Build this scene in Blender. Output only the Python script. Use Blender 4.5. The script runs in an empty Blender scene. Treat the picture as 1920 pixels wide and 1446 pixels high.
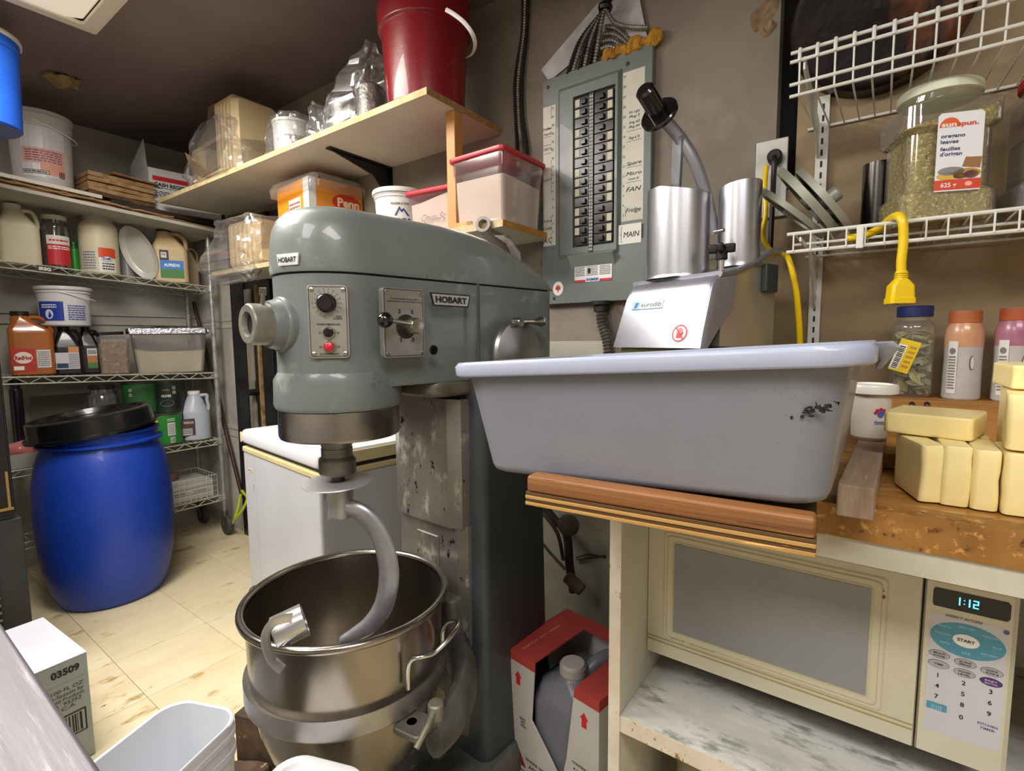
import bpy, bmesh, math, random
from mathutils import Vector, Matrix, noise
random.seed(7)
scn = bpy.context.scene
COL = scn.collection
PI = math.pi
# ---------------------------------------------------------------- camera
F, CX, CY = 950.0, 960.0, 723.0
CAM = Vector((0, 0, 1.14))
_y, _p, _r = math.radians(36), math.radians(5.3), math.radians(0.5)
FW = Vector((-math.sin(_y) * math.cos(_p), math.cos(_y) * math.cos(_p), -math.sin(_p)))
_rt = Vector((math.cos(_y), math.sin(_y), 0)); _up = _rt.cross(FW)
RT = _rt * math.cos(_r) - _up * math.sin(_r); UP = _rt * math.sin(_r) + _up * math.cos(_r)
cd = bpy.data.cameras.new('camera'); cam = bpy.data.objects.new('camera', cd); COL.objects.link(cam)
cd.sensor_width = 36; cd.sensor_fit = 'HORIZONTAL'; cd.lens = F / 1920 * 36; cd.clip_start = .02
m = Matrix.Identity(4)
for i in range(3):
    m[i][0] = RT[i]; m[i][1] = UP[i]; m[i][2] = -FW[i]; m[i][3] = CAM[i]
cam.matrix_world = m
scn.camera = cam
# ---------------------------------------------------------------- world, exposure
w = bpy.data.worlds.new('world'); scn.world = w; w.use_nodes = True
w.node_tree.nodes['Background'].inputs[0].default_value = (.8, .82, .85, 1)
w.node_tree.nodes['Background'].inputs[1].default_value = .3
scn.view_settings.view_transform = 'Standard'
scn.view_settings.look = 'None'
scn.view_settings.gamma = 1
scn.view_settings.use_curve_mapping = False
scn.view_settings.exposure = 0.32
def area(name, loc, sx, sy, power, col=(1, 1, 1), rot=(0, 0, 0)):
    l = bpy.data.lights.new(name, 'AREA'); l.shape = 'RECTANGLE'; l.size = sx; l.size_y = sy
    l.energy = power; l.color = col
    o = bpy.data.objects.new(name, l); o.location = loc; o.rotation_euler = rot; COL.objects.link(o)
    return o
area('troffer_lamp', (-1.80, .10, 2.19), .95, .95, 58, (1, .95, .88))
area('second_ceiling_lamp', (.45, -.35, 2.2), 1.1, .5, 26, (1, .97, .93))
area('third_ceiling_lamp', (-.75, -1.0, 2.2), .5, 1.1, 20, (1, .97, .95))
# ---------------------------------------------------------------- helpers: pixels of the photograph to metres
def ray(px, py): return FW + RT * ((px - CX) / F) - UP * ((py - CY) / F)
def AY(px, py, y): d = ray(px, py); return CAM + d * (y / d.y)
def AX(px, py, x): d = ray(px, py); return CAM + d * (x / d.x)
def AZ(px, py, z): d = ray(px, py); return CAM + d * ((z - CAM.z) / d.z)
def AD(px, py, dep): return CAM + ray(px, py) * dep
def zat(px, py, D): d = ray(px, py); return CAM.z + d.z * D / math.hypot(d.x, d.y)
def fit(x0, x1, yt, yb, D=None, x=None, y=None):
    """upright round thing seen between columns x0..x1 and rows yt..yb: centre, radius, bottom, top"""
    ym = (yt + yb) / 2
    a, b = ray(x0, ym), ray(x1, ym)
    a0, a1 = math.atan2(a.y, a.x), math.atan2(b.y, b.x)
    am, h = (a0 + a1) / 2, (a0 - a1) / 2
    if x is not None: D = x / math.cos(am)
    if y is not None: D = y / math.sin(am)
    r = D * math.sin(h)
    xm = (x0 + x1) / 2
    z0 = zat(xm, yb, D - r); z1 = zat(xm, yt, D - r if yt < 640 else D + r)
    return Vector((D * math.cos(am), D * math.sin(am), z0)), r, z1 - z0, am
# ---------------------------------------------------------------- helpers: geometry
def T(loc=(0, 0, 0), rz=0, rx=0, ry=0):
    return Matrix.Translation(loc) @ Matrix.Rotation(rz, 4, 'Z') @ Matrix.Rotation(ry, 4, 'Y') @ Matrix.Rotation(rx, 4, 'X')
def frame(o, z, x=None):
    z = Vector(z).normalized()
    x = Vector(x) if x else (Vector((1, 0, 0)) if abs(z.x) < .9 else Vector((0, 1, 0)))
    y = z.cross(x).normalized(); x = y.cross(z)
    return Matrix(((x.x, y.x, z.x, o[0]), (x.y, y.y, z.y, o[1]), (x.z, y.z, z.z, o[2]), (0, 0, 0, 1)))
def cr(pts, k=6, closed=False):
    pts = [Vector(p) for p in pts]; out = []; n = len(pts)
    for i in range(n if closed else n - 1):
        p0 = pts[(i - 1) % n] if (closed or i) else pts[0]
        p1, p2 = pts[i], pts[(i + 1) % n]
        p3 = pts[(i + 2) % n] if (closed or i < n - 2) else pts[-1]
        for j in range(k):
            t = j / k
            out.append(.5 * ((2 * p1) + (p2 - p0) * t + (2 * p0 - 5 * p1 + 4 * p2 - p3) * t * t + (3 * p1 - p0 - 3 * p2 + p3) * t ** 3))
    if not closed: out.append(pts[-1])
    return out
class G:
    def __init__(s, M=None): s.v, s.f, s.m, s.M = [], [], [], M
    def add(s, vs, fs, m=0, M=None):
        b = len(s.v)
        for p in vs:
            p = Vector(p)
            if M: p = M @ p
            if s.M: p = s.M @ p
            s.v.append(p)
        for f in fs: s.f.append([b + i for i in f]); s.m.append(m)
    def box(s, x0, x1, y0, y1, z0, z1, m=0, M=None):
        s.add([(x, y, z) for z in (z0, z1) for y in (y0, y1) for x in (x0, x1)],
              [(0, 2, 3, 1), (4, 5, 7, 6), (0, 1, 5, 4), (2, 6, 7, 3), (0, 4, 6, 2), (1, 3, 7, 5)], m, M)
    def loft(s, rings, m=0, cap0=True, cap1=True, M=None, closed=True):
        n = len(rings[0]); vs = [p for r in rings for p in r]; fs = []
        for i in range(len(rings) - 1):
            for j in range(n if closed else n - 1):
                k = (j + 1) % n
                fs.append((i * n + j, i * n + k, (i + 1) * n + k, (i + 1) * n + j))
        if cap0: fs.append(tuple(range(n))[::-1])
        if cap1: fs.append(tuple((len(rings) - 1) * n + j for j in range(n)))
        s.add(vs, fs, m, M)
    @staticmethod
    def ring(z, cx, cy, hx, hy, r, n=5):
        r = max(min(r, hx, hy), 1e-4); o = []
        for q, (sx, sy) in enumerate(((1, 1), (-1, 1), (-1, -1), (1, -1))):
            for i in range(n + 1):
                a = q * PI / 2 + i / n * PI / 2
                o.append((cx + sx * (hx - r) + r * math.cos(a), cy + sy * (hy - r) + r * math.sin(a), z))
        return o
    def rr(s, secs, m=0, M=None, n=5, cap0=True, cap1=True):
        s.loft([s.ring(*q, n=n) for q in secs], m, cap0, cap1, M)
    def rb(s, x0, x1, y0, y1, z0, z1, r=.005, e=.002, m=0, M=None, n=3):
        cx, cy, hx, hy = (x0 + x1) / 2, (y0 + y1) / 2, (x1 - x0) / 2, (y1 - y0) / 2
        e = min(e, hx * .9, hy * .9, (z1 - z0) * .49)
        s.rr([(z0, cx, cy, hx - e, hy - e, r - e), (z0 + e * .3, cx, cy, hx - e * .3, hy - e * .3, r), (z0 + e, cx, cy, hx, hy, r), (z1 - e, cx, cy, hx, hy, r),
              (z1 - e * .3, cx, cy, hx - e * .3, hy - e * .3, r), (z1, cx, cy, hx - e, hy - e, r - e)], m, M, n)
    def lathe(s, prof, n=32, m=0, M=None, a0=0, a1=2 * PI, caps=True):
        full = abs(a1 - a0) > 6.28
        k = n if full else n + 1
        rings = [[(max(r, 1e-5) * math.cos(a0 + (a1 - a0) * j / n), max(r, 1e-5) * math.sin(a0 + (a1 - a0) * j / n), z) for j in range(k)] for r, z in prof]
        s.loft(rings, m, caps and full and prof[0][0] > 0, caps and full and prof[-1][0] > 0, M, full)
    def cyl(s, a, b, r, n=20, m=0, r2=None, e=0):
        a, b = Vector(a), Vector(b); L = (b - a).length; r2 = r if r2 is None else r2
        pr = [(r, 0), (r2, L)] if not e else [(r - e, 0), (r, e), (r2, L - e), (r2 - e, L)]
        s.lathe(pr, n, m, frame(a, b - a))
    def tube(s, pts, r=.003, n=8, m=0, closed=False, ry=None, up=None):
        pts = [Vector(p) for p in pts]; N = len(pts)
        rs = r if isinstance(r, (list, tuple)) else [r] * N
        rings = []; prev = None
        for i, p in enumerate(pts):
            if closed: t = pts[(i + 1) % N] - pts[i - 1]
            else: t = pts[min(i + 1, N - 1)] - pts[max(i - 1, 0)]
            if t.length < 1e-9: t = Vector((0, 0, 1))
            t.normalize()
            if prev is None:
                u = Vector(up) if up else (Vector((0, 0, 1)) if abs(t.z) < .9 else Vector((1, 0, 0)))
            else: u = prev
            u = (u - t * u.dot(t)).normalized(); prev = u; v = t.cross(u)
            a = rs[i]; b = a if ry is None else (ry[i] if isinstance(ry, (list, tuple)) else ry)
            rings.append([p + u * (a * math.cos(2 * PI * j / n)) + v * (b * math.sin(2 * PI * j / n)) for j in range(n)])
        if closed: rings.append(rings[0])
        s.loft(rings, m, not closed, not closed)
    def prism(s, poly, a, b, m=0, M=None):
        n = len(poly)
        s.add([(x, y, a) for x, y in poly] + [(x, y, b) for x, y in poly],
              [tuple(range(n))[::-1], tuple(range(n, 2 * n))] + [(i, (i + 1) % n, n + (i + 1) % n, n + i) for i in range(n)], m, M)
    def ball(s, c, r, n=14, m=0, sz=1):
        s.lathe([(r * math.sin(PI * i / n), -r * sz * math.cos(PI * i / n)) for i in range(n + 1)], n * 2, m, Matrix.Translation(c))
    def crumple(s, amp, sc, seed=0, start=0, keep=None):
        o = Vector((seed * 3.1, seed * 1.7, seed * .9))
        for i in range(start, len(s.v)):
            p = s.v[i]
            if keep and keep(p): continue
            s.v[i] = p + Vector(noise.noise_vector(p * sc + o)) * amp + Vector(noise.noise_vector(p * sc * 2.7 + o)) * amp * .5
    def build(s, name, mats, parent=None, smooth=38, kind=None, label=None):
        me = bpy.data.meshes.new(name); me.from_pydata([tuple(p) for p in s.v], [], s.f)
        if not isinstance(mats, (list, tuple)): mats = [mats]
        for q in mats: me.materials.append(q)
        me.polygons.foreach_set('material_index', s.m)
        if smooth:
            me.polygons.foreach_set('use_smooth', [True] * len(me.polygons))
            bm = bmesh.new(); bm.from_mesh(me)
            bmesh.ops.recalc_face_normals(bm, faces=bm.faces)
            th = math.radians(smooth)
            for e in bm.edges:
                e.smooth = not (len(e.link_faces) == 2 and e.calc_face_angle(0) > th)
            bm.to_mesh(me); bm.free()
        me.update()
        o = bpy.data.objects.new(name, me); COL.objects.link(o)
        if parent: o.parent = parent
        if smooth and smooth > 25:
            wn = o.modifiers.new('weighted', 'WEIGHTED_NORMAL'); wn.keep_sharp = True; wn.weight = 80
        if kind: o['kind'] = kind
        if label: o['label'] = label
        return o
def tag(o, label, cat, group=None, kind=None):
    o['label'] = label; o['category'] = cat
    if group: o['group'] = group
    if kind: o['kind'] = kind
    return o
def thing(name, label, cat, loc=(0, 0, 0), rz=0, rx=0, ry=0, group=None):
    o = bpy.data.objects.new(name, None); COL.objects.link(o); o.empty_display_size = .05
    o.matrix_world = T(loc, rz, rx, ry)
    return tag(o, label, cat, group)
def struct(o): o['kind'] = 'structure'; return o
# ---------------------------------------------------------------- helpers: materials
def lin(h):
    h = h.lstrip('#'); o = []
    for i in (0, 2, 4):
        c = int(h[i:i + 2], 16) / 255; o.append(c / 12.92 if c <= .04045 else ((c + .055) / 1.055) ** 2.4)
    return (*o, 1)
_mc = {}
def mat(hx, rough=.5, metal=0, var=None, spots=None, bump=None, coat=0, emis=0, stretch=None, sss=0, key='', spec=.5, rnd=0):
    """var=(hex, scale, amount)  spots=(hex, scale, threshold[, soft])  bump=(scale, strength)"""
    k = str((hx, rough, metal, var, spots, bump, coat, emis, stretch, sss, key, spec, rnd))
    if k in _mc: return _mc[k]
    M = bpy.data.materials.new('surface_' + hx.strip('#')); M.use_nodes = True; nt = M.node_tree; N = nt.nodes; L = nt.links
    b = N['Principled BSDF']; b.inputs['Roughness'].default_value = rough; b.inputs['Metallic'].default_value = metal
    b.inputs['Base Color'].default_value = lin(hx); b.inputs['Coat Weight'].default_value = coat
    b.inputs['Specular IOR Level'].default_value = spec
    if sss:
        b.inputs['Subsurface Weight'].default_value = sss; b.inputs['Subsurface Scale'].default_value = .01
    if emis:
        b.inputs['Emission Color'].default_value = lin(hx); b.inputs['Emission Strength'].default_value = emis
    tc = N.new('ShaderNodeTexCoord'); mp = N.new('ShaderNodeMapping'); L.new(tc.outputs['Object'], mp.inputs[0])
    if stretch: mp.inputs['Scale'].default_value = stretch
    if rnd:  # a different stretch of grain for each tile or strip
        oi0 = N.new('ShaderNodeObjectInfo'); ml = N.new('ShaderNodeMath'); ml.operation = 'MULTIPLY'; ml.inputs[1].default_value = 40
        cx_ = N.new('ShaderNodeCombineXYZ'); L.new(oi0.outputs['Random'], ml.inputs[0]); L.new(ml.outputs[0], cx_.inputs[0]); L.new(ml.outputs[0], cx_.inputs[2]); L.new(cx_.outputs[0], mp.inputs['Location'])
    cur = None
    def nz(scale, det=4, rg=.6):
        n = N.new('ShaderNodeTexNoise'); n.inputs['Scale'].default_value = scale; n.inputs['Detail'].default_value = det
        n.inputs['Roughness'].default_value = rg; L.new(mp.outputs[0], n.inputs['Vector']); return n
    if var:
        n = nz(var[1]); r = N.new('ShaderNodeMapRange'); r.inputs[1].default_value = .35; r.inputs[2].default_value = .65
        r.inputs[4].default_value = var[2]; L.new(n.outputs[0], r.inputs[0])
        mx = N.new('ShaderNodeMix'); mx.data_type = 'RGBA'; L.new(r.outputs[0], mx.inputs[0])
        mx.inputs[6].default_value = lin(hx); mx.inputs[7].default_value = lin(var[0]); cur = mx.outputs[2]
    if rnd:
        oi = N.new('ShaderNodeObjectInfo'); r = N.new('ShaderNodeMapRange'); r.inputs[3].default_value = 1 - rnd; r.inputs[4].default_value = 1 + rnd * .5
        L.new(oi.outputs['Random'], r.inputs[0])
        hs = N.new('ShaderNodeHueSaturation'); L.new(r.outputs[0], hs.inputs['Value'])
        if cur: L.new(cur, hs.inputs['Color'])
        else: hs.inputs['Color'].default_value = lin(hx)
        cur = hs.outputs[0]
    sp = spots if isinstance(spots, list) else ([spots] if spots else [])
    for q in sp:
        n = nz(q[1], 5, .7); r = N.new('ShaderNodeMapRange'); r.inputs[1].default_value = q[2]
        r.inputs[2].default_value = q[2] + (q[3] if len(q) > 3 else .03); L.new(n.outputs[0], r.inputs[0])
        mx = N.new('ShaderNodeMix'); mx.data_type = 'RGBA'; L.new(r.outputs[0], mx.inputs[0])
        if cur: L.new(cur, mx.inputs[6])
        else: mx.inputs[6].default_value = lin(hx)
        mx.inputs[7].default_value = lin(q[0]); cur = mx.outputs[2]
    if cur: L.new(cur, b.inputs['Base Color'])
    if metal or var:
        n = nz((var[1] if var else 6) * 1.7); r = N.new('ShaderNodeMapRange')
        r.inputs[3].default_value = max(rough - .12, .03); r.inputs[4].default_value = min(rough + .15, 1)
        L.new(n.outputs[0], r.inputs[0]); L.new(r.outputs[0], b.inputs['Roughness'])
    if bump:
        n = nz(bump[0], 4); bp = N.new('ShaderNodeBump'); bp.inputs['Strength'].default_value = bump[1]; bp.inputs['Distance'].default_value = .004
        L.new(n.outputs[0], bp.inputs['Height']); L.new(bp.outputs[0], b.inputs['Normal'])
    _mc[k] = M; return M
def film(tint='ffffff', fac=.1, dif=.06, rough=.08, key='', bump=None):
    k = ('film', tint, fac, dif, rough, key)
    if k in _mc: return _mc[k]
    M = bpy.data.materials.new('clear_plastic'); M.use_nodes = True; nt = M.node_tree; N = nt.nodes; L = nt.links
    N.remove(N['Principled BSDF']); out = N['Material Output']
    t = N.new('ShaderNodeBsdfTransparent'); t.inputs[0].default_value = lin(tint)
    g = N.new('ShaderNodeBsdfGlossy'); g.inputs['Roughness'].default_value = rough
    d = N.new('ShaderNodeBsdfDiffuse'); d.inputs[0].default_value = (.9, .9, .92, 1)
    lw = N.new('ShaderNodeLayerWeight'); lw.inputs[0].default_value = .35
    r = N.new('ShaderNodeMapRange'); r.inputs[3].default_value = fac; r.inputs[4].default_value = min(1, fac + .45); L.new(lw.outputs['Facing'], r.inputs[0])
    m1 = N.new('ShaderNodeMixShader'); m1.inputs[0].default_value = dif; L.new(t.outputs[0], m1.inputs[1]); L.new(d.outputs[0], m1.inputs[2])
    m2 = N.new('ShaderNodeMixShader'); L.new(r.outputs[0], m2.inputs[0]); L.new(m1.outputs[0], m2.inputs[1]); L.new(g.outputs[0], m2.inputs[2])
    if bump:
        n = N.new('ShaderNodeTexNoise'); n.inputs['Scale'].default_value = bump[0]; bp = N.new('ShaderNodeBump'); bp.inputs['Strength'].default_value = bump[1]
        tc = N.new('ShaderNodeTexCoord'); L.new(tc.outputs['Object'], n.inputs['Vector']); bp.inputs['Distance'].default_value = .01
        L.new(n.outputs[0], bp.inputs['Height']); L.new(bp.outputs[0], g.inputs['Normal'])
    L.new(m2.outputs[0], out.inputs[0]); _mc[k] = M; return M
# ---------------------------------------------------------------- helpers: flat print (labels, lettering)
_tc = {}
def glyphs(s, bold=0, shear=0):
    k = (s, bold, shear)
    if k not in _tc:
        c = bpy.data.curves.new('lettering', 'FONT'); c.body = s; c.size = 1; c.offset = bold; c.shear = shear; c.resolution_u = 3
        o = bpy.data.objects.new('lettering', c); COL.objects.link(o)
        dg = bpy.context.evaluated_depsgraph_get(); me = bpy.data.meshes.new_from_object(o.evaluated_get(dg))
        vs = [(v.co.x, v.co.y) for v in me.vertices]; fs = [tuple(p.vertices) for p in me.polygons]
        bpy.data.objects.remove(o); bpy.data.meshes.remove(me); bpy.data.curves.remove(c)
        xs = [v[0] for v in vs] or [0, 1]; ys = [v[1] for v in vs] or [0, 1]
        _tc[k] = (vs, fs, min(xs), max(xs), min(ys), max(ys))
    return _tc[k]
class Print:
    """flat graphics in (u, v) metres, later laid on a surface by a mapping; u to the right, v up"""
    def __init__(s): s.q = []; s.mats = []
    def mi(s, m):
        if m not in s.mats: s.mats.append(m)
        return s.mats.index(m)
    def poly(s, pts, m, l=1): s.q.append((pts, [tuple(range(len(pts)))], l, s.mi(m))); return s
    def rect(s, u0, v0, u1, v1, m, l=0, n=1):
        vs = []; fs = []
        for i in range(n + 1): u = u0 + (u1 - u0) * i / n; vs += [(u, v0), (u, v1)]
        for i in range(n): fs.append((2 * i, 2 * i + 2, 2 * i + 3, 2 * i + 1))
        s.q.append((vs, fs, l, s.mi(m))); return s
    def disc(s, u, v, ru, rv, m, l=1, n=24, ring=0):
        if not ring: return s.poly([(u + ru * math.cos(2 * PI * i / n), v + rv * math.sin(2 * PI * i / n)) for i in range(n)], m, l)
        vs = []
        for i in range(n):
            a = 2 * PI * i / n; vs += [(u + ru * math.cos(a), v + rv * math.sin(a)), (u + (ru - ring) * math.cos(a), v + (rv - ring) * math.sin(a))]
        s.q.append((vs, [(2 * i, (2 * i + 2) % (2 * n), (2 * i + 3) % (2 * n), 2 * i + 1) for i in range(n)], l, s.mi(m))); return s
    def text(s, t, u, v, h, m, w=None, l=2, bold=.02, shear=0, al='c', rot=0):
        vs, fs, x0, x1, y0, y1 = glyphs(t, bold, shear)
        k = h / .72; kx = k if w is None else w / (x1 - x0); W = (x1 - x0) * kx
        ou = u - (W / 2 if al == 'c' else 0)
        pts = [((a - x0) * kx, b * k) for a, b in vs]
        if rot:
            c, q = math.cos(rot), math.sin(rot); pts = [(a * c - b * q, a * q + b * c) for a, b in pts]
        s.q.append(([(ou + a, v + b) for a, b in pts], fs, l, s.mi(m))); return s
    def bars(s, u0, v0, u1, v1, m, rows=4, l=2, fill=.5):
        """rows of print too small to read"""
        h = (v1 - v0) / rows
        for i in range(rows):
            u = u0; vv = v1 - h * (i + .5)
            while u < u1 - .001:
                ww = random.uniform(.06, .2) * (u1 - u0); e = min(u + ww, u1)
                s.rect(u, vv - h * fill / 2, e, vv + h * fill / 2, m, l); u = e + .03 * (u1 - u0)
            if i == rows - 1: break
        return s
    def barcode(s, u0, v0, u1, v1, m, l=2):
        u = u0
        while u < u1: e = u + random.choice((1, 1, 2, 3)) * (u1 - u0) / 40; s.rect(u, v0, min(e, u1), v1, m, l); u = e + random.choice((1, 2)) * (u1 - u0) / 40
        return s
    def build(s, name, f, parent, eps=.0004, label=None):
        g = G()
        for vs, fs, l, mi in s.q: g.add([f(u, v, eps * (l + 1)) for u, v in vs], fs, mi)
        o = g.build(name, s.mats, parent, smooth=0, label=label)
        return o
def flat(o, U, V, off=0):
    o, U, V = Vector(o), Vector(U).normalized(), Vector(V).normalized(); N = U.cross(V)
    return lambda u, v, n: o + U * u + V * v + N * (n + off)
def wrap(R, az=-PI / 2, z0=0, cx=0, cy=0, R1=None, H=1):
    def f(u, v, n):
        r = R if R1 is None else R + (R1 - R) * v / H
        a = az + u / ((R + (R1 or R)) / 2)
        return Vector((cx + (r + n) * math.cos(a), cy + (r + n) * math.sin(a), z0 + v))
    return f
# common surfaces
INK = mat('1c1c1e', .7); PAPER = mat('e8e6e0', .7); WHITE = mat('f0efec', .45); RED = mat('c8242b', .5); BLUE = mat('2350a8', .5)
GREEN = mat('2f7d2c', .5); YELLOW = mat('e8c81e', .5); BLACKP = mat('131315', .35, bump=(60, .1)); STEEL = mat('b9b6b0', .28, 1, var=('8f8b84', 9, .6))
CHROME = mat('d6d6d6', .16, 1); DKSTEEL = mat('6e6c69', .4, 1, var=('3f3d3b', 14, .7)); GREYINK = mat('77777a', .7); ORANGE = mat('e06a1e', .5)
CLEAR = film(fac=.07, dif=.05); BAG = film(fac=.17, dif=.08, rough=.12, key='bag'); MILKY = mat('ded9d0', .45, var=('cfcac2', 5, .5))
# ================================================================ the room
XL, YB, ZC, XR, YF = -3.48, 1.45, 2.28, 1.7, -1.8
plaster = mat('8c8274', .75, var=('6a6155', 2.2, .8), spots=('9d9384', 4, .56, .25), bump=(40, .15))
plaster_low = mat('b9b4a6', .7, var=('96907f', 3, .7), spots=('6b5b40', 9, .70, .05), bump=(40, .12))
tan = mat('a08c6c', .7, var=('7c6a50', 2.6, .9), spots=[('b09d7e', 5, .58, .25), ('5e4a30', 9, .66, .12)], bump=(22, .35))
dirtywhite = mat('bdb9b0', .65, var=('959188', 2.5, .8), spots=('4a4238', 16, .68, .04), bump=(30, .15))
ceilm = mat('83736e', .55, var=('6a5b57', 1.3, .8), bump=(60, .08))
black = mat('0d0d0f', .35, var=('1b1b1e', 8, .7), bump=(15, .2))
# floor with its tiles one by one
g = G(); g.box(XL - .1, XR, YF, YB + .1, -.06, -.004); floor = struct(g.build('floor', mat('7a6340', .9)))
tilem = mat('d8cbab', .42, var=('c8b68c', 6, .7), spots=[('a98e5a', 13, .58, .10), ('6e5430', 50, .68, .04)], rnd=.012, coat=.1, stretch=(1, .45, 1))
P_ = .3065; tm = None
for i in range(-6, 11):
    for j in range(-7, 4):
        x0 = -1.857 + i * P_; y0 = .545 + j * P_
        x1, y1 = x0 + P_, y0 + P_
        if x1 < XL or x0 > XR or y0 > YB or y1 < YF: continue
        if tm is None:
            g = G(); g.rb(.0007, P_ - .0007, .0007, P_ - .0007, -.004, 0, .0006, .0004, n=1)
            o = g.build('floor_tile', tilem, floor, 0); tm = o.data
        else:
            o = bpy.data.objects.new('floor_tile', tm); COL.objects.link(o); o.parent = floor
        o.location = (x0, y0, 0)
g = G(); g.box(XL - .1, XR, YF, YB + .1, ZC, ZC + .06); struct(g.build('ceiling', ceilm))
# back wall: painted board on the left, a black gap, tan plaster on the right
wb = G()
wb.box(XL, -.235, YB, YB + .1, 1.13, ZC, 0); wb.box(XL, -.235, YB - .003, YB + .1, .93, 1.13, 1); wb.box(XL, -.235, YB - .003, YB + .1, 0, .93, 4)  # lowest band: shade under the tub put into a darker plaster colour
wb.box(-.235, -.19, YB + .05, YB + .1, 0, ZC, 2); wb.box(-.19, XR, YB, YB + .1, 0, ZC, 3)
wb.box(-.235, -.19, YB, YB + .06, 0, 1.50, 3)
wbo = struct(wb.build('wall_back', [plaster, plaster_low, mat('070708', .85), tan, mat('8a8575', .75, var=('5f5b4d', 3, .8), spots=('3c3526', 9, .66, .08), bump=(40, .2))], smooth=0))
g = G(); g.box(XL - .1, XL, YF, YB + .1, 0, ZC); wl = struct(g.build('wall_left', dirtywhite, smooth=0))
g = G(); g.box(XR, XR + .1, YF, YB + .1, 0, ZC); struct(g.build('wall_right', mat('b5aea2', .7), smooth=0))
g = G(); g.box(XL, XR, YF - .1, YF, 0, ZC); struct(g.build('wall_front', mat('b5aea2', .7), smooth=0))
# mouldings low on the left wall and on the pier beside the black doorway
for i, z in enumerate((1.285, 1.235)):
    g = G(); g.box(XL, XL + .012, -.2, YB, z, z + .014); struct(g.build('trim_%d' % (i + 1), dirtywhite))
for i, (z, h) in enumerate(((1.255, .016), (1.215, .02), (.62, .02), (.575, .015))):
    g = G(); g.box(XL, -3.02, YB - .018, YB - .003, z, z + h); struct(g.build('trim_%d' % (i + 3), mat('bdb9b0', .6, var=('8e8a80', 6, .7))))
g = G()
pts = [(-3.03, 0)]; z = 0
random.seed(3)
while z < 1.78: pts.append((-3.015 + random.uniform(-.012, .014), z)); z += random.uniform(.03, .09)
pts += [(-3.015, 1.8), (-3.46, 1.8), (-3.46, 0)]
g.prism([(a, b) for a, b in pts], 0, .01, 0, Matrix(((1, 0, 0, 0), (0, 0, -1, YB - .004), (0, 1, 0, 0), (0, 0, 0, 1))))
struct(g.build('trim_7', mat('c2beb4', .6, var=('9a958a', 4, .8), spots=('4a4036', 18, .70, .03)), smooth=0))
# black painted door behind mixer
d = thing('door_1', 'tall black painted door at the far end beyond the white freezer', 'door', (-2.46, YB, 0)); del d['category']; d['kind'] = 'structure'
g = G(); g.rb(-.54, .62, -.022, -.004, 0, 1.80, .003, .002); g.rb(-.54, -.40, -.034, -.02, 0, 1.80, .003, .002); g.rb(-.22, -.12, -.034, -.02, 0, 1.80, .003, .002); g.build('door_leaf', black, d)
bei = mat('8d8577', .6, var=('57503f', 12, .7))
g = G(); g.rb(-.385, -.325, -.035, -.022, .55, 1.42, .002, .001); g.rb(-.37, -.315, -.035, -.022, 0, .5, .002, .001); g.build('weather_strip', bei, d)
g = G(); g.rb(-.262, -.245, -.04, -.022, .25, 1.44, .002, .001); g.build('edge_strip', mat('a88c58', .6, var=('3c3022', 14, .8)), d)
g = G(); g.cyl((-.30, -.03, .86), (-.30, -.08, .86), .018, 12); g.rb(-.33, -.27, -.028, -.022, .80, .92, .01, .002); g.build('door_latch', black, d)
# ceiling fixture (lamp sits under its lens)
t = thing('ceiling_light', 'cream framed fluorescent ceiling light in the top left corner', 'ceiling light', (-1.75, .08, ZC))
frm = mat('e9e0cc', .5, var=('cfc3a8', 3, .6)); lens = mat('f3e9d2', .5, emis=.35)
g = G(); g.rr([(0, 0, 0, .62, .62, .01), (-.025, 0, 0, .62, .62, .01), (-.032, 0, 0, .605, .605, .01), (-.032, 0, 0, .57, .57, .01), (-.02, 0, 0, .57, .57, .01)], cap0=False, cap1=False); g.build('light_frame', frm, t)
g = G(); g.rr([(-.012, 0, 0, .57, .57, .01), (-.045, 0, 0, .53, .53, .03), (-.06, 0, 0, .44, .44, .05)], cap0=False); g.build('light_lens', lens, t)
# flaking plaster under the ceiling
g = G(); c0 = AZ(112, 150, 2.262)
g.lathe([(.001, -.03), (.03, -.02), (.045, 0), (.04, .018)], 18, 0, T(c0)); g.lathe([(.001, -.02), (.02, -.012), (.025, .018)], 14, 0, T(c0 + Vector((.01, .05, 0))))
g.crumple(.02, 30, 4); o = g.build('ceiling_patch', mat('a08a5c', .9, var=('6a5838', 20, .8), bump=(50, .6)), smooth=20)
tag(o, 'lump of yellowed flaking plaster hanging from the dark ceiling at upper left', 'plaster')
# ================================================================ shelves on the left
mel = mat('cfc6b4', .5, var=('b5ab98', 2.4, .7), spots=('8e8064', 12, .70, .06)); chip = mat('b08c56', .85, var=('8a6a3c', 60, .8), bump=(120, .5))
def board(nm, lab, x0, x1, y0, y1, z0, z1, m=None, edge=None, parent=None):
    g = G(); g.box(x0, x1, y0, y1, z0, z1)
    e = .003
    if edge: g.box(x1 - e + .0035, x1 + .0005 + e - .003, y0, y1, z0 + .0005, z1 - .0005, 1); g.box(x0, x1, y0 - .0006, y0 + .001, z0 + .0005, z1 - .0005, 1)
    o = g.build(nm, [m or mel, edge or chip], parent, smooth=0)
    if not parent: tag(o, lab, 'shelf')
    return o
ts = thing('wall_shelf', 'long cream melamine shelf under the ceiling carrying the red bucket', 'shelf', (0, 0, 0))
g = G(); g.box(-3.0, -1.088, 1.095, YB - .001, 1.84, 1.86); g.build('shelf_board', mel, ts, 0)
g = G(); g.box(-3.0, -1.088, 1.0925, 1.095, 1.84, 1.86); g.box(-3.0, -1.088, 1.0935, 1.096, 1.8600, 1.8603); g.build('edge_band', mat('d8c79c', .7, var=('b39a5c', 25, .7)), ts, 0)
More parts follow.
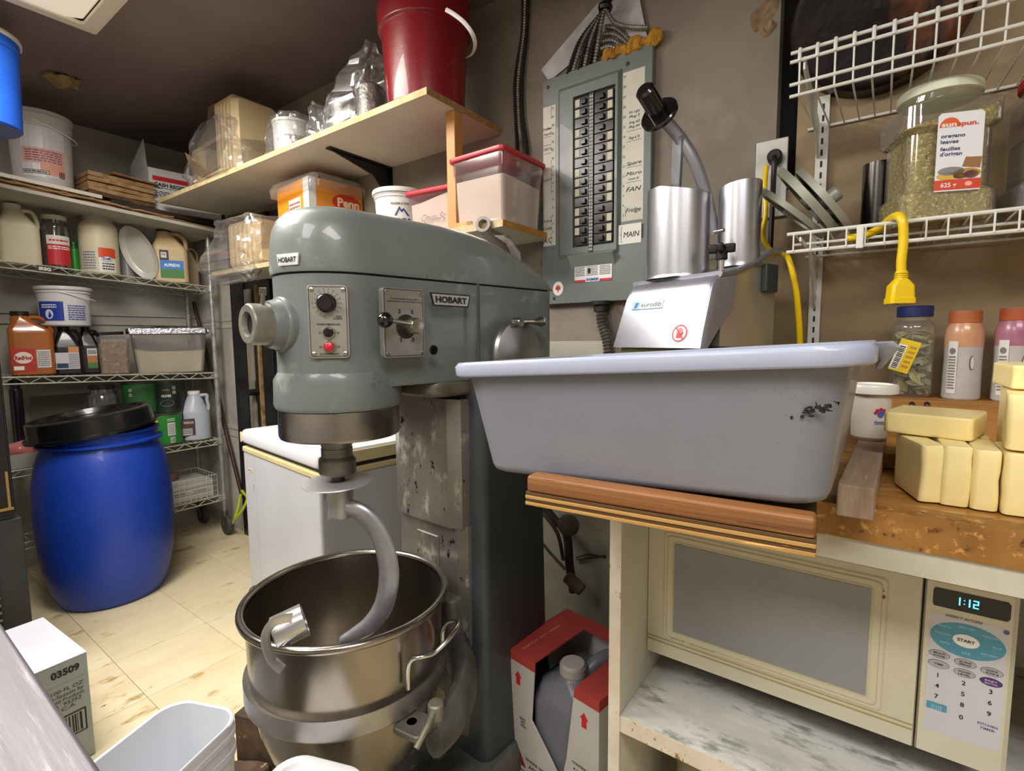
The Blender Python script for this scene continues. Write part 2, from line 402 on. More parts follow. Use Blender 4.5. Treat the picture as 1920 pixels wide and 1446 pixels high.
g = G(); g.box(-1.088, -1.086, 1.0925, YB - .001, 1.8403, 1.8597); g.build('chipboard_edge', chip, ts, 0)
g = G(); xb = -1.66
g.box(xb - .014, xb + .014, YB - .006, YB - .001, 1.60, 1.84); g.box(xb - .014, xb + .014, 1.16, YB, 1.834, 1.8395)
g.prism([(1.16, 1.834), (YB - .002, 1.834), (YB - .002, 1.66), (YB - .03, 1.73), (YB - .09, 1.79), (1.2, 1.826)], xb - .003, xb + .003, 0, Matrix(((0, 0, 1, 0), (1, 0, 0, 0), (0, 1, 0, 0), (0, 0, 0, 1))))
g.build('shelf_bracket', black, ts, 0, label='black steel bracket')
ls = thing('lower_wall_shelf', 'lower cream wall shelf with chipboard edge behind the grey mixer', 'shelf', (0, 0, 0))
g = G(); g.box(-2.70, -.892, 1.19, YB - .001, 1.46, 1.48); g.build('shelf_board', mel, ls, 0)
g = G(); g.box(-.892, -.890, 1.188, YB - .001, 1.4603, 1.4797); g.build('chipboard_edge', mat('c08a3c', .8, var=('9a6a2a', 50, .7), bump=(100, .4)), ls, 0)
g = G(); g.box(-2.70, -.892, 1.188, 1.19, 1.46, 1.48); g.build('edge_band', mat('c9ba94', .7, var=('a8966a', 30, .7)), ls, 0)
g = G(); g.rb(-1.126, -1.090, 1.212, 1.248, 1.481, 1.839, .002, .001)
tag(g.build('wooden_prop', mat('c08a48', .5, var=('a06c30', 8, .7), stretch=(1, 1, .15))), 'square wooden prop standing between the two wall shelves beside the red-lidded bin', 'wood post')
pw = AZ(855, 413, 1.481)
g = G(); g.rb(-.05, .05, -.016, .016, 0, .016, .002, .001, M=T((pw.x - .03, 1.22, 1.4805), .12))
g.build('wood_offcut', mat('c9a468', .7, var=('a5803f', 30, .7))); tag(bpy.data.objects['wood_offcut'], 'small chipboard offcut lying on the lower wall shelf by the prop', 'offcut')
# left shelf: a sagging board, torn cardboard on it, a shorter board on top
def sag(z, y): return z + .058 * (1.38 - y)
def lboard(nm, x0, x1, y0, y1, z, th, m, ragged=0, seed=1, slope=.058):
    g = G(); n = 24; rings = []
    random.seed(seed)
    for i in range(n + 1):
        y = y0 + (y1 - y0) * i / n; j = random.uniform(-1, 1) * ragged; zz = z + slope * (1.38 - y)
        w_ = random.uniform(-1, 1) * ragged * .25
        rings.append([(x0, y, zz), (x1 + j, y, zz + w_), (x1 + j, y, zz + th + w_), (x0, y, zz + th)])
    g.loft(rings, 0, True, True); return g.build(nm, m, None, 25)
o = lboard('side_shelf', XL + .002, -2.99, -.1, 1.40, 1.735, .016, mat('c4c0b4', .55, var=('8f897a', 3, .7), spots=('6a4a2a', 14, .70, .05)))
tag(o, 'long sagging off-white shelf board above the wire rack on the left wall', 'shelf')
card = mat('9b7650', .85, var=('7a5836', 14, .8), spots=('d2a878', 30, .64, .05), bump=(60, .5)); card2 = mat('a98860', .85, var=('80603a', 18, .8), bump=(60, .5))
for k, (x1, y0, y1, z, th, mm, lab) in enumerate(((-3.0, .3, 1.37, 1.7525, .007, card, 'flattened brown cardboard sheet, lowest on the sagging side shelf'),
        (-2.985, .3, 1.15, 1.7605, .006, card2, 'flattened brown cardboard sheet, middle layer on the sagging side shelf'),
        (-3.0, .5, .98, 1.7675, .006, card, 'short torn cardboard sheet tucked under the upper white board'))):
    o = lboard('cardboard_sheet', XL + .01, x1, y0, y1, z, th, mm, .012, k + 2); tag(o, lab, 'cardboard', 'cardboard sheets on the side shelf')
o = lboard('upper_side_board', XL + .01, -3.0, .3, .86, 1.782, .016, mat('d9d4c6', .5, var=('b0a998', 4, .7))); tag(o, 'short white board lying on cardboard under the labelled white pail', 'shelf board')
o = lboard('dark_board', XL + .01, -3.02, .90, 1.40, 1.7745, .022, mat('3b2c20', .7, var=('17110d', 7, .9), spots=('9a7a5a', 26, .66, .04))); tag(o, 'dark greasy board under the folded cardboard and till roll box', 'shelf board')
# ================================================================ generic containers
def pail(name, label, cat, loc, r0, r1, h, m, lid=None, rings=2, group=None, az=-1.0, n=40, wall=.002, openm=None, handle=None, hm=None):
    t = thing(name, label, cat, loc, group=group)
    g = G(); R = lambda z: r0 + (r1 - r0) * z / h
    pr = [(r0 - .006, 0), (r0, .006)]
    zb = h * .84
    pr += [(R(zb * .5), zb * .5), (R(zb), zb)]
    for k in range(rings):
        a = zb + (h - zb) * (k / rings); b = a + (h - zb) / rings * .35
        pr += [(R(a), a), (R(a) + .004, a + .002), (R(b) + .004, b), (R(b), b + .001)]
    pr += [(R(h) + .004, h - .004), (R(h) + .004, h)]
    if not lid: pr += [(R(h) - .001, h), (r0 - .002, .004), (0, .004)]
    g.lathe(pr, n); g.build('pail_body', m, t)
    if lid:
        g = G(); rl = R(h) + .006; g.lathe([(rl - .001, h - .014), (rl + .002, h - .013), (rl + .002, h - .002), (rl, h + .002), (rl - .006, h + .003), (rl - .009, h - .002), (0, h - .002)], n); g.build('pail_lid', lid, t)
    if handle is not None:
        g = G(); zz = h * .86; rr_ = R(zz) + .006; ca, sa = math.cos(az), math.sin(az)
        pts = []
        for i in range(17):
            a = PI * i / 16; drop = math.sin(a)
            ex, ey = math.cos(a) * rr_, 0
            d_ = Vector((-sa, ca, 0)); o_ = Vector((ca, sa, 0))
            pts.append(d_ * ex + o_ * (rr_ * abs(math.cos(a)) * 0 + (rr_ + .012) * drop) + Vector((0, 0, zz + handle * drop * rr_)))
        g.tube(pts, .0022, 6); g.build('pail_handle', hm or WHITE, t)
    return t
def jar(name, label, cat, loc, r, h, m, capm, rn=None, hn=None, hc=.02, fillm=None, fh=.8, group=None, n=36, sq=0):
    t = thing(name, label, cat, loc, group=group); rn = rn or r * .75; hn = hn or h * .82
    g = G()
    if sq: g.rr([(0, 0, 0, r - .005, r * sq - .005, r * .5), (.006, 0, 0, r, r * sq, r * .5), (hn - r * .35, 0, 0, r, r * sq, r * .5), (hn - r * .12, 0, 0, r * .9, r * sq * .93, r * .5), (hn, 0, 0, rn, rn, rn), (h - hc * .5, 0, 0, rn, rn, rn)], n=8)
    else: g.lathe([(r - .006, 0), (r, .008), (r, hn - r * .45), (r * .96, hn - r * .25), (rn + .004, hn - .004), (rn, hn), (rn, h - hc * .5)], n)
    g.build('jar_body', m, t)
    g = G(); g.lathe([(rn + .002, h - hc), (rn + .004, h - hc + .001), (rn + .004, h - .002), (rn + .002, h), (0, h)], n); g.build('jar_cap', capm, t)
    if fillm:
        g = G()
        if sq: g.rr([(.003, 0, 0, r - .003, r * sq - .003, r * .5), (min(fh * h, hn - r * .4), 0, 0, r - .003, r * sq - .003, r * .5)], n=8)
        else: g.lathe([(r - .004, .003), (r - .003, .01), (r - .003, min(fh * h, hn - r * .5)), (0, min(fh * h, hn - r * .5) + .004)], n)
        g.build('jar_contents', fillm, t)
    return t
def jug(name, label, cat, loc, rz, w, d, h, m, capm, group=None, neck=-.2, hs=.55, rc=.2):
    """rectangular jug, handle loop cut on the +x side; front faces local -y"""
    t = thing(name, label, cat, loc, rz, group=group)
    g = G(); hx, hy = w / 2, d / 2; R = rc * d
    nx = neck * w
    g.rr([(0, 0, 0, hx - .006, hy - .006, R), (.006, 0, 0, hx, hy, R), (h * hs, 0, 0, hx, hy, R), (h * (hs + .06), -w * .04, 0, hx * .93, hy * .95, R), (h * .80, nx * .6, 0, hx * .60, hy * .72, R), (h * .90, nx, 0, w * .22, w * .22, w * .22), (h * .93, nx, 0, w * .19, w * .19, w * .19), (h * .96, nx, 0, w * .19, w * .19, w * .19)], n=6)
    g.build('jug_body', m, t)
    g = G(); px = [(nx + w * .16, 0, h * .90), (nx + w * .42, 0, h * .90), (hx * .86, 0, h * .80), (hx * .93, 0, h * .66), (hx * .86, 0, h * (hs + .02)), (hx * .8, 0, h * (hs - .06))]
    g.tube(cr(px, 6), d * .12, 10, ry=w * .07, up=(0, 1, 0)); g.build('jug_handle', m, t)
    g = G(); g.lathe([(w * .2, h * .93), (w * .21, h * .935), (w * .21, h * .995), (w * .19, h), (0, h)], 24, 0, T((nx, 0, 0))); g.build('jug_cap', capm, t)
    return t
def bag(name, label, loc, secs, amp=.02, sc=14, seed=1, m=None, sub=5, cat='plastic bag', group=None, rz=0):
    """crumpled clear bag: lofted rounded sections (z, cx, cy, hx, hy, r)"""
    g = G(); s2 = []
    for i in range(len(secs) - 1):
        for k in range(sub): s2.append(tuple(a + (b - a) * k / sub for a, b in zip(secs[i], secs[i + 1])))
    s2.append(secs[-1])
    g.rr(s2, n=11); g.crumple(amp, sc, seed); g.crumple(.0055, 48, seed + 3)
    z0 = secs[0][0]
    for p in g.v: p.z = max(p.z, z0)
    o = g.build(name, m or BAG, None, 9); o.matrix_world = T(loc, rz); tag(o, label, cat, group); return o
# ================================================================ the floor mixer
enamel = mat('737977', .36, var=('656b6a', 3.5, .8), spots=[('969b95', 6, .57, .14), ('565c58', 12, .64, .08)], coat=.25, bump=(90, .05))
enamel_lid = mat('777d79', .36, var=('6b716e', 3, .8), spots=[('9da29a', 4.5, .56, .10), ('5c625d', 9, .63, .07)], coat=.3, bump=(90, .05))
MX = thing('floor_mixer', 'large grey enamelled planetary floor mixer with its steel bowl lowered', 'mixer', (-.914, .6435, 0), math.radians(-3.7))
def hring(z, rn, w, y1, rr_, zf=None, n=20, ny=8):
    pts = []
    rr_ = max(rr_, .005)
    for i in range(7):
        a = i / 6 * PI / 2; pts.append((w - rr_ + rr_ * math.cos(a), y1 - rr_ + rr_ * math.sin(a)))
    for i in range(7):
        a = PI / 2 + i / 6 * PI / 2; pts.append((-w + rr_ + rr_ * math.cos(a), y1 - rr_ + rr_ * math.sin(a)))
    for i in range(1, ny): pts.append((-(w + (rn - w) * i / ny), (y1 - rr_) * (1 - i / ny)))
    for i in range(n + 1):
        a = PI + i / n * PI; pts.append((rn * math.cos(a), rn * math.sin(a)))
    for i in range(1, ny): pts.append(((rn + (w - rn) * i / ny), (y1 - rr_) * i / ny))
    return [(x, y, z if zf is None else zf(z, x, y)) for x, y in pts]
g = G()
g.loft([hring(1.046, .117, .158, .56, .05), hring(1.052, .118, .161, .565, .05), hring(1.10, .117, .162, .565, .05), hring(1.262, .118, .162, .565, .05)])
g.build('head_housing', enamel, MX, 45)
g = G()
g.loft([hring(1.2605, .114, .158, .56, .05), hring(1.2675, .114, .158, .56, .05)]); g.build('seam_gasket', mat('1a1c1b', .7), MX, 45)
def zf(z, x, y):
    yy = max(0, y); k = 1 - max(0, (yy - .22) / .36) ** 2 * .95
    return 1.266 + (z - 1.266) * max(k, .05)
g = G()
L_ = [(1.266, .121, .165, .57, .05), (1.275, .123, .167, .572, .05), (1.32, .121, .164, .565, .06), (1.35, .116, .158, .555, .07), (1.370, .107, .146, .54, .08), (1.385, .092, .126, .515, .08), (1.393, .070, .10, .49, .08), (1.397, .045, .06, .44, .05), (1.398, .01, .015, .4, .01)]
g.loft([hring(*q, zf=zf) for q in L_]); g.build('head_lid', enamel_lid, MX, 50)
# vertical joint band towards the rear of the head
g = G()
for sx in (1,):
    g.prism([(.251, 1.048), (.257, 1.048), (.257, 1.262), (.251, 1.262)], .1600, .1645, 0, Matrix(((0, 0, 1, 0), (1, 0, 0, 0), (0, 1, 0, 0), (0, 0, 0, 1))))
g.build('joint_line', mat('4c5451', .6), MX, 0)
g = G(); g.lathe([(.113, 1.09), (.117, 1.078), (.126, 1.062), (.1275, 1.012), (.124, 1.004), (.115, 1.003)], 56); g.build('head_collar', enamel, MX, 45)
ringm = mat('a8a49c', .24, 1, var=('85807a', 5, .6), spots=('3a2f26', 16, .72, .05), stretch=(1, 1, .4))
g = G(); g.lathe([(.119, 1.003), (.121, 1.001), (.1215, .950), (.119, .944), (.11, .942), (0, .946)], 56); g.build('planetary_ring', ringm, MX, 45)
castm = mat('8a8780', .42, .8, var=('5a564f', 14, .8), spots=('3a342c', 26, .68, .05), bump=(40, .2))
ax, ay = .006, -.016
g = G()
g.lathe([(.0315, .945), (.0315, .922), (.030, .921), (.030, .918), (.0315, .917), (.0315, .900), (.0375, .892), (.0375, .866), (.034, .861), (.0, .860)], 36, 0, T((ax, ay, 0))); g.build('agitator_shaft', castm, MX, 22)
g = G(); g.cyl((ax, ay, .865), (ax, ay, .84), .013, 16); g.build('drive_pin', mat('26211c', .5), MX)
g = G(); g.lathe([(0, .8405), (.012, .8455), (.05, .8475), (.071, .8455), (.072, .8435), (.05, .8435), (0, .8400)], 48, 0, T((ax, ay, .845)) @ Matrix.Rotation(.04, 4, 'X') @ T((0, 0, -.845))); g.build('splash_disc', mat('c2c1c3', .4, .55, var=('a5a3a5', 8, .6)), MX)
hookm = mat('b4b6bc', .36, .75, var=('85868a', 10, .7), bump=(30, .1))
hk = G()
hk.lathe([(0, .8395), (.029, .838), (.030, .81), (.026, .802), (.026, .775), (.024, .768), (.0, .764)], 26, 0, T((ax, ay, 0)))
hp = [(ax, ay, .79), (.030, -.004, .789), (.055, .012, .775), (.078, .03, .735), (.095, .037, .68), (.100, .034, .63), (.093, .022, .58), (.075, .002, .545), (.048, -.018, .522), (.026, -.034, .508)]
P2 = cr(hp, 6); n_ = len(P2)
hk.tube(P2, [.017 + .006 * math.sin(i / n_ * PI) - .008 * (i / n_) ** 4 for i in range(n_)], 12, ry=[.015 - .005 * min(1, i / n_ * 2.5) for i in range(n_)], up=(0, 0, 1))
hk.build('dough_hook', hookm, MX, 50)
# attachment hub on the nose
H = frame((-.006, -.096, 1.17), (0, -1, 0), (1, 0, 0))
g = G(); g.lathe([(.054, 0), (.054, .020), (.051, .026), (.048, .027), (.045, .040), (.043, .046)], 36, 0, H); g.build('hub_flange', enamel, MX)
hubm = mat('9c9a90', .4, .5, var=('76746a', 12, .8), spots=('3c362c', 20, .66, .06))
g = G(); g.lathe([(.041, .040), (.038, .048), (.038, .078), (.035, .082), (.023, .082), (.021, .074), (.021, .05), (0, .05)], 36, 0, H); h_ = g.build('attachment_hub', hubm, MX)
g = G(); g.lathe([(.0205, .072), (.0205, .0725), (.001, .0725)], 24, 0, H); g.build('hub_socket', mat('0c0b0a', .8), h_)
s0 = H @ Vector((.008, .034, .056)); s1 = H @ Vector((.016, .056, .058))
g = G(); g.cyl(s0, s1, .004, 12, e=.001); g.box(-.006, .006, -.002, .002, -.004, .010, 0, frame(s1, s1 - s0, (0, 1, 0))); g.build('thumb_screw', mat('8f8b80', .35, .9), h_)
# control plate: flat facet on the nose
az = math.radians(-38.5)
U = Vector((-math.sin(az), math.cos(az), 0)); N_ = Vector((math.cos(az), math.sin(az), 0)); V = Vector((0, 0, 1))
def facet(o, U, V, N):
    return Matrix(((U.x, V.x, N.x, o[0]), (U.y, V.y, N.y, o[1]), (U.z, V.z, N.z, o[2]), (0, 0, 0, 1)))
def plate(nm, M, w_, h_, mm, blk, parent, r=.008):
    g = G(); g.rb(-w_ / 2, w_ / 2, -h_ / 2, h_ / 2, -.012, .0015, r, .0008, 0, M)
    for k in range(4):
        g.M = None
    g.loft([[M @ Vector(p) for p in G.ring(.0017, 0, 0, w_ / 2 - .003, h_ / 2 - .003, r - .003)], [M @ Vector(p) for p in G.ring(.0017, 0, 0, w_ / 2 - .0042, h_ / 2 - .0042, r - .004)]], 1, False, False)
    o = g.build(nm, [mm, blk], parent)
    for sx in (-1, 1):
        for sy in (-1, 1):
            g = G(); x, y = sx * (w_ / 2 - .0085), sy * (h_ / 2 - .0085)
            g.lathe([(.0045, .0015), (.004, .0035), (.002, .0042), (0, .0042)], 14, 0, M @ T((x, y, 0)))
            g.box(x - .0035, x + .0035, y - .0006, y + .0006, .0040, .0044, 1, M); g.build('screw', [mat('b5b1a4', .35, .9), INK], o)
    return o
platem = mat('aaa89f', .38, .7, var=('918f86', 12, .7), spots=('7a6a4c', 20, .72, .05))
M1 = facet(N_ * .1205 + Vector((0, 0, 1.1735)), U, V, N_)
cp = plate('control_plate', M1, .072, .134, platem, INK, MX)
pr = Print(); kx, ky = -.002, .034
for i in range(16):
    a = math.radians(-110 - i * 300 / 15 + 10); c_, s_ = math.cos(a), math.sin(a)
    pr.poly([(kx + .0192 * c_ - .0004 * s_, ky + .0192 * s_ + .0004 * c_), (kx + .0192 * c_ + .0004 * s_, ky + .0192 * s_ - .0004 * c_), (kx + .0215 * c_ + .0004 * s_, ky + .0215 * s_ - .0004 * c_), (kx + .0215 * c_ - .0004 * s_, ky + .0215 * s_ + .0004 * c_)], INK)
    pr.text(str(i), kx + .0250 * c_, ky + .0250 * s_ - .001, .0024, INK)
pr.text('HOLD', .018, .0085, .0026, INK, bold=.03); pr.text('ATTENTE', .0165, .0045, .0026, INK, bold=.03)
pr.text('START/MARCHE', 0, -.006, .0030, INK, w=.040, bold=.03); pr.text('STOP/ARRET', 0, -.0605, .0030, INK, w=.034, bold=.03)
pr.build('control_lettering', flat(M1 @ Vector((0, 0, .0018)), U, V), cp)
kn = G(); K = M1 @ T((kx, ky, .0016))
kn.lathe([(.0175, 0), (.0175, .003), (.0155, .004), (.0145, .019), (.0125, .021), (.004, .0205), (0, .0205)], 40, 0, K); kn.build('timer_knob', mat('141416', .3), cp)
g = G()
for i in range(24):
    a = i * 2 * PI / 24; g.box(.0146, .0160, -.0009, .0009, .004, .017, 0, K @ Matrix.Rotation(a, 4, 'Z'))
g.build('knob_knurling', mat('19191b', .35), cp)
for nm, yy, mm, cup in (('start_button', -.0195, mat('0f0f10', .25), -.002), ('stop_button', -.0455, mat('c2262b', .3), .008)):
    K = M1 @ T((0, yy, .0016))
    g = G(); g.lathe([(.0118, 0), (.0118, .003), (.0105, .0055), (.0095, .0055), (.0090, .002), (0, .002)], 32, 0, K); b_ = g.build('button_bezel', mat('b9b6ac', .3, .9), cp)
    g = G(); g.lathe([(.0088, .001), (.0086, .005 + max(cup, 0) * .3), (.006, .0065 + cup * .3), (0, .0065 + cup * .4)], 28, 0, K); g.build(nm, mm, cp)
    for sx in (-1, 1):
        g = G(); g.lathe([(.0024, 0), (.002, .0012), (0, .0014)], 10, 0, K @ T((sx * .016, 0, 0))); g.build('screw', mat('8a7a5a', .4, .8), cp)
# gear shift plate on the right flank
M2 = facet(Vector((.1600, .0465, 1.172)), Vector((.02, 1, 0)).normalized(), V, Vector((1, -.02, 0)).normalized())
sp = plate('shift_plate', M2, .098, .134, platem, INK, MX)
U2 = Vector((.02, 1, 0)).normalized()
pr = Print()
for tx, x, y in (('2', -.012, .018), ('3', .018, .018), ('2', -.010, -.036), ('3', .019, -.036)): pr.text(tx, x, y, .0078, INK, bold=.03)
pr.text('STOP MIXER BEFORE CHANGING SPEED', 0, .0445, .0021, INK, w=.066); pr.text('COUPEZ MELANGEUR AVANT DE CHANGER DE VITESSE', 0, .0395, .0021, INK, w=.084)
pr.build('shift_lettering', flat(M2 @ Vector((0, 0, .0018)), U2, V), sp)
g = G(); K = M2 @ T((.003, -.007, .001)); g.lathe([(.023, 0), (.0235, .002), (.019, .003), (0, .003)], 32, 0, K); g.build('shift_well', mat('201f1d', .5), sp)
g = G(); g.lathe([(.016, .002), (.0155, .026), (.0135, .030), (0, .031)], 32, 0, K @ T((.006, .001, 0))); sh = g.build('shift_hub', mat('b5b19f', .28, 1, var=('8c8878', 20, .6)), sp)
a_ = K @ Vector((.004, .003, .024)); c_ = MX.matrix_world.inverted() @ AD(722, 600, .915); b_ = a_.lerp(c_, .86)
g = G(); g.cyl(a_, b_, .0042, 14); g.build('shift_lever', CHROME, sh)
g = G(); g.ball(c_, .0145, 14); g.build('lever_ball', mat('0e0e10', .15, coat=.5), sh)
# name plates
def badge(nm, M, U, V, pts, txt, h, w_, parent, blk=True):
    g = G(); g.prism(pts, 0, .0022, 0, M)
    cx = sum(p[0] for p in pts) / len(pts); cy = sum(p[1] for p in pts) / len(pts)
    g.prism([(cx + (x - cx) * .93, cy + (y - cy) * .80) for x, y in pts], .0022, .0026, 1, M)
    o = g.build(nm, [INK if blk else mat('d8d8d4', .4), mat('b9b9b0', .35, .6) if blk else mat('e4e4e2', .4)], parent, 0)
    pr = Print(); pr.text(txt, 0, -h * .5, h, mat('141414', .5), w=w_, bold=.035); pr.build('badge_lettering', flat(M @ Vector((0, 0, .0026)), U, V), o)
MB = facet(Vector((.1625, .169, 1.222)), U2, V, Vector((1, -.02, 0)).normalized())
badge('name_badge', MB, U2, V, [(-.057, .013), (.057, .013), (.050, -.014), (-.050, -.014)], 'HOBART', .0125, .088, MX)
az2 = math.radians(-72); Ub = Vector((-math.sin(az2), math.cos(az2), 0)); Nb = Vector((math.cos(az2), math.sin(az2), 0))
MB2 = facet(Nb * .1225 + Vector((0, 0, 1.287)), Ub, V, Nb)
badge('front_badge', MB2, Ub, V, [(-.026, .011), (.026, .011), (.023, -.010), (-.023, -.010)], 'HOBART', .009, .042, MX, False)
g = G(); K = facet(Vector((.162, .118, 1.118)), U2, V, Vector((1, 0, 0)))
g.lathe([(.0105, 0), (.0105, .002), (.0085, .0025), (.0085, -.0005), (0, -.0005)], 24, 0, K); o = g.build('flank_port', mat('3a3c3a', .4, .6), MX)
g = G(); g.lathe([(.0082, .0006), (0, .0006)], 20, 0, K); g.build('port_hole', mat('050505', .9), o)
# bowl lift crank
K = facet(Vector((.172, .375, 1.10)), Vector((0, 1, 0)), V, Vector((1, 0, 0)))
g = G(); g.lathe([(.088, 0), (.088, .006), (.082, .012), (.03, .018), (0, .019)], 48, 0, K); cw = g.build('lift_wheel', mat('a5a49f', .3, .9, var=('7b7a76', 7, .7)), MX)
g = G(); g.cyl(K @ Vector((-.015, .078, .006)), K @ Vector((-.015, .078, .030)), .012, 18, e=.002)
hd = [K @ Vector(p) for p in ((-.015, .078, .022), (.01, .080, .026), (.035, .080, .032), (.052, .081, .036), (.066, .082, .038), (.073, .082, .040))]
g.tube(cr(hd, 4), [.006] * 5 + [.0055, .0055, .006, .007, .008, .0095, .011, .0125, .013, .0125, .0115, .010, .008, .006, .003, .001][:16], 14); g.build('crank_handle', mat('b8b5ab', .22, 1, var=('8c8980', 20, .6)), cw)
# pedestal, slide apron, base
pedm = mat('41474c', .42, var=('2c3136', 3, .8), spots=('6a6f70', 16, .70, .05), coat=.1)  # darker than the head enamel: the unlit look low down is painted in
spat = mat('a09c94', .38, .7, var=('77736c', 5, .8), spots=[('d8d4ca', 16, .56, .12), ('1e1b18', 44, .62, .03)], stretch=(1, 1, .6))
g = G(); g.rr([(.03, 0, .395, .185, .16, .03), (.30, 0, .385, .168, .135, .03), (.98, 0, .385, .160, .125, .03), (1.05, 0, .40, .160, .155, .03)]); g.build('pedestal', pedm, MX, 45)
g = G(); PL = [(-.095, .222), (.085, .222), (.118, .236), (.122, .262), (-.13, .262), (-.128, .236)]
g.prism(PL, .690, 1.0, 0); g.build('slide_apron', spat, MX, 0)
g = G(); g.prism([(-.10, .234), (.10, .234), (.126, .246), (.13, .27), (-.135, .27), (-.13, .246)], .16, .695, 0); g.build('bowl_slide', spat, MX, 0)
g = G(); g.rb(-.045, .035, .229, .240, .40, .655, .004, .003); g.build('slide_rib', spat, MX)
g = G(); g.box(-.10, .12, .262, .27, 1.0, 1.05); g.rb(-.135, .135, .14, .30, 1.012, 1.05, .03, .01); g.build('apron_bracket', mat('837e70', .5, .4, var=('504b40', 12, .8)), MX)
# bowl cradle: casting that sweeps round both sides
crm = mat('6f6e68', .5, .3, var=('3f3d38', 10, .9), spots=[('a7a08c', 18, .64, .06), ('2a231a', 14, .68, .05)], bump=(30, .4))
def arc(R, a0, a1, z0, z1, n=16):
    return [(R * math.cos(math.radians(a0 + (a1 - a0) * i / n)), R * math.sin(math.radians(a0 + (a1 - a0) * i / n)), z0 + (z1 - z0) * i / n) for i in range(n + 1)]
g = G()
for sx in (1, -1):
    pts = [(sx * x, y, z) for x, y, z in arc(.250, 84, 4 if sx > 0 else 34, .37, .37)]
    g.tube(pts, [.085 - .045 * (i / 16) for i in range(17)], 10, ry=[.034 - .010 * i / 16 for i in range(17)], up=(0, 0, 1))
g.rb(-.11, .11, .20, .30, .28, .52, .02, .008); g.build('bowl_cradle', crm, MX, 50)
for sx in (1, -1):
    g = G(); g.rb(-.032, .032, -.030, .030, .398, .412, .01, .003, M=T((sx * .228, -.01, 0), .2 * sx)); br = g.build('clamp_bracket', mat('8e8b84', .45, .6, var=('5c584f', 14, .8)), MX)
    g = G(); g.lathe([(.010, .4122), (0, .4122)], 14, 0, T((sx * .223, -.012, 0))); g.build('bracket_hole', INK, br)
    g = G(); g.tube(cr([(sx * .245, .03, .43), (sx * .258, .0, .418), (sx * .262, -.022, .405), (sx * .264, -.036, .395)], 5), .006, 10); g.cyl((sx * .245, .03, .395), (sx * .245, .03, .437), .016, 14, e=.003); g.build('clamp_lever', mat('96917f', .5, .4, var=('5b5447', 18, .8), spots=('b08a48', 12, .66, .05)), MX)
g = G()
g.rr([(0, 0, .36, .162, .24, .05), (.05, 0, .36, .162, .24, .05), (.075, 0, .38, .16, .19, .05)])
for sx in (1, -1):
    A = T((sx * .13, .30, 0), sx * .10)
    g.rr([(0, 0, -.04, .075, .20, .07), (.085, 0, -.04, .075, .20, .07), (.115, 0, -.03, .06, .18, .055)], 0, A)
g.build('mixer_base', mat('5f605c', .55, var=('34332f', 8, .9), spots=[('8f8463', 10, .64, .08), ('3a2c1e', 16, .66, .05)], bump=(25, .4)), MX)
# the bowl: lifts out, so a thing of its own
bx, by = 0.0, 0.0
BO = thing('mixing_bowl', 'deep stainless mixing bowl with rolled rim clamped in the mixer cradle', 'bowl', MX.matrix_world.translation + Vector((0, 0, .018)), math.radians(-3.7))
bowlm = mat('a8a196', .26, 1, var=('857c6e', 4, .7), spots=('5d5244', 11, .68, .10), stretch=(1, 1, .35))
bprof = [(r_ * .92, z_) for r_, z_ in [(0, .185), (.06, .188), (.115, .205), (.155, .235), (.185, .28), (.203, .335), (.213, .40), (.2175, .47), (.2195, .572)]]
g = G(); g.lathe(bprof, 64, caps=False); n1 = len(bprof)
g.lathe([(r_ * .92, z_) for r_, z_ in [(.217, .572), (.215, .47), (.2105, .40), (.2005, .337), (.1825, .283), (.153, .238), (.114, .208), (.06, .191), (0, .188)]], 64, caps=False)
g.build('bowl_body', bowlm, BO, 60)
g = G()
g.lathe([(.2000 + .0085 + .0085 * math.cos(a), .574 + .0085 * math.sin(a)) for a in [i * 2 * PI / 12 + PI for i in range(13)]], 72, caps=False); g.build('bowl_rim', mat('b3aca4', .2, 1, var=('8a827a', 6, .5)), BO, 60)
g = G(); g.lathe([(.198, .432), (.207, .437), (.2105, .440), (.2105, .402), (.207, .396), (.1955, .394), (.198, .432)], 64, caps=False); g.build('bowl_band', mat('aeaba8', .38, .85, var=('85817c', 8, .7), spots=('d8d2cc', 20, .66, .08)), BO, 45)
for a in (14, 194):
    M = Matrix.Rotation(math.radians(a), 4, 'Z') @ T((-.018, 0, 0))
    g = G(); pth = [(.222, -.062, .455), (.224, -.062, .495), (.232, -.060, .515), (.250, -.052, .522), (.262, -.030, .520), (.276, 0, .535), (.278, .035, .545), (.262, .052, .540), (.238, .058, .528), (.222, .060, .505), (.221, .060, .47)]
    g.tube([M @ p for p in cr(pth, 5)], .0048, 10); g.build('bowl_handle', CHROME, BO)
# steel measure hung on the rim by its strap handle
mc = thing('steel_measure', 'small steel measuring cup hooked over the left rim of the bowl', 'measuring cup', AD(545, 1190, .875), 0)
mc.location = BO.location + Vector((-.002, -.155, .555))
M = T((0, 0, 0), math.radians(0)) @ Matrix.Rotation(.0, 4, 'X')
tilt = Matrix.Rotation(math.radians(40), 4, Vector((.59, -.81, 0)))
q0 = AD(548, 1180, .93) - mc.location; ca = (RT * .78 + UP * .42 - FW * -.25).normalized()
q0 = AD(512, 1190, .915) - mc.location
F2 = frame(q0, (RT * .86 + UP * .30 + FW * .42), UP)
cupm = mat('d4d4d4', .2, .8, var=('a8a8a8', 12, .5))
g = G(); g.lathe([(0, 0.001), (.028, .001), (.030, .003), (.030, .055), (.0315, .056), (.0285, .056), (.0285, .004), (0, .004)], 36, 0, F2); g.build('cup_body', cupm, mc)
a_ = AD(508, 1195, .895) - mc.location; pts = [AD(*p) - mc.location for p in ((548, 1158, .90), (515, 1166, .880), (499, 1188, .868), (500, 1212, .862), (511, 1238, .860), (530, 1256, .862))]
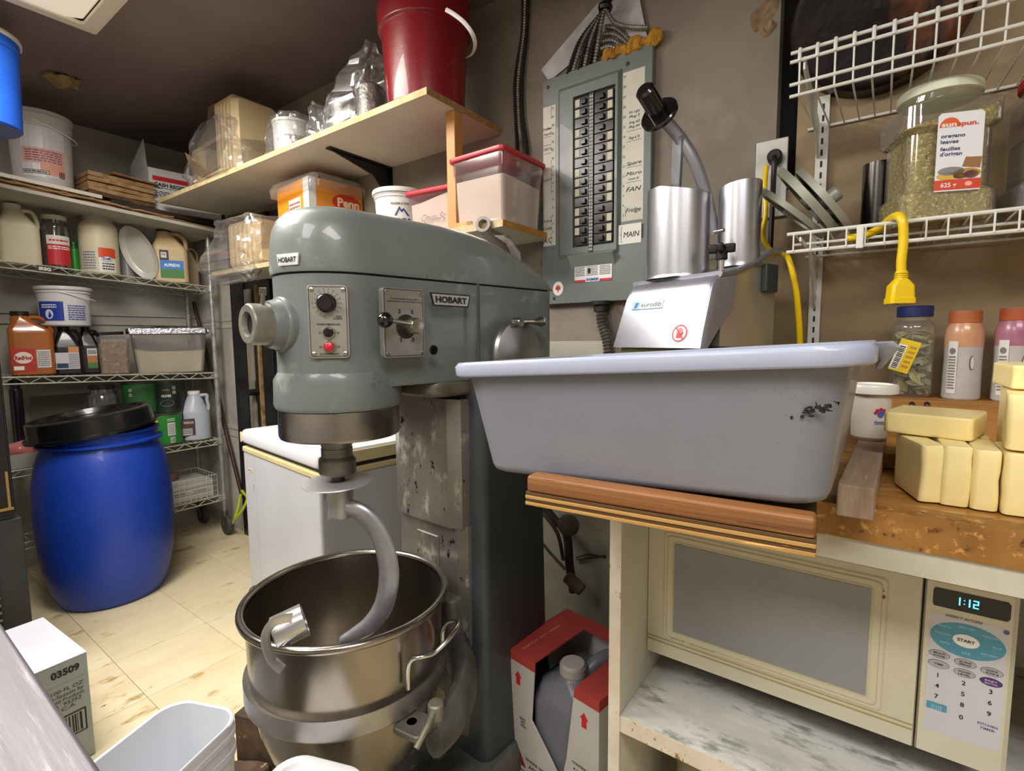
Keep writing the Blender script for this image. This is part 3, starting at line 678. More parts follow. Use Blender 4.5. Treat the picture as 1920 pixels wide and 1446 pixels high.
g = G(); g.tube(cr(pts, 6), .0012, 8, ry=.0090, up=FW); g.build('cup_handle', cupm, mc)
# ================================================================ breaker panel and cables on the back wall
def corr(pts, r, pitch=.006, n=8, k=8, amp=.18):
    P = cr(pts, k); L = [0]
    for a, b in zip(P, P[1:]): L.append(L[-1] + (b - a).length)
    N = max(4, int(L[-1] / pitch * 2)); out = []; j = 0
    for i in range(N + 1):
        s = L[-1] * i / N
        while j < len(L) - 2 and L[j + 1] < s: j += 1
        t = (s - L[j]) / max(L[j + 1] - L[j], 1e-9); out.append(P[j].lerp(P[j + 1], t))
    return out, [r * (1 + amp if i % 2 else 1 - amp) for i in range(N + 1)]
panelm = mat('6f7672', .42, var=('626965', 4, .6), spots=('8f9793', 14, .72, .05), bump=(150, .05), coat=.1)
PN = thing('breaker_panel', 'grey electrical breaker panel with handwritten circuit labels on the back wall', 'electrical panel', (0, 1.426, 0))
g = G(); g.rb(-.908, -.546, 0, .0235, 1.25, 1.951, .004, .003, M=None)
g.build('panel_cover', panelm, PN)
g = G(); g.rb(-.9075, -.5465, -.004, .0, 1.25, 1.424, .004, .0015); g.build('lower_cover', panelm, PN)
# raised bevelled surround of the breaker well
def fr(x0, x1, z0, z1, y): return [(x0, y, z0), (x1, y, z0), (x1, y, z1), (x0, y, z1)]
g = G(); g.loft([fr(-.848, -.636, 1.385, 1.908, 0), fr(-.836, -.644, 1.40, 1.894, -.012), fr(-.790, -.652, 1.418, 1.866, -.012), fr(-.788, -.653, 1.419, 1.865, -.002)], 0, False, False); g.build('breaker_surround', panelm, PN, 20)
g = G(); g.prism([(-.014, 1.372), (-.002, 1.355), (-.0045, 1.40), (-.030, 1.392)], -.800, -.650, 0, Matrix(((0, 0, 1, 0), (1, 0, 0, 0), (0, 1, 0, 0), (0, 0, 0, 1)))); g.build('latch_ledge', mat('a3a8a2', .35, .4), PN, 20)
g = G(); g.box(-.786, -.655, -.0035, -.001, 1.30 + .119, 1.862); g.build('breaker_backing', mat('08080a', .5), PN, 0)
nb = 15; dz = (1.858 - 1.423) / nb
brm = mat('17171a', .3); tg_ = mat('0b0b0d', .25); lb = mat('c8c2a8', .6)
for c in range(2):
    for i in range(nb):
        z = 1.423 + i * dz
        if c == 0: x0, x1 = -.784, -.736
        else: x0, x1 = -.718, -.657
        g = G(); g.rb(x0, x1, -.011, -.003, z + .0008, z + dz - .0008, .001, .001, 0)
        hx = x0 + .032 if c == 0 else x1 - .036
        g.rb(hx - .008, hx + .008, -.019, -.010, z + dz * .25, z + dz * .75, .001, .001, 0)
        if (i * 7 + c * 3) % 4:
            lx = x0 + .002 if c == 0 else x1 - .018
            g.box(lx, lx + .015, -.0122, -.0108, z + .004, z + dz - .004, 1)
        g.build('breaker', [brm, lb], PN)
g = G(); g.rb(-.7345, -.7195, -.014, -.003, 1.40, 1.862, .001, .001)
for i in range(44): g.box(-.7325, -.728, -.0146, -.0138, 1.405 + i * .0103, 1.411 + i * .0103, 1); g.box(-.726, -.7215, -.0146, -.0138, 1.405 + i * .0103, 1.411 + i * .0103, 1)
g.build('centre_strip', [mat('2a2a2c', .4), mat('b9b7ac', .6)], PN, 0)
fP = lambda off: flat((0, off, 0), (1, 0, 0), (0, 0, 1))
strip = mat('d8d5c8', .7, var=('b9b5a2', 7, .6))
pr = Print(); pr.rect(-.904, 1.437, -.858, 1.868, strip)
for i, n in enumerate(('32', '30', '28', '26', '24', '22', '20', '18', '16', '14', '12', '10', '8', '6', '4', '2', '1')):
    z = 1.855 - i * .0252; pr.text(n, -.868, z, .0065, INK, bold=0)
    if i in (2, 3, 4, 5): pr.rect(-.902, z - .004, -.874, z - .0032, INK, 2)
for tx, z, h, x in (('Coffee', 1.797, .008, -.889), ('Frig #2', 1.782, .007, -.887), ('CHEST Frig', 1.735, .008, -.886), ('LIGHT', 1.640, .009, -.885), ('Walk-in', 1.512, .008, -.888), ('Cooler', 1.488, .011, -.886), ('A/C', 1.447, .017, -.887)): pr.text(tx, x, z, h, INK, bold=.0, shear=.3, w=min(.034, h * 4.2))
for z0, z1 in ((1.83, 1.865), (1.66, 1.70), (1.60, 1.66), (1.485, 1.53), (1.44, 1.475)): pr.rect(-.8745, z0, -.8738, z1, INK, 2); pr.rect(-.8745, z0, -.871, z0 + .0008, INK, 2); pr.rect(-.8745, z1, -.871, z1 + .0008, INK, 2)
pr.build('left_circuit_list', fP(-.0002), PN)
pr = Print(); pr.rect(-.634, 1.478, -.568, 1.893, strip)
for i, n in enumerate(('31', '29', '27', '25', '23', '21', '19', '17', '15', '13', '11', '9', '7', '5', '3')): pr.text(n, -.628, 1.878 - i * .0275, .0065, INK, bold=0)
for tx, z, h in (('Kit. Light', 1.776, .007), ('Plug 5', 1.764, .007), ('Frig #3', 1.748, .007), ('Plug #4', 1.736, .007), ('Plugs 6,7,8', 1.706, .007), ('Spare', 1.634, .010), ('Micro', 1.605, .011), ('Cooler #1', 1.592, .007), ('FAN', 1.560, .013), ('Fridge', 1.502, .013)):
    pr.text(tx, -.597, z, h, INK, bold=0, shear=.3, w=min(.046, h * 4.6))
for z in (1.728, 1.70, 1.628, 1.586): pr.rect(-.621, z, -.575, z + .0006, INK, 2)
pr.rect(-.6215, 1.49, -.6208, 1.52, INK, 2)
pr.build('right_circuit_list', fP(-.0002), PN)
pr = Print(); pr.rect(-.643, 1.412, -.570, 1.468, mat('e6e4dc', .6)); pr.text('MAIN', -.600, 1.431, .016, INK, w=.048, bold=0, shear=.15)
pr.rect(-.632, 1.418, -.631, 1.462, INK, 2); pr.rect(-.632, 1.4615, -.628, 1.4625, INK, 2); pr.rect(-.636, 1.439, -.632, 1.440, INK, 2); pr.rect(-.632, 1.4175, -.628, 1.4185, INK, 2)
pr.build('main_label', fP(-.005), PN)
pr = Print(); pr.rect(-.786, 1.312, -.660, 1.378, WHITE); pr.rect(-.786, 1.312, -.748, 1.319, RED, 1); pr.rect(-.700, 1.312, -.660, 1.319, RED, 1)
pr.text('SIEMENS', -.724, -1.322, .0075, BLUE, w=.042, bold=.04)
pr.q[-1] = ([(-1.448 - u, -v) for u, v in pr.q[-1][0]], [f for f in pr.q[-1][1]], 2, pr.q[-1][3])
for x0, x1 in ((-.783, -.750), (-.744, -.706), (-.700, -.664)): pr.bars(x0, 1.330, x1, 1.374, GREYINK, 9)
pr.disc(-.735, 1.345, .005, .009, INK, 3)
pr.build('maker_sticker', fP(-.0052), PN)
pr = Print(); pr.disc(-.846, 1.298, .0195, .0225, WHITE, 0); pr.disc(-.846, 1.298, .0175, .0205, mat('b9b5ac'), 1, ring=.0008)
leaf = [(0, .014), (.003, .008), (.007, .010), (.006, .004), (.011, .004), (.008, -.002), (.009, -.004), (.002, -.005), (.001, -.013), (-.001, -.013), (-.002, -.005), (-.009, -.004), (-.008, -.002), (-.011, .004), (-.006, .004), (-.007, .010), (-.003, .008)]
pr.poly([(-.846 + a, 1.298 + b) for a, b in leaf], RED, 2); pr.build('leaf_sticker', fP(-.0052), PN)
for x, z, y in ((-.886, 1.926, 0), (-.62, 1.915, 0), (-.862, 1.268, -.004)):
    g = G(); g.lathe([(.006, 0), (.005, .002), (0, .0025)], 14, 0, frame((x, y, z), (0, -1, 0))); g.build('cover_screw', mat('2a2c2b', .5), PN)
# cables fanning down into the top of the panel
armour = mat('a3a098', .4, .7, var=('5a5752', 30, .7)); armd = mat('1c1b1a', .5, .3)
hub = AY(1135, 14, 1.40)
random.seed(5)
ends = [(1062, 150), (1072, 146), (1084, 141), (1094, 136), (1103, 131), (1114, 126)]
for i, (px, py) in enumerate(ends):
    e = AY(px, py - 6, 1.436); mid = hub.lerp(e, .5) + Vector((-.012 + .004 * i, -.015, -.0))
    P_a, R_ = corr([hub + Vector((0, 0, .0)), hub.lerp(e, .12) + Vector((0, -.004, 0)), mid, e + Vector((0, 0, -.006))], .0062, .008)
    g = G(); g.tube(P_a, R_, 8); tag(g.build('armoured_cable', armour if i % 2 else armd), ('leftmost', 'second from the left', 'third from the left', 'fourth from the left', 'fifth from the left', 'rightmost')[i] + ' of six armoured cables fanning down onto the panel top', 'cable', 'armoured cables fanning into the panel')
for i, (px, py) in enumerate([(1166, 98), (1172, 90), (1178, 82), (1182, 76)]):
    e = AY(px, py, 1.44); m0 = AY(1126 + i * 3, 92 - 14 * i, 1.425)
    P_a, R_ = corr([m0, m0.lerp(e, .5) + Vector((0, -.006, .010)), e], .0062, .008)
    g = G(); g.tube(P_a, R_, 8); tag(g.build('armoured_cable', armour), ('lowest', 'second lowest', 'second highest', 'highest')[i] + ' of four short armoured cables curving right into the yellow foam', 'cable', 'armoured cables behind the foam')
P_a, R_ = corr([hub, AY(1150, 40, 1.41), AY(1175, 50, 1.42), AY(1215, 52, 1.43)], .006, .008); g = G(); g.tube(P_a, R_, 8)
tag(g.build('armoured_cable', armour), 'armoured cable sagging to the right from the black tie above the panel', 'cable')
P_a, R_ = corr([hub, hub + Vector((.02, .01, .07)), hub + Vector((.03, .02, .2))], .011, .009); g = G(); g.tube(P_a, R_, 10); tag(g.build('armoured_cable', armd), 'thick bundle of cable rising from the black tie to the ceiling', 'cable')
g = G(); g.lathe([(.018, -.008), (.021, 0), (.018, .008)], 18, 0, frame(hub, (.1, 0, 1)), caps=False); g.lathe([(.0, -.006), (.017, -.006), (.017, .006), (0, .006)], 18, 0, frame(hub, (.1, 0, 1))); tag(g.build('cable_tie', mat('0c0c0c', .4)), 'black tie gathering the armoured cables above the panel', 'cable tie')
# two papers stuck behind the cables
pm = mat('c9c5c4', .8, var=('8f8c94', 14, .6), spots=('5e5c6a', 24, .67, .05), bump=(20, .3))
for k, (q, lab) in enumerate(((((1015, 130), (1030, 152), (1128, 70), (1122, 5)), 'creased white paper tucked behind the cables left of the panel top'), (((1118, 70), (1140, 100), (1212, 70), (1196, -20), (1140, -20)), 'white plastic sheet behind the cables right of the black tie'))):
    g = G(); pts = [AY(a, b, 1.444 - .006 * k) for a, b in q]; g.v = []; n = len(pts)
    c0 = sum(pts, Vector()) / n
    rings = []
    for t in (1, .66, .33, .05): rings.append([c0.lerp(p, t) for p in pts])
    g.loft(rings, 0, False, True); g.loft([[p + Vector((0, .0015, 0)) for p in r] for r in rings], 0, False, True); g.crumple(.004, 25, k)
    tag(g.build('wall_paper_scrap', pm, None, 15), lab, 'paper')
g = G(); pts = [AY(a, b, 1.432) for a, b in ((1132, 108), (1150, 98), (1170, 84), (1188, 68), (1205, 62), (1222, 75), (1236, 68), (1232, 80), (1215, 84), (1195, 88), (1175, 97), (1150, 107))]
for i in range(9):
    p = AY(1138 + i * 11.5, 106 - i * 4.6 + (i % 2) * 3, 1.434); g.ball(p, random.uniform(.012, .020), 7)
g.crumple(.010, 45, 2); tag(g.build('expanding_foam', mat('c08a2c', .9, var=('8a5c14', 30, .8), bump=(80, .6)), None, 25), 'lumpy yellow expanding foam along the top right edge of the panel', 'foam')
for k, (dx, col) in enumerate(((0, armour), (.014, armd), (-.012, armd))):
    P_a, R_ = corr([Vector((AY(985 + dx * 400, -15, 1.435).x + .004, 1.437, 2.279)), AY(985 + dx * 400, -15, 1.435), AY(983 + dx * 300, 60, 1.437), AY(972 + dx * 500, 150, 1.437), AY(973 + dx * 500, 220, 1.437), AY(978 + dx * 700, 275, 1.437), AY(980 + dx * 700, 330, 1.437)], .0065 if k == 0 else .0055, .008)
    g = G(); g.tube(P_a, R_, 8); tag(g.build('wall_conduit', col), ('light ribbed conduit in the middle of the bundle left of the panel', 'dark conduit on the right of the bundle left of the panel', 'dark conduit on the left of the bundle left of the panel')[k], 'conduit', 'conduits left of the panel')
g = G(); e0 = AY(1128, 566, 1.425)
P_a, R_ = corr([e0 + Vector((0, 0, -.015)), AY(1130, 605, 1.42), AY(1140, 640, 1.415), AY(1143, 680, 1.41), AY(1140, 760, 1.42)], .0175, .0105, amp=.13)
g.tube(P_a, R_, 14); CO = tag(g.build('flexible_conduit', mat('8b8a84', .35, .8, var=('4a4944', 20, .7))), 'ribbed steel flexible conduit dropping from the bottom of the breaker panel', 'conduit')
g = G(); g.lathe([(.020, -.034), (.024, -.032), (.024, -.014), (.034, -.012), (.034, -.001), (0, -.001)], 20, 0, T((e0.x, e0.y, 1.252))); g.build('conduit_collar', mat('242423', .5, .4), CO)
# ================================================================ wall hardware on the right
OU = thing('wall_outlet', 'tall pale wall outlet plate with a black plug left of the slotted rail', 'outlet', (0, YB, 0))
g = G(); g.rb(-.278, -.206, -.010, -.001, 1.437, 1.626, .002, .002); g.build('outlet_plate', mat('b7b5ae', .4, .3, var=('8f8c84', 10, .6)), OU)
g = G(); q = AY(1448, 290, 1.40) - Vector((0, YB, 0)); g.cyl((q.x, -.008, q.z), (q.x + .002, -.034, q.z + .003), .017, 16, e=.004); g.tube(cr([(q.x + .002, -.03, q.z), (q.x + .004, -.042, q.z - .02), (q.x + .003, -.04, q.z - .08), (q.x, -.03, 1.33)], 6), .0062, 8); g.build('black_plug', mat('121213', .45), OU)
yel = mat('e9c400', .35, coat=.2)
g = G(); g.tube(cr([AY(1437, 312, 1.40), AY(1434, 350, 1.39), AY(1436, 400, 1.38), AY(1430, 440, 1.37), AY(1445, 470, 1.34), AY(1470, 478, 1.27), AY(1480, 490, 1.22), AY(1492, 540, 1.22), AY(1498, 600, 1.24), AY(1500, 645, 1.26), AY(1502, 720, 1.3)], 8), .0060, 10)
tag(g.build('yellow_cord', yel), 'yellow cord dropping from the wall outlet past the food processor', 'cord')
YC = thing('extension_cord', 'yellow extension cord hooked over the wire shelf with its socket end hanging', 'cord', (0, 0, 0))
g = G(); g.tube(cr([AY(1590, 447, 1.22), AY(1620, 442, 1.20), AY(1650, 428, 1.17), AY(1668, 412, 1.145), AY(1682, 405, 1.118), AY(1692, 415, 1.108), AY(1694, 450, 1.108), AY(1690, 490, 1.108), AY(1690, 512, 1.108)], 8), .0072, 12); g.build('cord_cable', yel, YC)
q = AY(1690, 512, 1.108)
g = G(); A = T((q.x, q.y, q.z), math.radians(25)) @ Matrix.Scale(.84, 4)
g.rr([(.004, 0, 0, .010, .010, .009), (-.012, 0, 0, .011, .011, .009), (-.015, 0, 0, .013, .012, .007), (-.026, 0, 0, .021, .015, .007), (-.050, 0, 0, .022, .016, .007), (-.052, 0, 0, .0235, .0175, .007), (-.062, 0, 0, .0235, .0175, .007)], 0, A); so = g.build('socket_end', yel, YC, 30)
g = G()
for k in (0, -.004, -.008): g.lathe([(.0118, k), (.0128, k - .001), (.0118, k - .002)], 16, 0, A, caps=False)
g.build('strain_relief', yel, so)
g = G(); g.box(-.013, -.008, -.007, .001, -.0625, -.0615, 0, A); g.box(.006, .011, -.007, .001, -.0625, -.0615, 0, A); g.box(-.003, .003, .004, .010, -.0625, -.0615, 0, A); g.build('socket_slots', INK, so, 0)
ws = mat('dfe0da', .35, var=('b7b3a5', 9, .5), spots=('8a6a3a', 22, .72, .03))
RL = thing('slotted_rail', 'white slotted shelf upright screwed to the tan plaster wall', 'shelf rail', (-.1345, YB, 0))
g = G(); g.rb(-.0125, .0125, -.012, -.001, 1.05, 1.70, .001, .001); g.build('rail_channel', ws, RL)
g = G()
for i in range(24): g.box(-.0022, .0022, -.0126, -.0118, 1.07 + i * .026, 1.084 + i * .026)
g.build('rail_slots', INK, RL, 0, kind='stuff')
# lower wire shelf
WX0, WX1 = -.158, .62
W1 = thing('wire_shelf', 'white wire wall shelf holding the oregano jar and grating discs', 'wire shelf', (0, 0, 0))
def rod(pts, r, nm, mt, par): g = G(); g.tube(pts, r, 8); return g.build(nm, mt, par)
zt, zb_ = 1.337, 1.303
rod([(WX0, 1.135, zt), (WX1, 1.135, zt)], .0036, 'front_rod', ws, W1); rod([(WX0, 1.135, zb_), (WX1, 1.135, zb_)], .0036, 'front_rod', ws, W1)
for y in (1.235, 1.335, 1.435): rod([(WX0, y, zt - .006), (WX1, y, zt - .006)], .003, 'cross_rod', ws, W1)
me = None
for i in range(27):
    x = WX0 + .012 + i * .0285
    if me is None: o = rod([(0, 1.445, zt), (0, 1.135, zt), (0, 1.1315, zt - .004), (0, 1.1315, zb_)], .0015, 'deck_wire', ws, W1); me = o.data; o.location.x = x
    else: o = bpy.data.objects.new('deck_wire', me); COL.objects.link(o); o.parent = W1; o.location.x = x
g = G(); g.rb(.0, .011, 1.123, 1.139, zb_ - .006, zt - .002, .002, .001, M=T((-.045, 0, 0))); g.build('rod_clip', ws, W1)
g = G(); g.prism([(1.13, zt - .008), (1.445, zt - .008), (1.445, 1.20), (1.43, 1.21), (1.28, 1.315), (1.13, zt - .016)], -.136, -.133, 0, Matrix(((0, 0, 1, 0), (1, 0, 0, 0), (0, 1, 0, 0), (0, 0, 0, 1)))); g.build('shelf_arm', ws, W1, 0)
# upper wire basket shelf
W2 = thing('wire_basket_shelf', 'white wire shelf with a ladder-like front lip at the upper right', 'wire shelf', (0, 0, 0))
yb = 1.15
for y, z in ((yb, 1.680), (yb - .004, 1.662), (yb, 1.622), (yb + .004, 1.602), (1.445, 1.632)): rod([(-.166, y, z), (.62, y, z)], .0034, 'front_rod' if y < 1.3 else 'back_rod', ws, W2)
me = None; mf = None
for i in range(27):
    x = -.150 + i * .0287
    if me is None:
        o = rod([(0, yb, 1.680), (0, yb - .003, 1.66), (0, yb + .002, 1.602), (0, yb + .01, 1.600), (0, 1.445, 1.632)], .0017, 'deck_wire', ws, W2); me = o.data; o.location.x = x
        o2 = rod([(0, yb - .004, 1.683), (0, yb - .008, 1.672), (0, yb - .006, 1.660)], .0032, 'lip_wire', ws, W2); mf = o2.data; o2.location.x = x
    else:
        for q, nm in ((me, 'deck_wire'), (mf, 'lip_wire')): o = bpy.data.objects.new(nm, q); COL.objects.link(o); o.parent = W2; o.location.x = x
g = G(); g.prism([(yb, 1.668), (yb + .01, 1.668), (1.44, 1.64), (1.44, 1.56), (1.425, 1.56), (1.36, 1.60), (yb, 1.645)], -.1445, -.141, 0, Matrix(((0, 0, 1, 0), (1, 0, 0, 0), (0, 1, 0, 0), (0, 0, 0, 1)))); g.build('shelf_arm', ws, W2, 0)
# blackened round duct on the wall above
g = G(); c0 = AY(1648, 32, YB); K = frame((c0.x, YB - .001, c0.z), (0, -1, 0))
g.lathe([(.168, 0), (.168, .045), (.163, .05), (.150, .046), (.0, .040)], 56, 0, K)
tag(g.build('flue_cover', mat('14100f', .35, .5, var=('2c1a12', 4, .8), spots=[('7a4420', 3.2, .60, .10), ('3a3c44', 9, .66, .05)], bump=(18, .7), stretch=(1, 1, .45))), 'black sooty round flue cover with rust streaks behind the upper wire shelf', 'flue')
g = G(); q = AY(1432, 30, YB)
g.lathe([(.03, 0), (.022, .006), (0, .003)], 9, 0, frame((q.x, YB, q.z), (0, -1, 0))); g.lathe([(.02, 0), (.012, .008), (0, .003)], 9, 0, frame((q.x + .012, YB, q.z - .03), (0, -1, 0))); g.crumple(.012, 30, 8)
tag(g.build('broken_plaster', mat('9c8468', .95, var=('6a5238', 30, .8)), None, 20), 'broken plaster patch at the top edge beside the black gap', 'plaster')
# ---- things on the lower wire shelf
zs = zt + .0045
oreg = mat('a99a5a', .9, var=('7d7034', 130, .9), spots=[('d6cb90', 170, .56, .04), ('4c4420', 150, .62, .03)], bump=(160, .8))
def spicejar(name, label, cat, loc, rz, w_, d_, h_, capm, fill, fh, fillm):
    t = thing(name, label, cat, loc, rz)
    g = G(); hx, hy = w_ / 2, d_ / 2
    S = [(0, hx - .006, hy - .006, .02), (.006, hx, hy, .022), (h_ * .20, hx, hy, .022), (h_ * .245, hx * .86, hy * .86, .02), (h_ * .63, hx * .86, hy * .86, .02), (h_ * .67, hx, hy, .022), (h_ * .82, hx, hy, .022), (h_ * .86, hx * .9, hy * .9, .04), (h_ * .885, hx * .80, hy * .80, .055), (h_ * .93, hx * .78, hx * .78, .055)]
    g.rr([(z, 0, 0, a, b, r) for z, a, b, r in S], n=7, cap1=False); g.build('jar_body', CLEAR, t)
    g = G(); k = .004; L2 = [(z if z > 0 else .003, 0, 0, a - k, b - k, r) for z, a, b, r in S if z < h_ * fh]
    a, b, r = L2[-1][3:]; L2.append((h_ * fh, 0, 0, a - .0, b, r)); g.rr(L2, n=7)
    for p in g.v:
        if p.z > h_ * fh - .001: p.z += .012 * noise.noise(p * 30) + p.x * .25
    g.build('jar_contents', fillm, t)
    g = G(); g.rr([(h_ * .925, 0, 0, hx * .83, hx * .83, hx * .83), (h_ * .93, 0, 0, hx * .86, hx * .86, hx * .86), (h_ * .985, 0, 0, hx * .86, hx * .86, hx * .86), (h_, 0, 0, hx * .82, hx * .82, hx * .82)], n=10); g.build('jar_lid', capm, t)
    return t
oj = spicejar('oregano_jar', 'large square clear jar of dried oregano with cream lid on the wire shelf', 'jar', (.0655, 1.256, zs), math.radians(20), .146, .138, .245, mat('d9dcc4', .4), None, .72, oreg)
pr = Print(); wl_, hl = .088, .165; z0 = .042
pr.poly([(-.043, z0), (.045, z0), (.045, z0 + hl - .006), (.039, z0 + hl), (-.037, z0 + hl), (-.043, z0 + hl - .006)], mat('e9eaef', .4), 0)
pr.rect(-.043, z0 + .003, .045, z0 + .024, mat('d8482c', .45), 1); pr.text('625 g', -.016, z0 + .009, .009, WHITE, w=.030); pr.disc(.022, z0 + .0135, .007, .005, mat('f0b8a8'), 2)
pr.poly([(-.020 + .020 * math.cos(a), z0 + .135 + .020 * math.sin(a)) for a in [i * PI / 12 for i in range(13)]], mat('e0602c', .45), 1)
pr.text('sun', -.022, z0 + .136, .0095, WHITE, w=.028, bold=.03); pr.text('spun.', .014, z0 + .136, .0095, mat('d84a2a', .5), w=.040, bold=.03)
NAV = mat('3c4270', .6)
for tx, v, ww in (('oregano', .113, .046), ('leaves', .101, .034), ('feuilles', .086, .038), ("d'origan", .075, .042)): pr.text(tx, -.036, z0 + v, .0078, NAV, w=ww, al='l', bold=.02)
for u, v, a, b, c in ((-.012, .042, .026, .009, '8d8a86'), (.018, .036, .026, .010, 'c08a2c'), (-.016, .032, .024, .008, 'd9b04a'), (.026, .033, .014, .008, '57457a'), (.006, .031, .014, .006, '5a4030')): pr.disc(u, z0 + v, a, b, mat(c, .6), 2)
pr.poly([(.008, z0 + .05), (.042, z0 + .045), (.045, z0 + .068), (.014, z0 + .070)], mat('9a7048', .7), 1)
f0 = flat((0, -.0700, 0), (1, 0, 0), (0, 0, 1)); pr.build('jar_label', lambda u, v, n: f0(u * .76 + .004, .048 + (v - .042) * .80, n), oj)
rj = spicejar('paprika_jar', 'square jar with red lid and round red logo at the right edge', 'jar', (.238, 1.275, zs), math.radians(10), .150, .14, .235, RED, None, .6, mat('6f6a66', .4, .3, var=('3a3638', 10, .8)))
g = G(); g.rb(-.062, .062, -.058, .058, .13, .20, .02, .006); g.build('foil_wrap', mat('c9c6cc', .2, 1, var=('8a8790', 12, .7), bump=(30, .5)), rj)
pr = Print(); pr.rect(-.068, .012, .04, .155, mat('e6e6e8', .4)); pr.rect(-.068, .118, .04, .126, mat('b7c832', .5), 1); pr.disc(-.012, .122, .044, .030, mat('cf2b30', .45), 2); pr.text('Rose', -.018, .124, .016, WHITE, w=.048, l=4, bold=.03); pr.text('Hill', -.004, .104, .015, WHITE, w=.034, l=4, bold=.03)
pr.bars(-.060, .055, .03, .085, INK, 5); pr.text('1.7 kg', -.048, .030, .010, INK, w=.030, l=2)
pr.build('jar_label', flat((0, -.0765, 0), (1, 0, 0), (0, 0, 1)), rj)
c0, r_, h_, _ = fit(1615, 1680, 308, 425, y=1.33)
g = G(); g.lathe([(r_ * .86, 0), (r_, .003), (r_ * 1.0, AY(1648, 308, 1.33).z - zs), (r_ * .95, AY(1648, 308, 1.33).z - zs), (r_ * .93, .004), (0, .004)], 32)
o = g.build('steel_tumbler', mat('5b5752', .22, .95, var=('2e2b28', 8, .8), stretch=(1, 1, .2))); o.location = (c0.x, c0.y, zs); tag(o, 'dark steel tumbler standing on the wire shelf left of the oregano jar', 'tumbler')
# grating discs leaning on the shelf
discm = mat('a9ab9e', .4, .3, var=('8a8c7c', 9, .7), spots=('5c5e4c', 24, .68, .05)); cutm = mat('3b3c3c', .3, .9)
for k, (a, b, th, lab) in enumerate((((1425, 358), (1545, 470), .012, 'grey plastic-rimmed cutting disc, lowest of the leaning three'), ((1462, 322), (1572, 462), .016, 'thick cutting disc leaning in the middle of three on the wire shelf'), ((1496, 322), (1600, 458), .014, 'cutting disc with round hub leaning rightmost on the wire shelf'))):
    A_, B_ = AY(*a, 1.30), AY(*b, 1.30); B_.z = max(B_.z, zs + .012)
    cc = (A_ + B_) / 2; dx = (A_ - B_).normalized(); R_ = (A_ - B_).length / 2 * .98
    nrm = dx.cross(Vector((0, 1, 0))).normalized()
    if nrm.x < 0: nrm = -nrm
    K = frame(cc, nrm, dx)
    t = thing('cutting_disc', lab, 'disc', (0, 0, 0), group='food processor cutting discs')
    g = G(); g.lathe([(R_ - .016, -th / 2), (R_, -th / 2), (R_, th / 2), (R_ - .016, th / 2), (R_ - .016, -th / 2)], 40, 0, K, caps=False); g.build('disc_rim', discm, t)
    g = G(); g.lathe([(0, -.002), (R_ - .015, -.002), (R_ - .015, .002), (0, .002)], 40, 0, K)
    for i in range(9): g.box(-.05 + i * .012, -.044 + i * .012, -.06, .06, .002, .0035, 1, K)
    g.build('disc_plate', [cutm, STEEL], t, 0)
    g = G(); g.cyl(K @ Vector((0, 0, -.01)), K @ Vector((0, 0, .030 if k == 2 else .012)), .016, 18, e=.003); g.build('disc_hub', discm, t)
# ================================================================ counter, cabinet, microwave
YC0, ZT = .80, .913
wood = mat('c08c44', .35, var=('87541e', 6, .9), spots=[('5e3a16', 9, .66, .08), ('e6b868', 12, .62, .06)], stretch=(.35, 4, 4), coat=.2, rnd=.12)
wood_f = mat('b07c3a', .55, var=('86581f', 10, .9), spots=[('cf9c58', 60, .55, .10), ('5a3812', 40, .60, .05)], bump=(30, .3), rnd=.12)
CT = thing('butcher_block_counter', 'worn butcher block counter top above the microwave', 'counter', (0, 0, 0))
random.seed(11); y = YC0; k = 0
while y < YB - .01:
    wd = .042; y1 = min(y + wd, YB - .002)
    g = G(); g.rb(-.372, 1.0, y + .0003, y1 - .0003, ZT - .046, ZT - random.uniform(0, .0006), .0015, .001, n=1); g.build('wood_strip', wood if k else wood_f, CT); y = y1; k += 1
CB = thing('cabinet', 'chipped white open cabinet holding the microwave under the counter', 'cabinet', (0, 0, 0))
wpaint = mat('cfcbbb', .5, var=('b5b09c', 5, .7), spots=[('8a6a34', 26, .70, .03), ('6e5a34', 60, .73, .02)], bump=(25, .2))
wedge = mat('dcd4c4', .55, var=('b9a888', 8, .6), spots=[('8f6420', 38, .62, .05), ('4a3414', 70, .66, .03)], bump=(60, .3))
g = G(); g.box(-.368, -.350, .803, 1.42, 0, ZT - .047, 0); g.box(-.3705, -.3490, .800, .803, 0, ZT - .047, 1); g.build('side_panel', [wpaint, wedge], CB, 0)
g = G(); g.box(.62, .64, .803, 1.42, 0, ZT - .047, 0); g.build('side_panel', wpaint, CB, 0)
g = G(); g.box(-.35, .62, 1.40, 1.42, 0, ZT - .047); g.build('back_panel', wpaint, CB, 0)
g = G(); g.box(-.30, .62, .805, .825, ZT - .080, ZT - .047); g.box(-.349, .62, .86, .88, ZT - .07, ZT - .047); g.build('apron_rail', mat('c9c4b4', .5, var=('a8a28e', 9, .6), spots=('6a4a20', 40, .70, .03)), CB, 0)
marb = mat('dad9d4', .35, var=('a9aaa2', 9, .9), spots=[('868a80', 14, .53, .10), ('8a6a3a', 30, .72, .03)], stretch=(.6, 1.6, 1), coat=.2)
g = G(); g.box(-.3495, .6195, .806, 1.40, .430, .460, 0); g.box(-.3495, .6195, .803, .806, .430, .460, 1); g.build('shelf_board', [marb, wedge], CB, 0)
g = G(); g.box(-.3495, .6195, .803, 1.40, .05, .07, 0); g.build('shelf_board', wpaint, CB, 0)
MW = thing('microwave', 'cream microwave oven with blue keypad showing 1:12 inside the cabinet', 'microwave', (0, .93, 0))
crm_ = mat('cdc8b2', .38, var=('c2bca4', 4, .5), spots=('9a8a58', 26, .74, .04), coat=.15); crm2 = mat('d2cdb8', .38, var=('bfb99d', 4, .5), coat=.15)
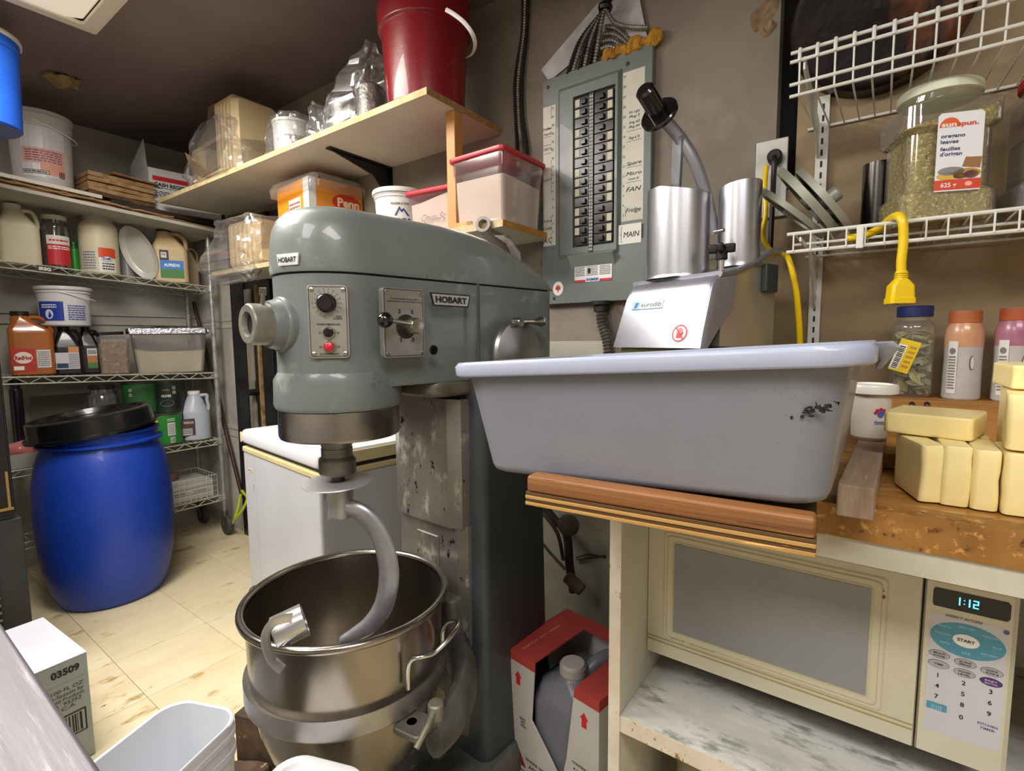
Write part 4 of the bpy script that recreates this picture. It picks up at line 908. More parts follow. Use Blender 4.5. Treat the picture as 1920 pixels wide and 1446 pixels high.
X0, X1, Z0, Z1 = -.352, .170, .517, .800
g = G(); g.rb(X0 + .004, X1 - .004, .02, .40, Z0 + .004, Z1 - .003, .006, .004); g.build('microwave_shell', mat('3a3833', .5, var=('55524a', 4, .5)), MW)
g = G(); g.loft([fr(X0 + .012, .064, Z0 + .008, Z1 - .004, .03), fr(X0, .068, Z0, Z1, .022), fr(X0, .068, Z0, Z1 - .004, .006), fr(X0 + .004, .066, Z0 + .003, Z1 - .016, 0)], 0, True, True); DR = g.build('microwave_door', crm_, MW, 25)
g = G(); g.loft([fr(.072, X1 - .01, Z0 + .008, Z1 - .004, .03), fr(.070, X1, Z0, Z1, .022), fr(.070, X1, Z0, Z1 - .004, .006), fr(.072, X1 - .006, Z0 + .003, Z1 - .016, 0)], 0, True, True); KP = g.build('control_panel', crm2, MW, 25)
for x in (X0 + .04, X1 - .04):
    for y_ in (.13, .36): g = G(); g.cyl((x, y_, .4605), (x, y_, Z0 + .006), .012, 12); g.build('foot', INK, MW)
def uv(px, py): q = AY(px, py, .93); return q.x, q.z
w0, w1 = uv(1266, 1037), uv(1634, 1283)
wz0, wz1 = .578, .752; wx0, wx1 = w0[0], uv(1634, 1115)[0]
for k, (o_, c_) in enumerate(((.021, 'bdb698'), (.019, 'cbc5a9'), (.014, 'b9b294'), (.0125, 'cbc5a9'), (.004, 'c2bb9e'))):
    g = G(); m_ = o_
    g.rr([(.0002 + .0006 * k, (wx0 + wx1) / 2, (wz0 + wz1) / 2, (wx1 - wx0) / 2 + m_, (wz1 - wz0) / 2 + m_, .008), (.0006 + .0006 * k, (wx0 + wx1) / 2, (wz0 + wz1) / 2, (wx1 - wx0) / 2 + m_, (wz1 - wz0) / 2 + m_, .008)], 0, Matrix(((1, 0, 0, 0), (0, 0, -1, 0), (0, 1, 0, 0), (0, 0, 0, 1)))); g.build('window_bezel', mat(c_, .4), DR)
scr = mat('8f9192', .3, var=('85878a', 3, .5), bump=(900, .25), coat=.3)
g = G(); g.box(wx0, wx1, -.0040, -.0030, wz0, wz1); g.build('door_window', scr, DR, 0)
g = G(); g.box(X0 + .004, .0665, -.0012, .0, .546, .5475); g.box(X0 + .004, .0665, -.0012, .0, .5535, .5545); g.build('door_groove', mat('a09055', .6), DR, 0)
pr = Print(); a0 = uv(1258, 1193); pr.text('SANYO', a0[0], a0[1] - .003, .0065, mat('5a4a2c', .6), w=.026, al='l', bold=.02); pr.text('Super Showerwave', a0[0] + .035, a0[1] - .003, .0042, mat('8a7a52', .6), w=.046, al='l', bold=0, shear=.3)
pr.build('door_lettering', flat((0, 0, 0), (1, 0, 0), (0, 0, 1)), DR)
q = uv(1655, 1113); g = G(); g.lathe([(0, -.002), (.006, -.001), (.008, 0)], 9, 0, frame((q[0], 0, q[1]), (0, 1, 0))); g.crumple(.003, 200, 3); g.build('food_splash', mat('8a3c14', .6), DR, label='dried brown food splash')
kc = .120
pr = Print()
pr.poly([(.079, .772), (.081, .776), (.158, .776), (.161, .772), (.161, .752), (.158, .748), (.081, .748), (.079, .752)], mat('0b0c10', .15), 0)
LED = mat('4ac8ff', .5, emis=3.0)
def seg(ch, u, v, h):
    w_ = h * .52; t_ = h * .13; S = {'a': (0, h - t_, w_, h), 'b': (w_ - t_, h / 2, w_, h), 'c': (w_ - t_, 0, w_, h / 2), 'd': (0, 0, w_, t_), 'e': (0, 0, t_, h / 2), 'g': (0, h / 2 - t_ / 2, w_, h / 2 + t_ / 2)}
    for c_ in {'1': 'bc', '2': 'abged'}[ch]: a, b, c2, d2 = S[c_]; pr.rect(u + a, v + b, u + c2, v + d2, LED, 2)
seg('1', .103, .7565, .0115); pr.rect(.1125, .7590, .1138, .7603, LED, 2); pr.rect(.1125, .7640, .1138, .7653, LED, 2); seg('1', .1135, .7565, .0115); seg('2', .1225, .7565, .0115)
pad = mat('c6c6cc', .4); pr.poly([(.078, .556), (.155, .556), (.161, .561), (.161, .738), (.078, .738)], pad, 0)
TEAL = mat('4f93ad', .45); pr.text('DIRECT ACCESS', .114, .736, .0034, mat('6a4a4a'), w=.040, shear=.3); pr.disc(.158, .733, .0032, .0032, mat('5a5a70'), 2)
pr.disc(kc - .001, .706, .0405, .0250, TEAL, 1, 40); pr.disc(kc - .002, .706, .0145, .0095, WHITE, 3); pr.text('START', kc - .002, .7043, .0042, INK, w=.019, l=5, bold=.03)
LT = mat('a9cddb')
for tx, u, v in (('POTATO', .094, .719), ('POPCORN', .118, .724), ('DINNER PLATE', .143, .719), ('FROZEN DINNER', .0925, .708), ('SOUP', .150, .706), ('PASTA', .096, .695), ('RICE', .119, .687), ('AUTO REHEAT', .143, .693)): pr.text(tx, u, v, .0026, LT, w=min(.018, .0026 * len(tx) * .9), l=3)
def pill(u, v, c_, a, b=None):
    pr.disc(u, v, .0120, .0062, INK, 1, 24); pr.disc(u, v, .0115, .0057, c_, 2, 24)
    tc_ = INK if c_ is not PUR else mat('e0b8d8')
    if b: pr.text(a, u, v + .0007, .0023, tc_, w=.013, l=4); pr.text(b, u, v - .0033, .0023, tc_, w=.013, l=4)
    else: pr.text(a, u, v - .0012, .0026, tc_, w=.010, l=4)
GP = mat('a9a7ab', .45); PUR = mat('4a3272', .45)
pill(.0905, .676, GP, 'MULTI', 'STAGE'); pill(.119, .673, GP, 'SLIDE', 'DEFROST'); pill(.147, .671, GP, 'QUICK', 'ON'); pill(.0905, .661, GP, 'TIME'); pill(.119, .658, GP, 'POWER', 'LEVEL'); pill(.147, .656, PUR, 'BABY', 'BOTTLE')
for i, r_ in enumerate((('1', '2', '3'), ('4', '5', '6'), ('7', '8', '9'))):
    for j, tx in enumerate(r_): pr.text(tx, .0905 + j * .0285, .641 - i * .0165 - j * .001, .0066, INK)
pr.text('0', .119, .588, .0066, INK); pr.rect(.080, .590, .103, .601, TEAL, 2); pr.text('STOP', .0915, .5945, .0028, LT, w=.012, l=4); pr.text('CLEAR', .0915, .5912, .0026, LT, w=.013, l=4)
pr.text('KITCHEN', .147, .590, .0034, mat('5a4a86'), w=.021); pr.text('TIMER', .147, .584, .0034, mat('5a4a86'), w=.016)
pr.build('keypad_print', flat((0, 0, 0), (1, 0, 0), (0, 0, 1)), KP, eps=.0002)
# pail under the microwave shelf
q = AZ(1305, 1402, .385)
t = pail('dirty_pail', 'dirty pail with crusted black contents under the microwave shelf', 'bucket', (q.x + .02, q.y + .10, .07), .075, .085, .315, mat('a79f86', .6, var=('6f6750', 7, .9), spots=('2a2418', 14, .62, .06)))
g = G(); g.lathe([(.082, .26), (.05, .275), (.02, .262), (0, .27)], 28); g.crumple(.012, 30, 5); g.build('pail_contents', mat('2b2517', .8, var=('5c5236', 20, .8), bump=(40, .8)), t)
# ================================================================ plywood board, wooden rail and the grey tub
ply = mat('c08f46', .6, var=('6b4a1e', 3, .9), spots=('e2bd78', 9, .62, .06), stretch=(.4, 2, 60), bump=(60, .3))
PB = thing('plywood_board', 'plywood board jutting out over the counter edge under the grey tub', 'board', (-.384, .556, ZT + .0005), math.radians(5))
for i in range(4):
    g = G(); g.rb(0, .342, .0 + (i % 2) * .0015, .37, .0045 * i + .0001, .0045 * (i + 1), .002, .0006, n=2); g.build('ply_layer', mat('b08a4c' if i % 2 == 0 else '5a3d1a', .6, var=('a5763a' if i % 2 == 0 else '4a3214', 5, .8), spots=('e2bd78', 14, .66, .05), stretch=(.4, 2, 6), bump=(60, .3)), PB)
g = G(); g.rb(.002, .341, .0015, .030, .0182, .0405, .004, .0035)
o = g.build('wooden_strip', mat('8e5e32', .5, var=('663c1a', 8, .95), spots=[('b07e4a', 12, .54, .08), ('3a2210', 18, .60, .05)], stretch=(.12, 5, 5), coat=.1, bump=(60, .3))); o.matrix_world = PB.matrix_world.copy()
tag(o, 'reddish wooden strip screwed along the front edge of the plywood board', 'wood strip')
TB = thing('grey_tub', 'large grey plastic bus tub sitting on the plywood board at centre right', 'tub', (-.495, .606, ZT + .0195 + .0005), 0, 0, -.058)
TB.matrix_world = T((-.495, .606, ZT + .0195), 0, 0, -.058)
tubm = mat('7d7e86', .42, var=('74757a', 3, .5), spots=[('a9abb4', 30, .74, .03)], coat=.1, bump=(180, .06)); tubr = mat('a3a9bd', .38, var=('969cb0', 4, .4), coat=.15)
L_, Dp, H_ = .459, .345, .170; cx_, cy_ = L_ / 2, Dp / 2
def sec(z, o_, r): return (z, cx_, cy_, L_ / 2 + o_, Dp / 2 + o_ * .8, r)
g = G(); g.rr([sec(.0, -.012, .03), sec(.004, -.003, .035), sec(.012, .001, .038), sec(H_ - .02, .024, .045), sec(H_ - .002, .026, .045), sec(H_ - .002, .022, .043), sec(.016, -.003, .035), sec(.006, -.014, .03)], n=8); g.build('tub_body', tubm, TB, 50)
g = G(); g.rr([sec(H_ - .016, .026, .045), sec(H_ - .020, .040, .05), sec(H_ - .017, .044, .052), sec(H_ - .004, .045, .052), sec(H_ + .002, .040, .05), sec(H_ + .002, .028, .045), sec(H_ - .004, .023, .043)], n=8, cap0=False, cap1=False)
g.build('tub_rim', tubr, TB, 50)
for sx, x in ((1, L_ + .040), (-1, -.040)):
    g = G(); g.rr([(H_ - .030, x + sx * .004, cy_, .003, .055, .003), (H_ - .020, x + sx * .010, cy_, .004, .07, .004), (H_ - .006, x + sx * .012, cy_, .012, .085, .01), (H_ - .0, x + sx * .004, cy_, .016, .09, .01)]); g.build('tub_handle', tubr, TB, 40)
pr = Print(); random.seed(4); smk = mat('1d1a18', .8)
for i in range(46):
    t_ = random.gauss(0, 1); u = t_ * .0085; v = random.gauss(0, 1) * .0028 + u * .25
    pr.disc(u, v, random.uniform(.0006, .0030), random.uniform(.0005, .0022), smk, random.choice((0, 1)), 7)
for i in range(14): pr.disc(random.uniform(-.05, .02), random.uniform(-.05, .03), .0006, .0006, mat('6b6560'), 0, 6)
q = TB.matrix_world.inverted() @ AY(1533, 768, .588)
pr.build('black_smudge', flat((q.x, q.z * -.140 - .0012 + .002, q.z), (1, 0, 0), (0, -.14, 1)), TB, label='black smudge near the right end of the tub')
# ================================================================ vegetable processor
VP = thing('food_processor', 'steel vegetable cutter with black lever handle behind the grey tub', 'food processor', (-.395, 1.08, 0), math.radians(-22))
alu = mat('a6a7b0', .36, .7, var=('9293a0', 6, .5), spots=('d6d7de', 40, .74, .03)); goldsteel = mat('d2cfc0', .34, .8, var=('bcb8a6', 3, .5)); alu2 = mat('bfbfc4', .34, .95, var=('a0a0a4', 5, .6), stretch=(6, 6, .3))
PM = Matrix(((0, 0, 1, 0), (1, 0, 0, 0), (0, 1, 0, 0), (0, 0, 0, 1)))
g = G(); g.prism([(.055, 1.120), (.245, 1.120), (.245, 1.325), (.21, 1.325), (.12, 1.285), (.06, 1.262)], -.116, .116, 0, PM); g.build('motor_housing', goldsteel, VP, 30)
# hood: front plate flaring down, rounded over the top
def hr(y, zb, zt_, w0, w1, r=.012): return [(-w0, y, zb), (w0, y, zb), (w1, y, zt_ - r), (w1 - r * .4, y, zt_ - r * .3), (w1 - r, y, zt_), (-w1 + r, y, zt_), (-w1 + r * .4, y, zt_ - r * .3), (-w1, y, zt_ - r)]
g = G(); g.loft([hr(-.012, 1.1175, 1.240, .122, .113), hr(-.006, 1.1175, 1.254, .124, .116), hr(.0, 1.1175, 1.262, .124, .118), hr(.008, 1.1175, 1.268, .124, .119), hr(.06, 1.20, 1.276, .122, .120)])
for p in g.v: p.y += (p.z - 1.1175) * .30
g.build('discharge_hood', alu, VP, 40)
def tr(y, z, w_): return [(-w_, y, z - .012), (w_, y, z - .012), (w_ + .004, y, z - .004), (w_, y, z), (-w_, y, z), (-w_ - .004, y, z - .004)]
g = G(); g.loft([tr(.05, 1.272, .119), tr(.10, 1.279, .121), (tr(.16, 1.300, .123)), tr(.215, 1.328, .125), tr(.25, 1.334, .125)]); g.build('top_deck', alu, VP, 40)
g = G(); g.rb(-.12, .12, .004, .235, 1.100, 1.1165, .01, .004); g.build('drip_tray', mat('a9a878', .4, .2), VP)
g = G(); g.rb(-.105, .105, .03, .23, ZT + .018, 1.10, .02, .006); g.build('machine_base', goldsteel, VP)
for x in (-.085, .085):
    for y_ in (.05, .21): g = G(); g.cyl((x, y_, ZT + .0005), (x, y_, ZT + .02), .014, 14); g.build('foot', INK, VP)
# kidney feed chute
def kid(z, s=1.0, dz=0):
    pts = []
    for i in range(40):
        a = 2 * PI * i / 40; r = .066 * (1 - .10 * math.cos(a - PI / 2) - .06 * math.cos(2 * a))
        x, y_ = r * 1.16 * math.cos(a) * s, r * .9 * math.sin(a) * s
        pts.append((x - .032, y_ + .105, z + dz * (x / .07) * (-1) + (dz * .8 if dz else 0) * (-abs(x) / .07)))
    return pts
g = G(); g.loft([kid(1.272, 1.04), kid(1.28, 1.0), kid(1.472, 1.0, .010), kid(1.472, .965, .010), kid(1.30, .965)], 0, False, True); g.build('feed_chute', alu2, VP, 50)
g = G(); S_ = .043
def cylr(z, r, sl=0): return [(.078 + r * math.cos(a), .165 + r * math.sin(a), z + sl * math.cos(a)) for a in [i * 2 * PI / 32 for i in range(32)]]
g.loft([cylr(1.29, S_ * 1.05), cylr(1.30, S_), cylr(1.462, S_, .006), cylr(1.462, S_ * .95, .006), cylr(1.32, S_ * .95)], 0, False, True); g.build('round_chute', alu2, VP, 50)
I_ = VP.matrix_world.inverted()
def L(px, py, y): return I_ @ AY(px, py, y)
g = G(); a_, b_ = L(1266, 380, 1.17), L(1272, 258, 1.13)
g.loft([[p + Vector((x, y_, 0)) for x, y_ in ((-.012, -.004), (.012, -.004), (.012, .004), (-.012, .004))] for p in (a_, b_)]); g.build('pusher_bar', alu2, VP, 0)
g = G(); g.tube(cr([L(1246, 225, 1.10), L(1272, 255, 1.13), L(1298, 295, 1.15), L(1316, 340, 1.17), L(1330, 395, 1.19), L(1338, 440, 1.20)], 6), .0135, 10, ry=.007, up=(.4, 0, 1)); g.build('lever_arm', alu, VP, 40)
e_, f_ = L(1207, 166, 1.02), L(1237, 216, 1.085)
g = G(); g.cyl(e_, f_, .0195, 28, e=.005); g.cyl(f_ + (e_ - f_).normalized() * .008, f_ - (e_ - f_).normalized() * .004, .040, 36, e=.003); g.build('lever_handle', mat('0d0d0e', .2, coat=.5), VP)
kp = L(1352, 515, 1.10); kp.z = 1.285
g = G(); g.cyl((kp.x, kp.y, kp.z - .018), (kp.x, kp.y, kp.z + .012), .006, 12); g.build('knob_stem', CHROME, VP)
g = G(); g.lathe([(.010, .010), (.012, .012), (.011, .032), (0, .034)], 16, 0, T(kp))
for i in range(4):
    a = i * PI / 2 + .5; g.rb(.004, .026, -.006, .006, .024, .042, .004, .003, M=T(kp, a))
g.build('clamp_knob', mat('0e0e0f', .25), VP)
q = L(1340, 435, 1.13); g = G(); g.cyl(q, q + Vector((.022, 0, .0)), .004, 10); g.build('lock_pin', CHROME, VP)
fh_ = flat((0, -.0006, 0), (1, 0, 0), (0, 0, 1))
def hoodmap(u, v, n):  # the hood front is upright, its first ring sits at y = 0
    return Vector((u * .95, -.0126 - n + (v - 1.1175) * .30, v))
pr = Print(); pr.rect(-.093, 1.204, .002, 1.222, WHITE); pr.rect(-.093, 1.204, -.068, 1.222, mat('8fc3e6', .4), 1); pr.poly([(-.086, 1.206), (-.076, 1.208), (-.073, 1.219), (-.083, 1.219)], mat('2a5f8f', .4), 2); pr.rect(-.093, 1.203, .002, 1.2045, mat('3a88b8', .4), 1)
pr.text('eurodib', -.033, 1.2085, .0105, mat('55585e', .5), w=.062, bold=0); pr.build('maker_badge', hoodmap, VP)
pr = Print(); cu, cv = .068, 1.148; pr.disc(cu, cv, .0205, .0185, WHITE, 0); pr.disc(cu, cv, .0195, .0175, RED, 2, 32, ring=.0026)
for k, (du, h_) in enumerate(((-.006, .008), (-.002, .011), (.002, .011), (.006, .008))): pr.rect(cu + du - .0013, cv - .002, cu + du + .0013, cv + h_, RED, 1)
pr.rect(cu - .0075, cv - .010, cu + .0075, cv - .001, RED, 1); pr.poly([(cu + .007, cv - .006), (cu + .011, cv + .001), (cu + .009, cv + .003), (cu + .005, cv - .001)], RED, 1)
pr.poly([(cu - .013, cv + .011), (cu - .011, cv + .013), (cu + .013, cv - .011), (cu + .011, cv - .013)], RED, 3); pr.build('warning_sticker', hoodmap, VP)
# green switch box at the rear right
g = G(); g.rb(.1165, .130, .19, .235, 1.235, 1.295, .004, .003); g.build('switch_box', mat('3b4446', .3, .2), VP)
# ================================================================ food and jars on the counter
g = G(); g.rb(-.019, .020, -.21, .21, 0, .041, .003, .002); o = g.build('wood_block', mat('a38c78', .8, var=('7f6650', 12, .8), spots=('c9b29c', 20, .64, .05), stretch=(3, .4, 1), bump=(50, .4))); o.matrix_world = T((-.010, .953, ZT + .0008), math.radians(-2)); tag(o, 'weathered grey wood block on the counter right of the grey tub', 'wood block')
c0, r_, h_, am = fit(1592, 1674, 722, 830, y=1.10)
WP = pail('small_white_pail', 'small lidded white pail with tiny logo behind the grey tub', 'pail', (c0.x, c0.y, ZT + .0425), r_ * .88, r_ * .98, AY(1632, 724, 1.08).z - ZT - .0425, mat('e4dccf', .35, sss=.1), lid=mat('e9e6e0', .35), rings=1)
pr = Print(); hz = .035
for i in range(5): a = PI * i / 4; pr.disc(.015 + .0075 * math.cos(a), hz + .016 + .006 * math.sin(a), .0028, .0028, RED, 1)
pr.disc(.015, hz + .014, .005, .006, mat('4a66b8'), 2); pr.text('Domino', .015, hz - .002, .0045, BLUE, w=.017); pr.rect(.006, hz - .0045, .024, hz - .0038, BLUE, 1)
pr.build('pail_logo', wrap(r_ * .93, am + PI), WP)
ZL = 1.012
g = G(); g.rb(-.03, .62, 1.275, 1.447, ZT + .0008, ZL, .002, .002); RS = g.build('wooden_riser', mat('b5803c', .6, var=('7a4f1c', 5, .9), spots=('dcae6c', 10, .64, .06), stretch=(.5, 3, 2), bump=(40, .4))); tag(RS, 'rough wooden riser along the back of the counter under the jars', 'wood riser')
for px in (1710, 1738):
    q = AY(px, 758, 1.275); g = G(); g.lathe([(.005, 0), (.0045, .0015), (.002, .001), (0, 0)], 12, 0, frame((q.x, 1.2745, q.z), (0, -1, 0))); g.build('screw', mat('4a4642', .4, .8), RS)
g = G(); g.rb(.012, .62, 1.06, 1.268, ZT + .0008, .940, .002, .002); tag(g.build('wood_plank', mat('b98a44', .6, var=('7a5520', 6, .9), stretch=(.5, 3, 2), bump=(40, .4))), 'old wooden plank lying on the counter behind the cheese', 'plank')
# bay leaf jar
c0, r_, h_, am = fit(1668, 1756, 575, 745, y=1.345); r_ *= .96
zt_ = zat(1712, 575, math.hypot(c0.x, c0.y))
BJ = jar('bay_leaf_jar', 'clear jar of dried bay leaves with dark blue lid and yellow sticker', 'jar', (c0.x, 1.345, ZL + .0005), r_, zt_ - ZL, CLEAR, mat('1f2a66', .35), rn=r_ * .72, hn=(zt_ - ZL) * .84, hc=.022)
leafm = mat('b8b280', .7, var=('827d48', 30, .8)); random.seed(9)
LF = bpy.data.objects
for i in range(110):
    a = random.uniform(0, 2 * PI); rr_ = (r_ - .010) * random.random() ** .33 ; z = .008 + (zt_ - ZL) * .66 * (i / 110)
    g = G(); n = 6; L0 = .022; top = []
    for s in (1, -1):
        for j in range(n + 1):
            t_ = j / n if s == 1 else 1 - j / n; top.append((L0 * (t_ - .5) * 2 * .8, s * .009 * math.sin(PI * t_), .003 * math.sin(PI * t_)))
    M = T((rr_ * math.cos(a), rr_ * math.sin(a), z), random.uniform(0, 6.28), random.uniform(-1.2, 1.2), random.uniform(-1, 1))
    top = [M @ Vector(p) for p in top]; lim = r_ - .004
    for p in top:
        d_ = math.hypot(p.x, p.y)
        if d_ > lim: p.x *= lim / d_; p.y *= lim / d_
        p.z = max(p.z, .004)
    nn = (M.to_3x3() @ Vector((0, 0, .0008)))
    g.loft([top, [p + nn for p in top]]); g.build('bay_leaf', leafm, BJ, 20)
pr = Print(); pr.rect(-.017, -.033, .017, .033, YELLOW, 0); pr.rect(-.017, -.030, -.002, .022, mat('f0eee0'), 1); 
for i in range(14): pr.rect(-.014, -.028 + i * .0034, -.004, -.0264 + i * .0034 + (.0006 if i % 3 else 0), INK, 2)
pr.bars(.002, -.025, .014, .025, mat('c8932a'), 5); pr.build('price_sticker', flat((-.012 - .002, -r_ - .0005, .085), (.93, -.0, -.30), (.30, 0, .93)), BJ)
# shaker bottles
for k, (x0, x1, yt, capc, shc, lab) in enumerate(((1771, 1841, 584, 'b8683c', 'c98a5c', 'seasoning shaker with orange cap and orange sleeve left of the pink one'), (1868, 1938, 578, 'b45a34', '9a4a72', 'seasoning shaker with orange cap and magenta sleeve at the right edge'))):
    c0, r_, h_, am = fit(x0, x1, yt, 750, y=1.34); zt_ = zat((x0 + x1) / 2, yt, math.hypot(c0.x, c0.y)); H = zt_ - ZL; r_ = .030
    t = thing('seasoning_shaker', lab, 'shaker', (c0.x, c0.y, ZL + .0005), group='seasoning shakers on the riser')
    g = G(); g.lathe([(r_ - .003, 0), (r_, .004), (r_ * .97, H * .45), (r_, H * .62)], 32, caps=True); g.build('bottle_body', mat('c2bcb8', .35, var=('a9a29c', 18, .5)), t)
    g = G(); g.lathe([(r_ + .0003, H * .60), (r_ + .0005, H * .72), (r_ * .95, H * .80), (r_ * .80, H * .86), (r_ * .8, H * .87), (0, H * .87)], 32); g.build('bottle_shoulder', mat(shc, .3, coat=.3, var=('d8c8bc', 8, .4)), t)
    g = G(); g.lathe([(r_ * .82, H * .865), (r_ * .84, H * .87), (r_ * .84, H - .002), (r_ * .8, H), (0, H)], 32); g.build('bottle_cap', mat(capc, .4), t)
    pr = Print(); pr.rect(-.024, .012, -.008, H * .66, mat('e0dcd8'), 0, n=4); pr.bars(-.022, .02, -.010, H * .5, GREYINK, 12); pr.disc(-.016, H * .55, .005, .006, GREYINK, 2)
    pr.disc(.014, H * .42, .004, .014, mat('6a6664'), 1); pr.disc(.0145, H * .42, .0028, .012, mat('d8d4d0'), 2)
    pr.build('bottle_label', wrap(r_ + .0003, am + PI), t)
# cheese
ch = mat('ffedb0', .42, var=('f8df92', 6, .6), sss=.15, bump=(14, .2), coat=.12)
def cheese(x0, x1, y0, y1, z0, z1, lab, rz=0, seed=0, skew=0):
    g = G(); hx, hy, h = (x1 - x0) / 2, (y1 - y0) / 2, z1 - z0; e = .0032
    S = [(0, 0, 0, hx - e * .6, hy - e * .6, .006), (e * .5, 0, 0, hx, hy, .007)]
    for k in range(1, 6): S.append((h * k / 6, skew * k / 6, 0, hx, hy, .007))
    S += [(h - e * .5, skew, 0, hx, hy, .007), (h, skew, 0, hx - e * .6, hy - e * .6, .006)]
    g.rr(S, n=4); base = [p.z for p in g.v]; g.crumple(.0014, 28, seed)
    for p, b in zip(g.v, base): p.z = max(p.z, 0) if b < .001 else p.z
    o = g.build('cheese_block', ch, None, 60); o.matrix_world = T(((x0 + x1) / 2, (y0 + y1) / 2, z0), rz); return tag(o, lab, 'cheese', 'blocks of yellow cheese on the counter')
zc = ZT + .0012; zc1 = zc + .079
cheese(.038, .0655, .866, .965, zc, zc1, 'upright yellow cheese slab, leftmost of the front row', math.radians(16), 1)
cheese(.071, .1015, .867, .96, zc, zc1 + .001, 'upright yellow cheese slab, second from the left in the front row', math.radians(3), 2)
cheese(.1035, .1305, .866, .96, zc, zc1, 'upright yellow cheese slab, third from the left in the front row', 0, 3)
cheese(.1325, .170, .863, .955, zc, zc1 - .001, 'upright yellow cheese slab, fourth from the left, cut by the right edge', 0, 4)
cheese(.060, .135, .99, 1.055, zc, zc1 - .002, 'yellow cheese block hidden behind the front row', 0, 5)
cheese(.020, .122, .925, 1.035, zc1 + .0015, zc1 + .033, 'flat yellow cheese slab lying on top of the front row, pointing left', math.radians(-14), 6)
cheese(.136, .178, .868, .95, zc1 + .002, zc1 + .072, 'plump wrinkled cheese block standing on the front row at right', math.radians(-6), 7)
cheese(.150, .215, .985, 1.06, zc, zc1 + .072, 'tall yellow cheese block behind the wrinkled one', 0, 8)
cheese(.140, .225, .93, 1.04, zc1 + .0745, zc1 + .106, 'flat yellow cheese slab topmost of the whole pile', math.radians(3), 9)
# ================================================================ box with jug beside the cabinet, pipes behind
BX = thing('jug_carton', 'red and white carton torn open around a grey jug beside the cabinet', 'box', (-.580, 1.085, 0), math.radians(-9))
bw, bd, bh = .29, .25, .352
cw_ = mat('c9c6c0', .75, var=('b0aaa2', 6, .6), spots=('8a8072', 14, .70, .04)); cr_ = mat('b5413c', .7, var=('9a3430', 8, .6)); crin = mat('3a2f28', .9)
hx, hy = bw / 2, bd / 2
def pan(g, poly, th, M, m=0): g.prism(poly, 0, th, m, M)
FM = Matrix(((1, 0, 0, 0), (0, 0, 1, -hy), (0, 1, 0, 0), (0, 0, 0, 1)))
g = G(); pan(g, [(-hx, 0), (hx, 0), (hx, .33), (.075, .33), (.055, .17), (.04, .10), (-.055, .20), (-.045, .33), (-hx, .33)], .003, FM); g.build('front_panel', cw_, BX, 0)
g = G(); pan(g, [(-hx, .33), (-.045, .33), (-.043, bh), (-hx, bh)], .003, FM); g.build('red_front_band', cr_, BX, 0); g = G(); pan(g, [(.075, .33), (hx, .33), (hx, bh), (.078, bh)], .003, FM); g.build('red_front_band', cr_, BX, 0)
g = G(); g.box(-hx, -hx + .003, -hy + .003, hy, 0, .33); g.box(hx - .003, hx, -hy + .003, hy, 0, .33); g.box(-hx, hx, hy - .003, hy, 0, .33); g.box(-hx, hx, -hy, hy, 0.0005, .003); g.build('carton_sides', [cw_], BX, 0)
g = G(); g.box(-hx, -hx + .003, -hy + .003, hy, .33, bh); g.box(hx - .003, hx, -hy + .003, hy, .33, bh); g.box(-hx, hx, hy - .003, hy, .33, bh); g.build('red_side_band', [cr_], BX, 0)
g = G(); g.box(-hx, -.045, -hy, hy, bh, bh + .003); g.build('top_flap', cr_, BX, 0); g = G(); g.box(.078, hx, -hy, hy, bh, bh + .003); g.build('top_flap', cr_, BX, 0); g = G(); g.box(-.045, .078, hy - .05, hy, bh, bh + .003); g.build('top_flap', cr_, BX, 0)
pr = Print(); 
for u in (-.10, .105): pr.poly([(u - .012, .292), (u, .308), (u + .012, .292), (u + .007, .292), (u + .007, .272), (u - .007, .272), (u - .007, .292)], RED, 0)
for tx, u, v, h, w_ in (('SHAKE WELL BEFORE USE', .0, .085, .007, .15), ('AGITER AVANT D\'OUVRIR', .02, .068, .009, .17), ('HUILE DE SOJA HYDROGENEE', .02, .052, .006, .16), ('CONTIENT DE LA LECITHINE', .02, .042, .005, .15), ('A LA PIECE', .10, .155, .006, .05), ('CONTENU EN', .10, .170, .006, .055), ('SHO', -.085, .185, .006, .02), ('VO', -.085, .176, .006, .014), ('SPEC', -.082, .167, .006, .02)): pr.text(tx, u, v, h, INK, w=w_)
pr.bars(-.03, .012, .08, .036, INK, 4); pr.poly([(-.135, .06), (-.105, .11), (-.075, .06)], mat('8a2a26'), 0); pr.disc(-.105, .078, .010, .010, mat('c9887e'), 1)
pr.rect(-.14, .008, -.05, .05, INK, 0); pr.rect(-.137, .011, -.053, .047, cw_, 1); pr.barcode(-.134, .014, -.056, .044, INK); pr.build('carton_print', flat((0, -hy - .0001, 0), (1, 0, 0), (0, 0, 1)), BX)
pr = Print(); pr.text('KEEP FLAT UNTIL OPENED', 0, 0, .006, mat('d8a060'), w=.15, rot=0); pr.build('flap_lettering', flat((-.100, -.03, bh + .0031), (.0, 1, 0), (-1, 0, 0)), BX)
JG = thing('grey_jug', 'grey plastic jug with ribbed white cap standing inside the torn carton', 'jug', (-.572, 1.075, .0045), math.radians(-9))
jm = mat('7a7b84', .35, var=('6a6b74', 5, .6), sss=.05)
g = G(); g.rr([(0, 0, 0, .080, .095, .03), (.006, 0, 0, .086, .10, .03), (.24, 0, 0, .086, .10, .03), (.285, 0, 0, .074, .09, .04), (.305, 0, -.035, .034, .034, .034), (.318, 0, -.035, .030, .030, .03)], n=7); g.build('jug_body', jm, JG, 60)
g = G(); g.tube(cr([(.015, .0, .30), (.03, .03, .325), (.045, .07, .325), (.05, .095, .29), (.05, .098, .24)], 6), .018, 12); g.build('jug_handle', jm, JG)
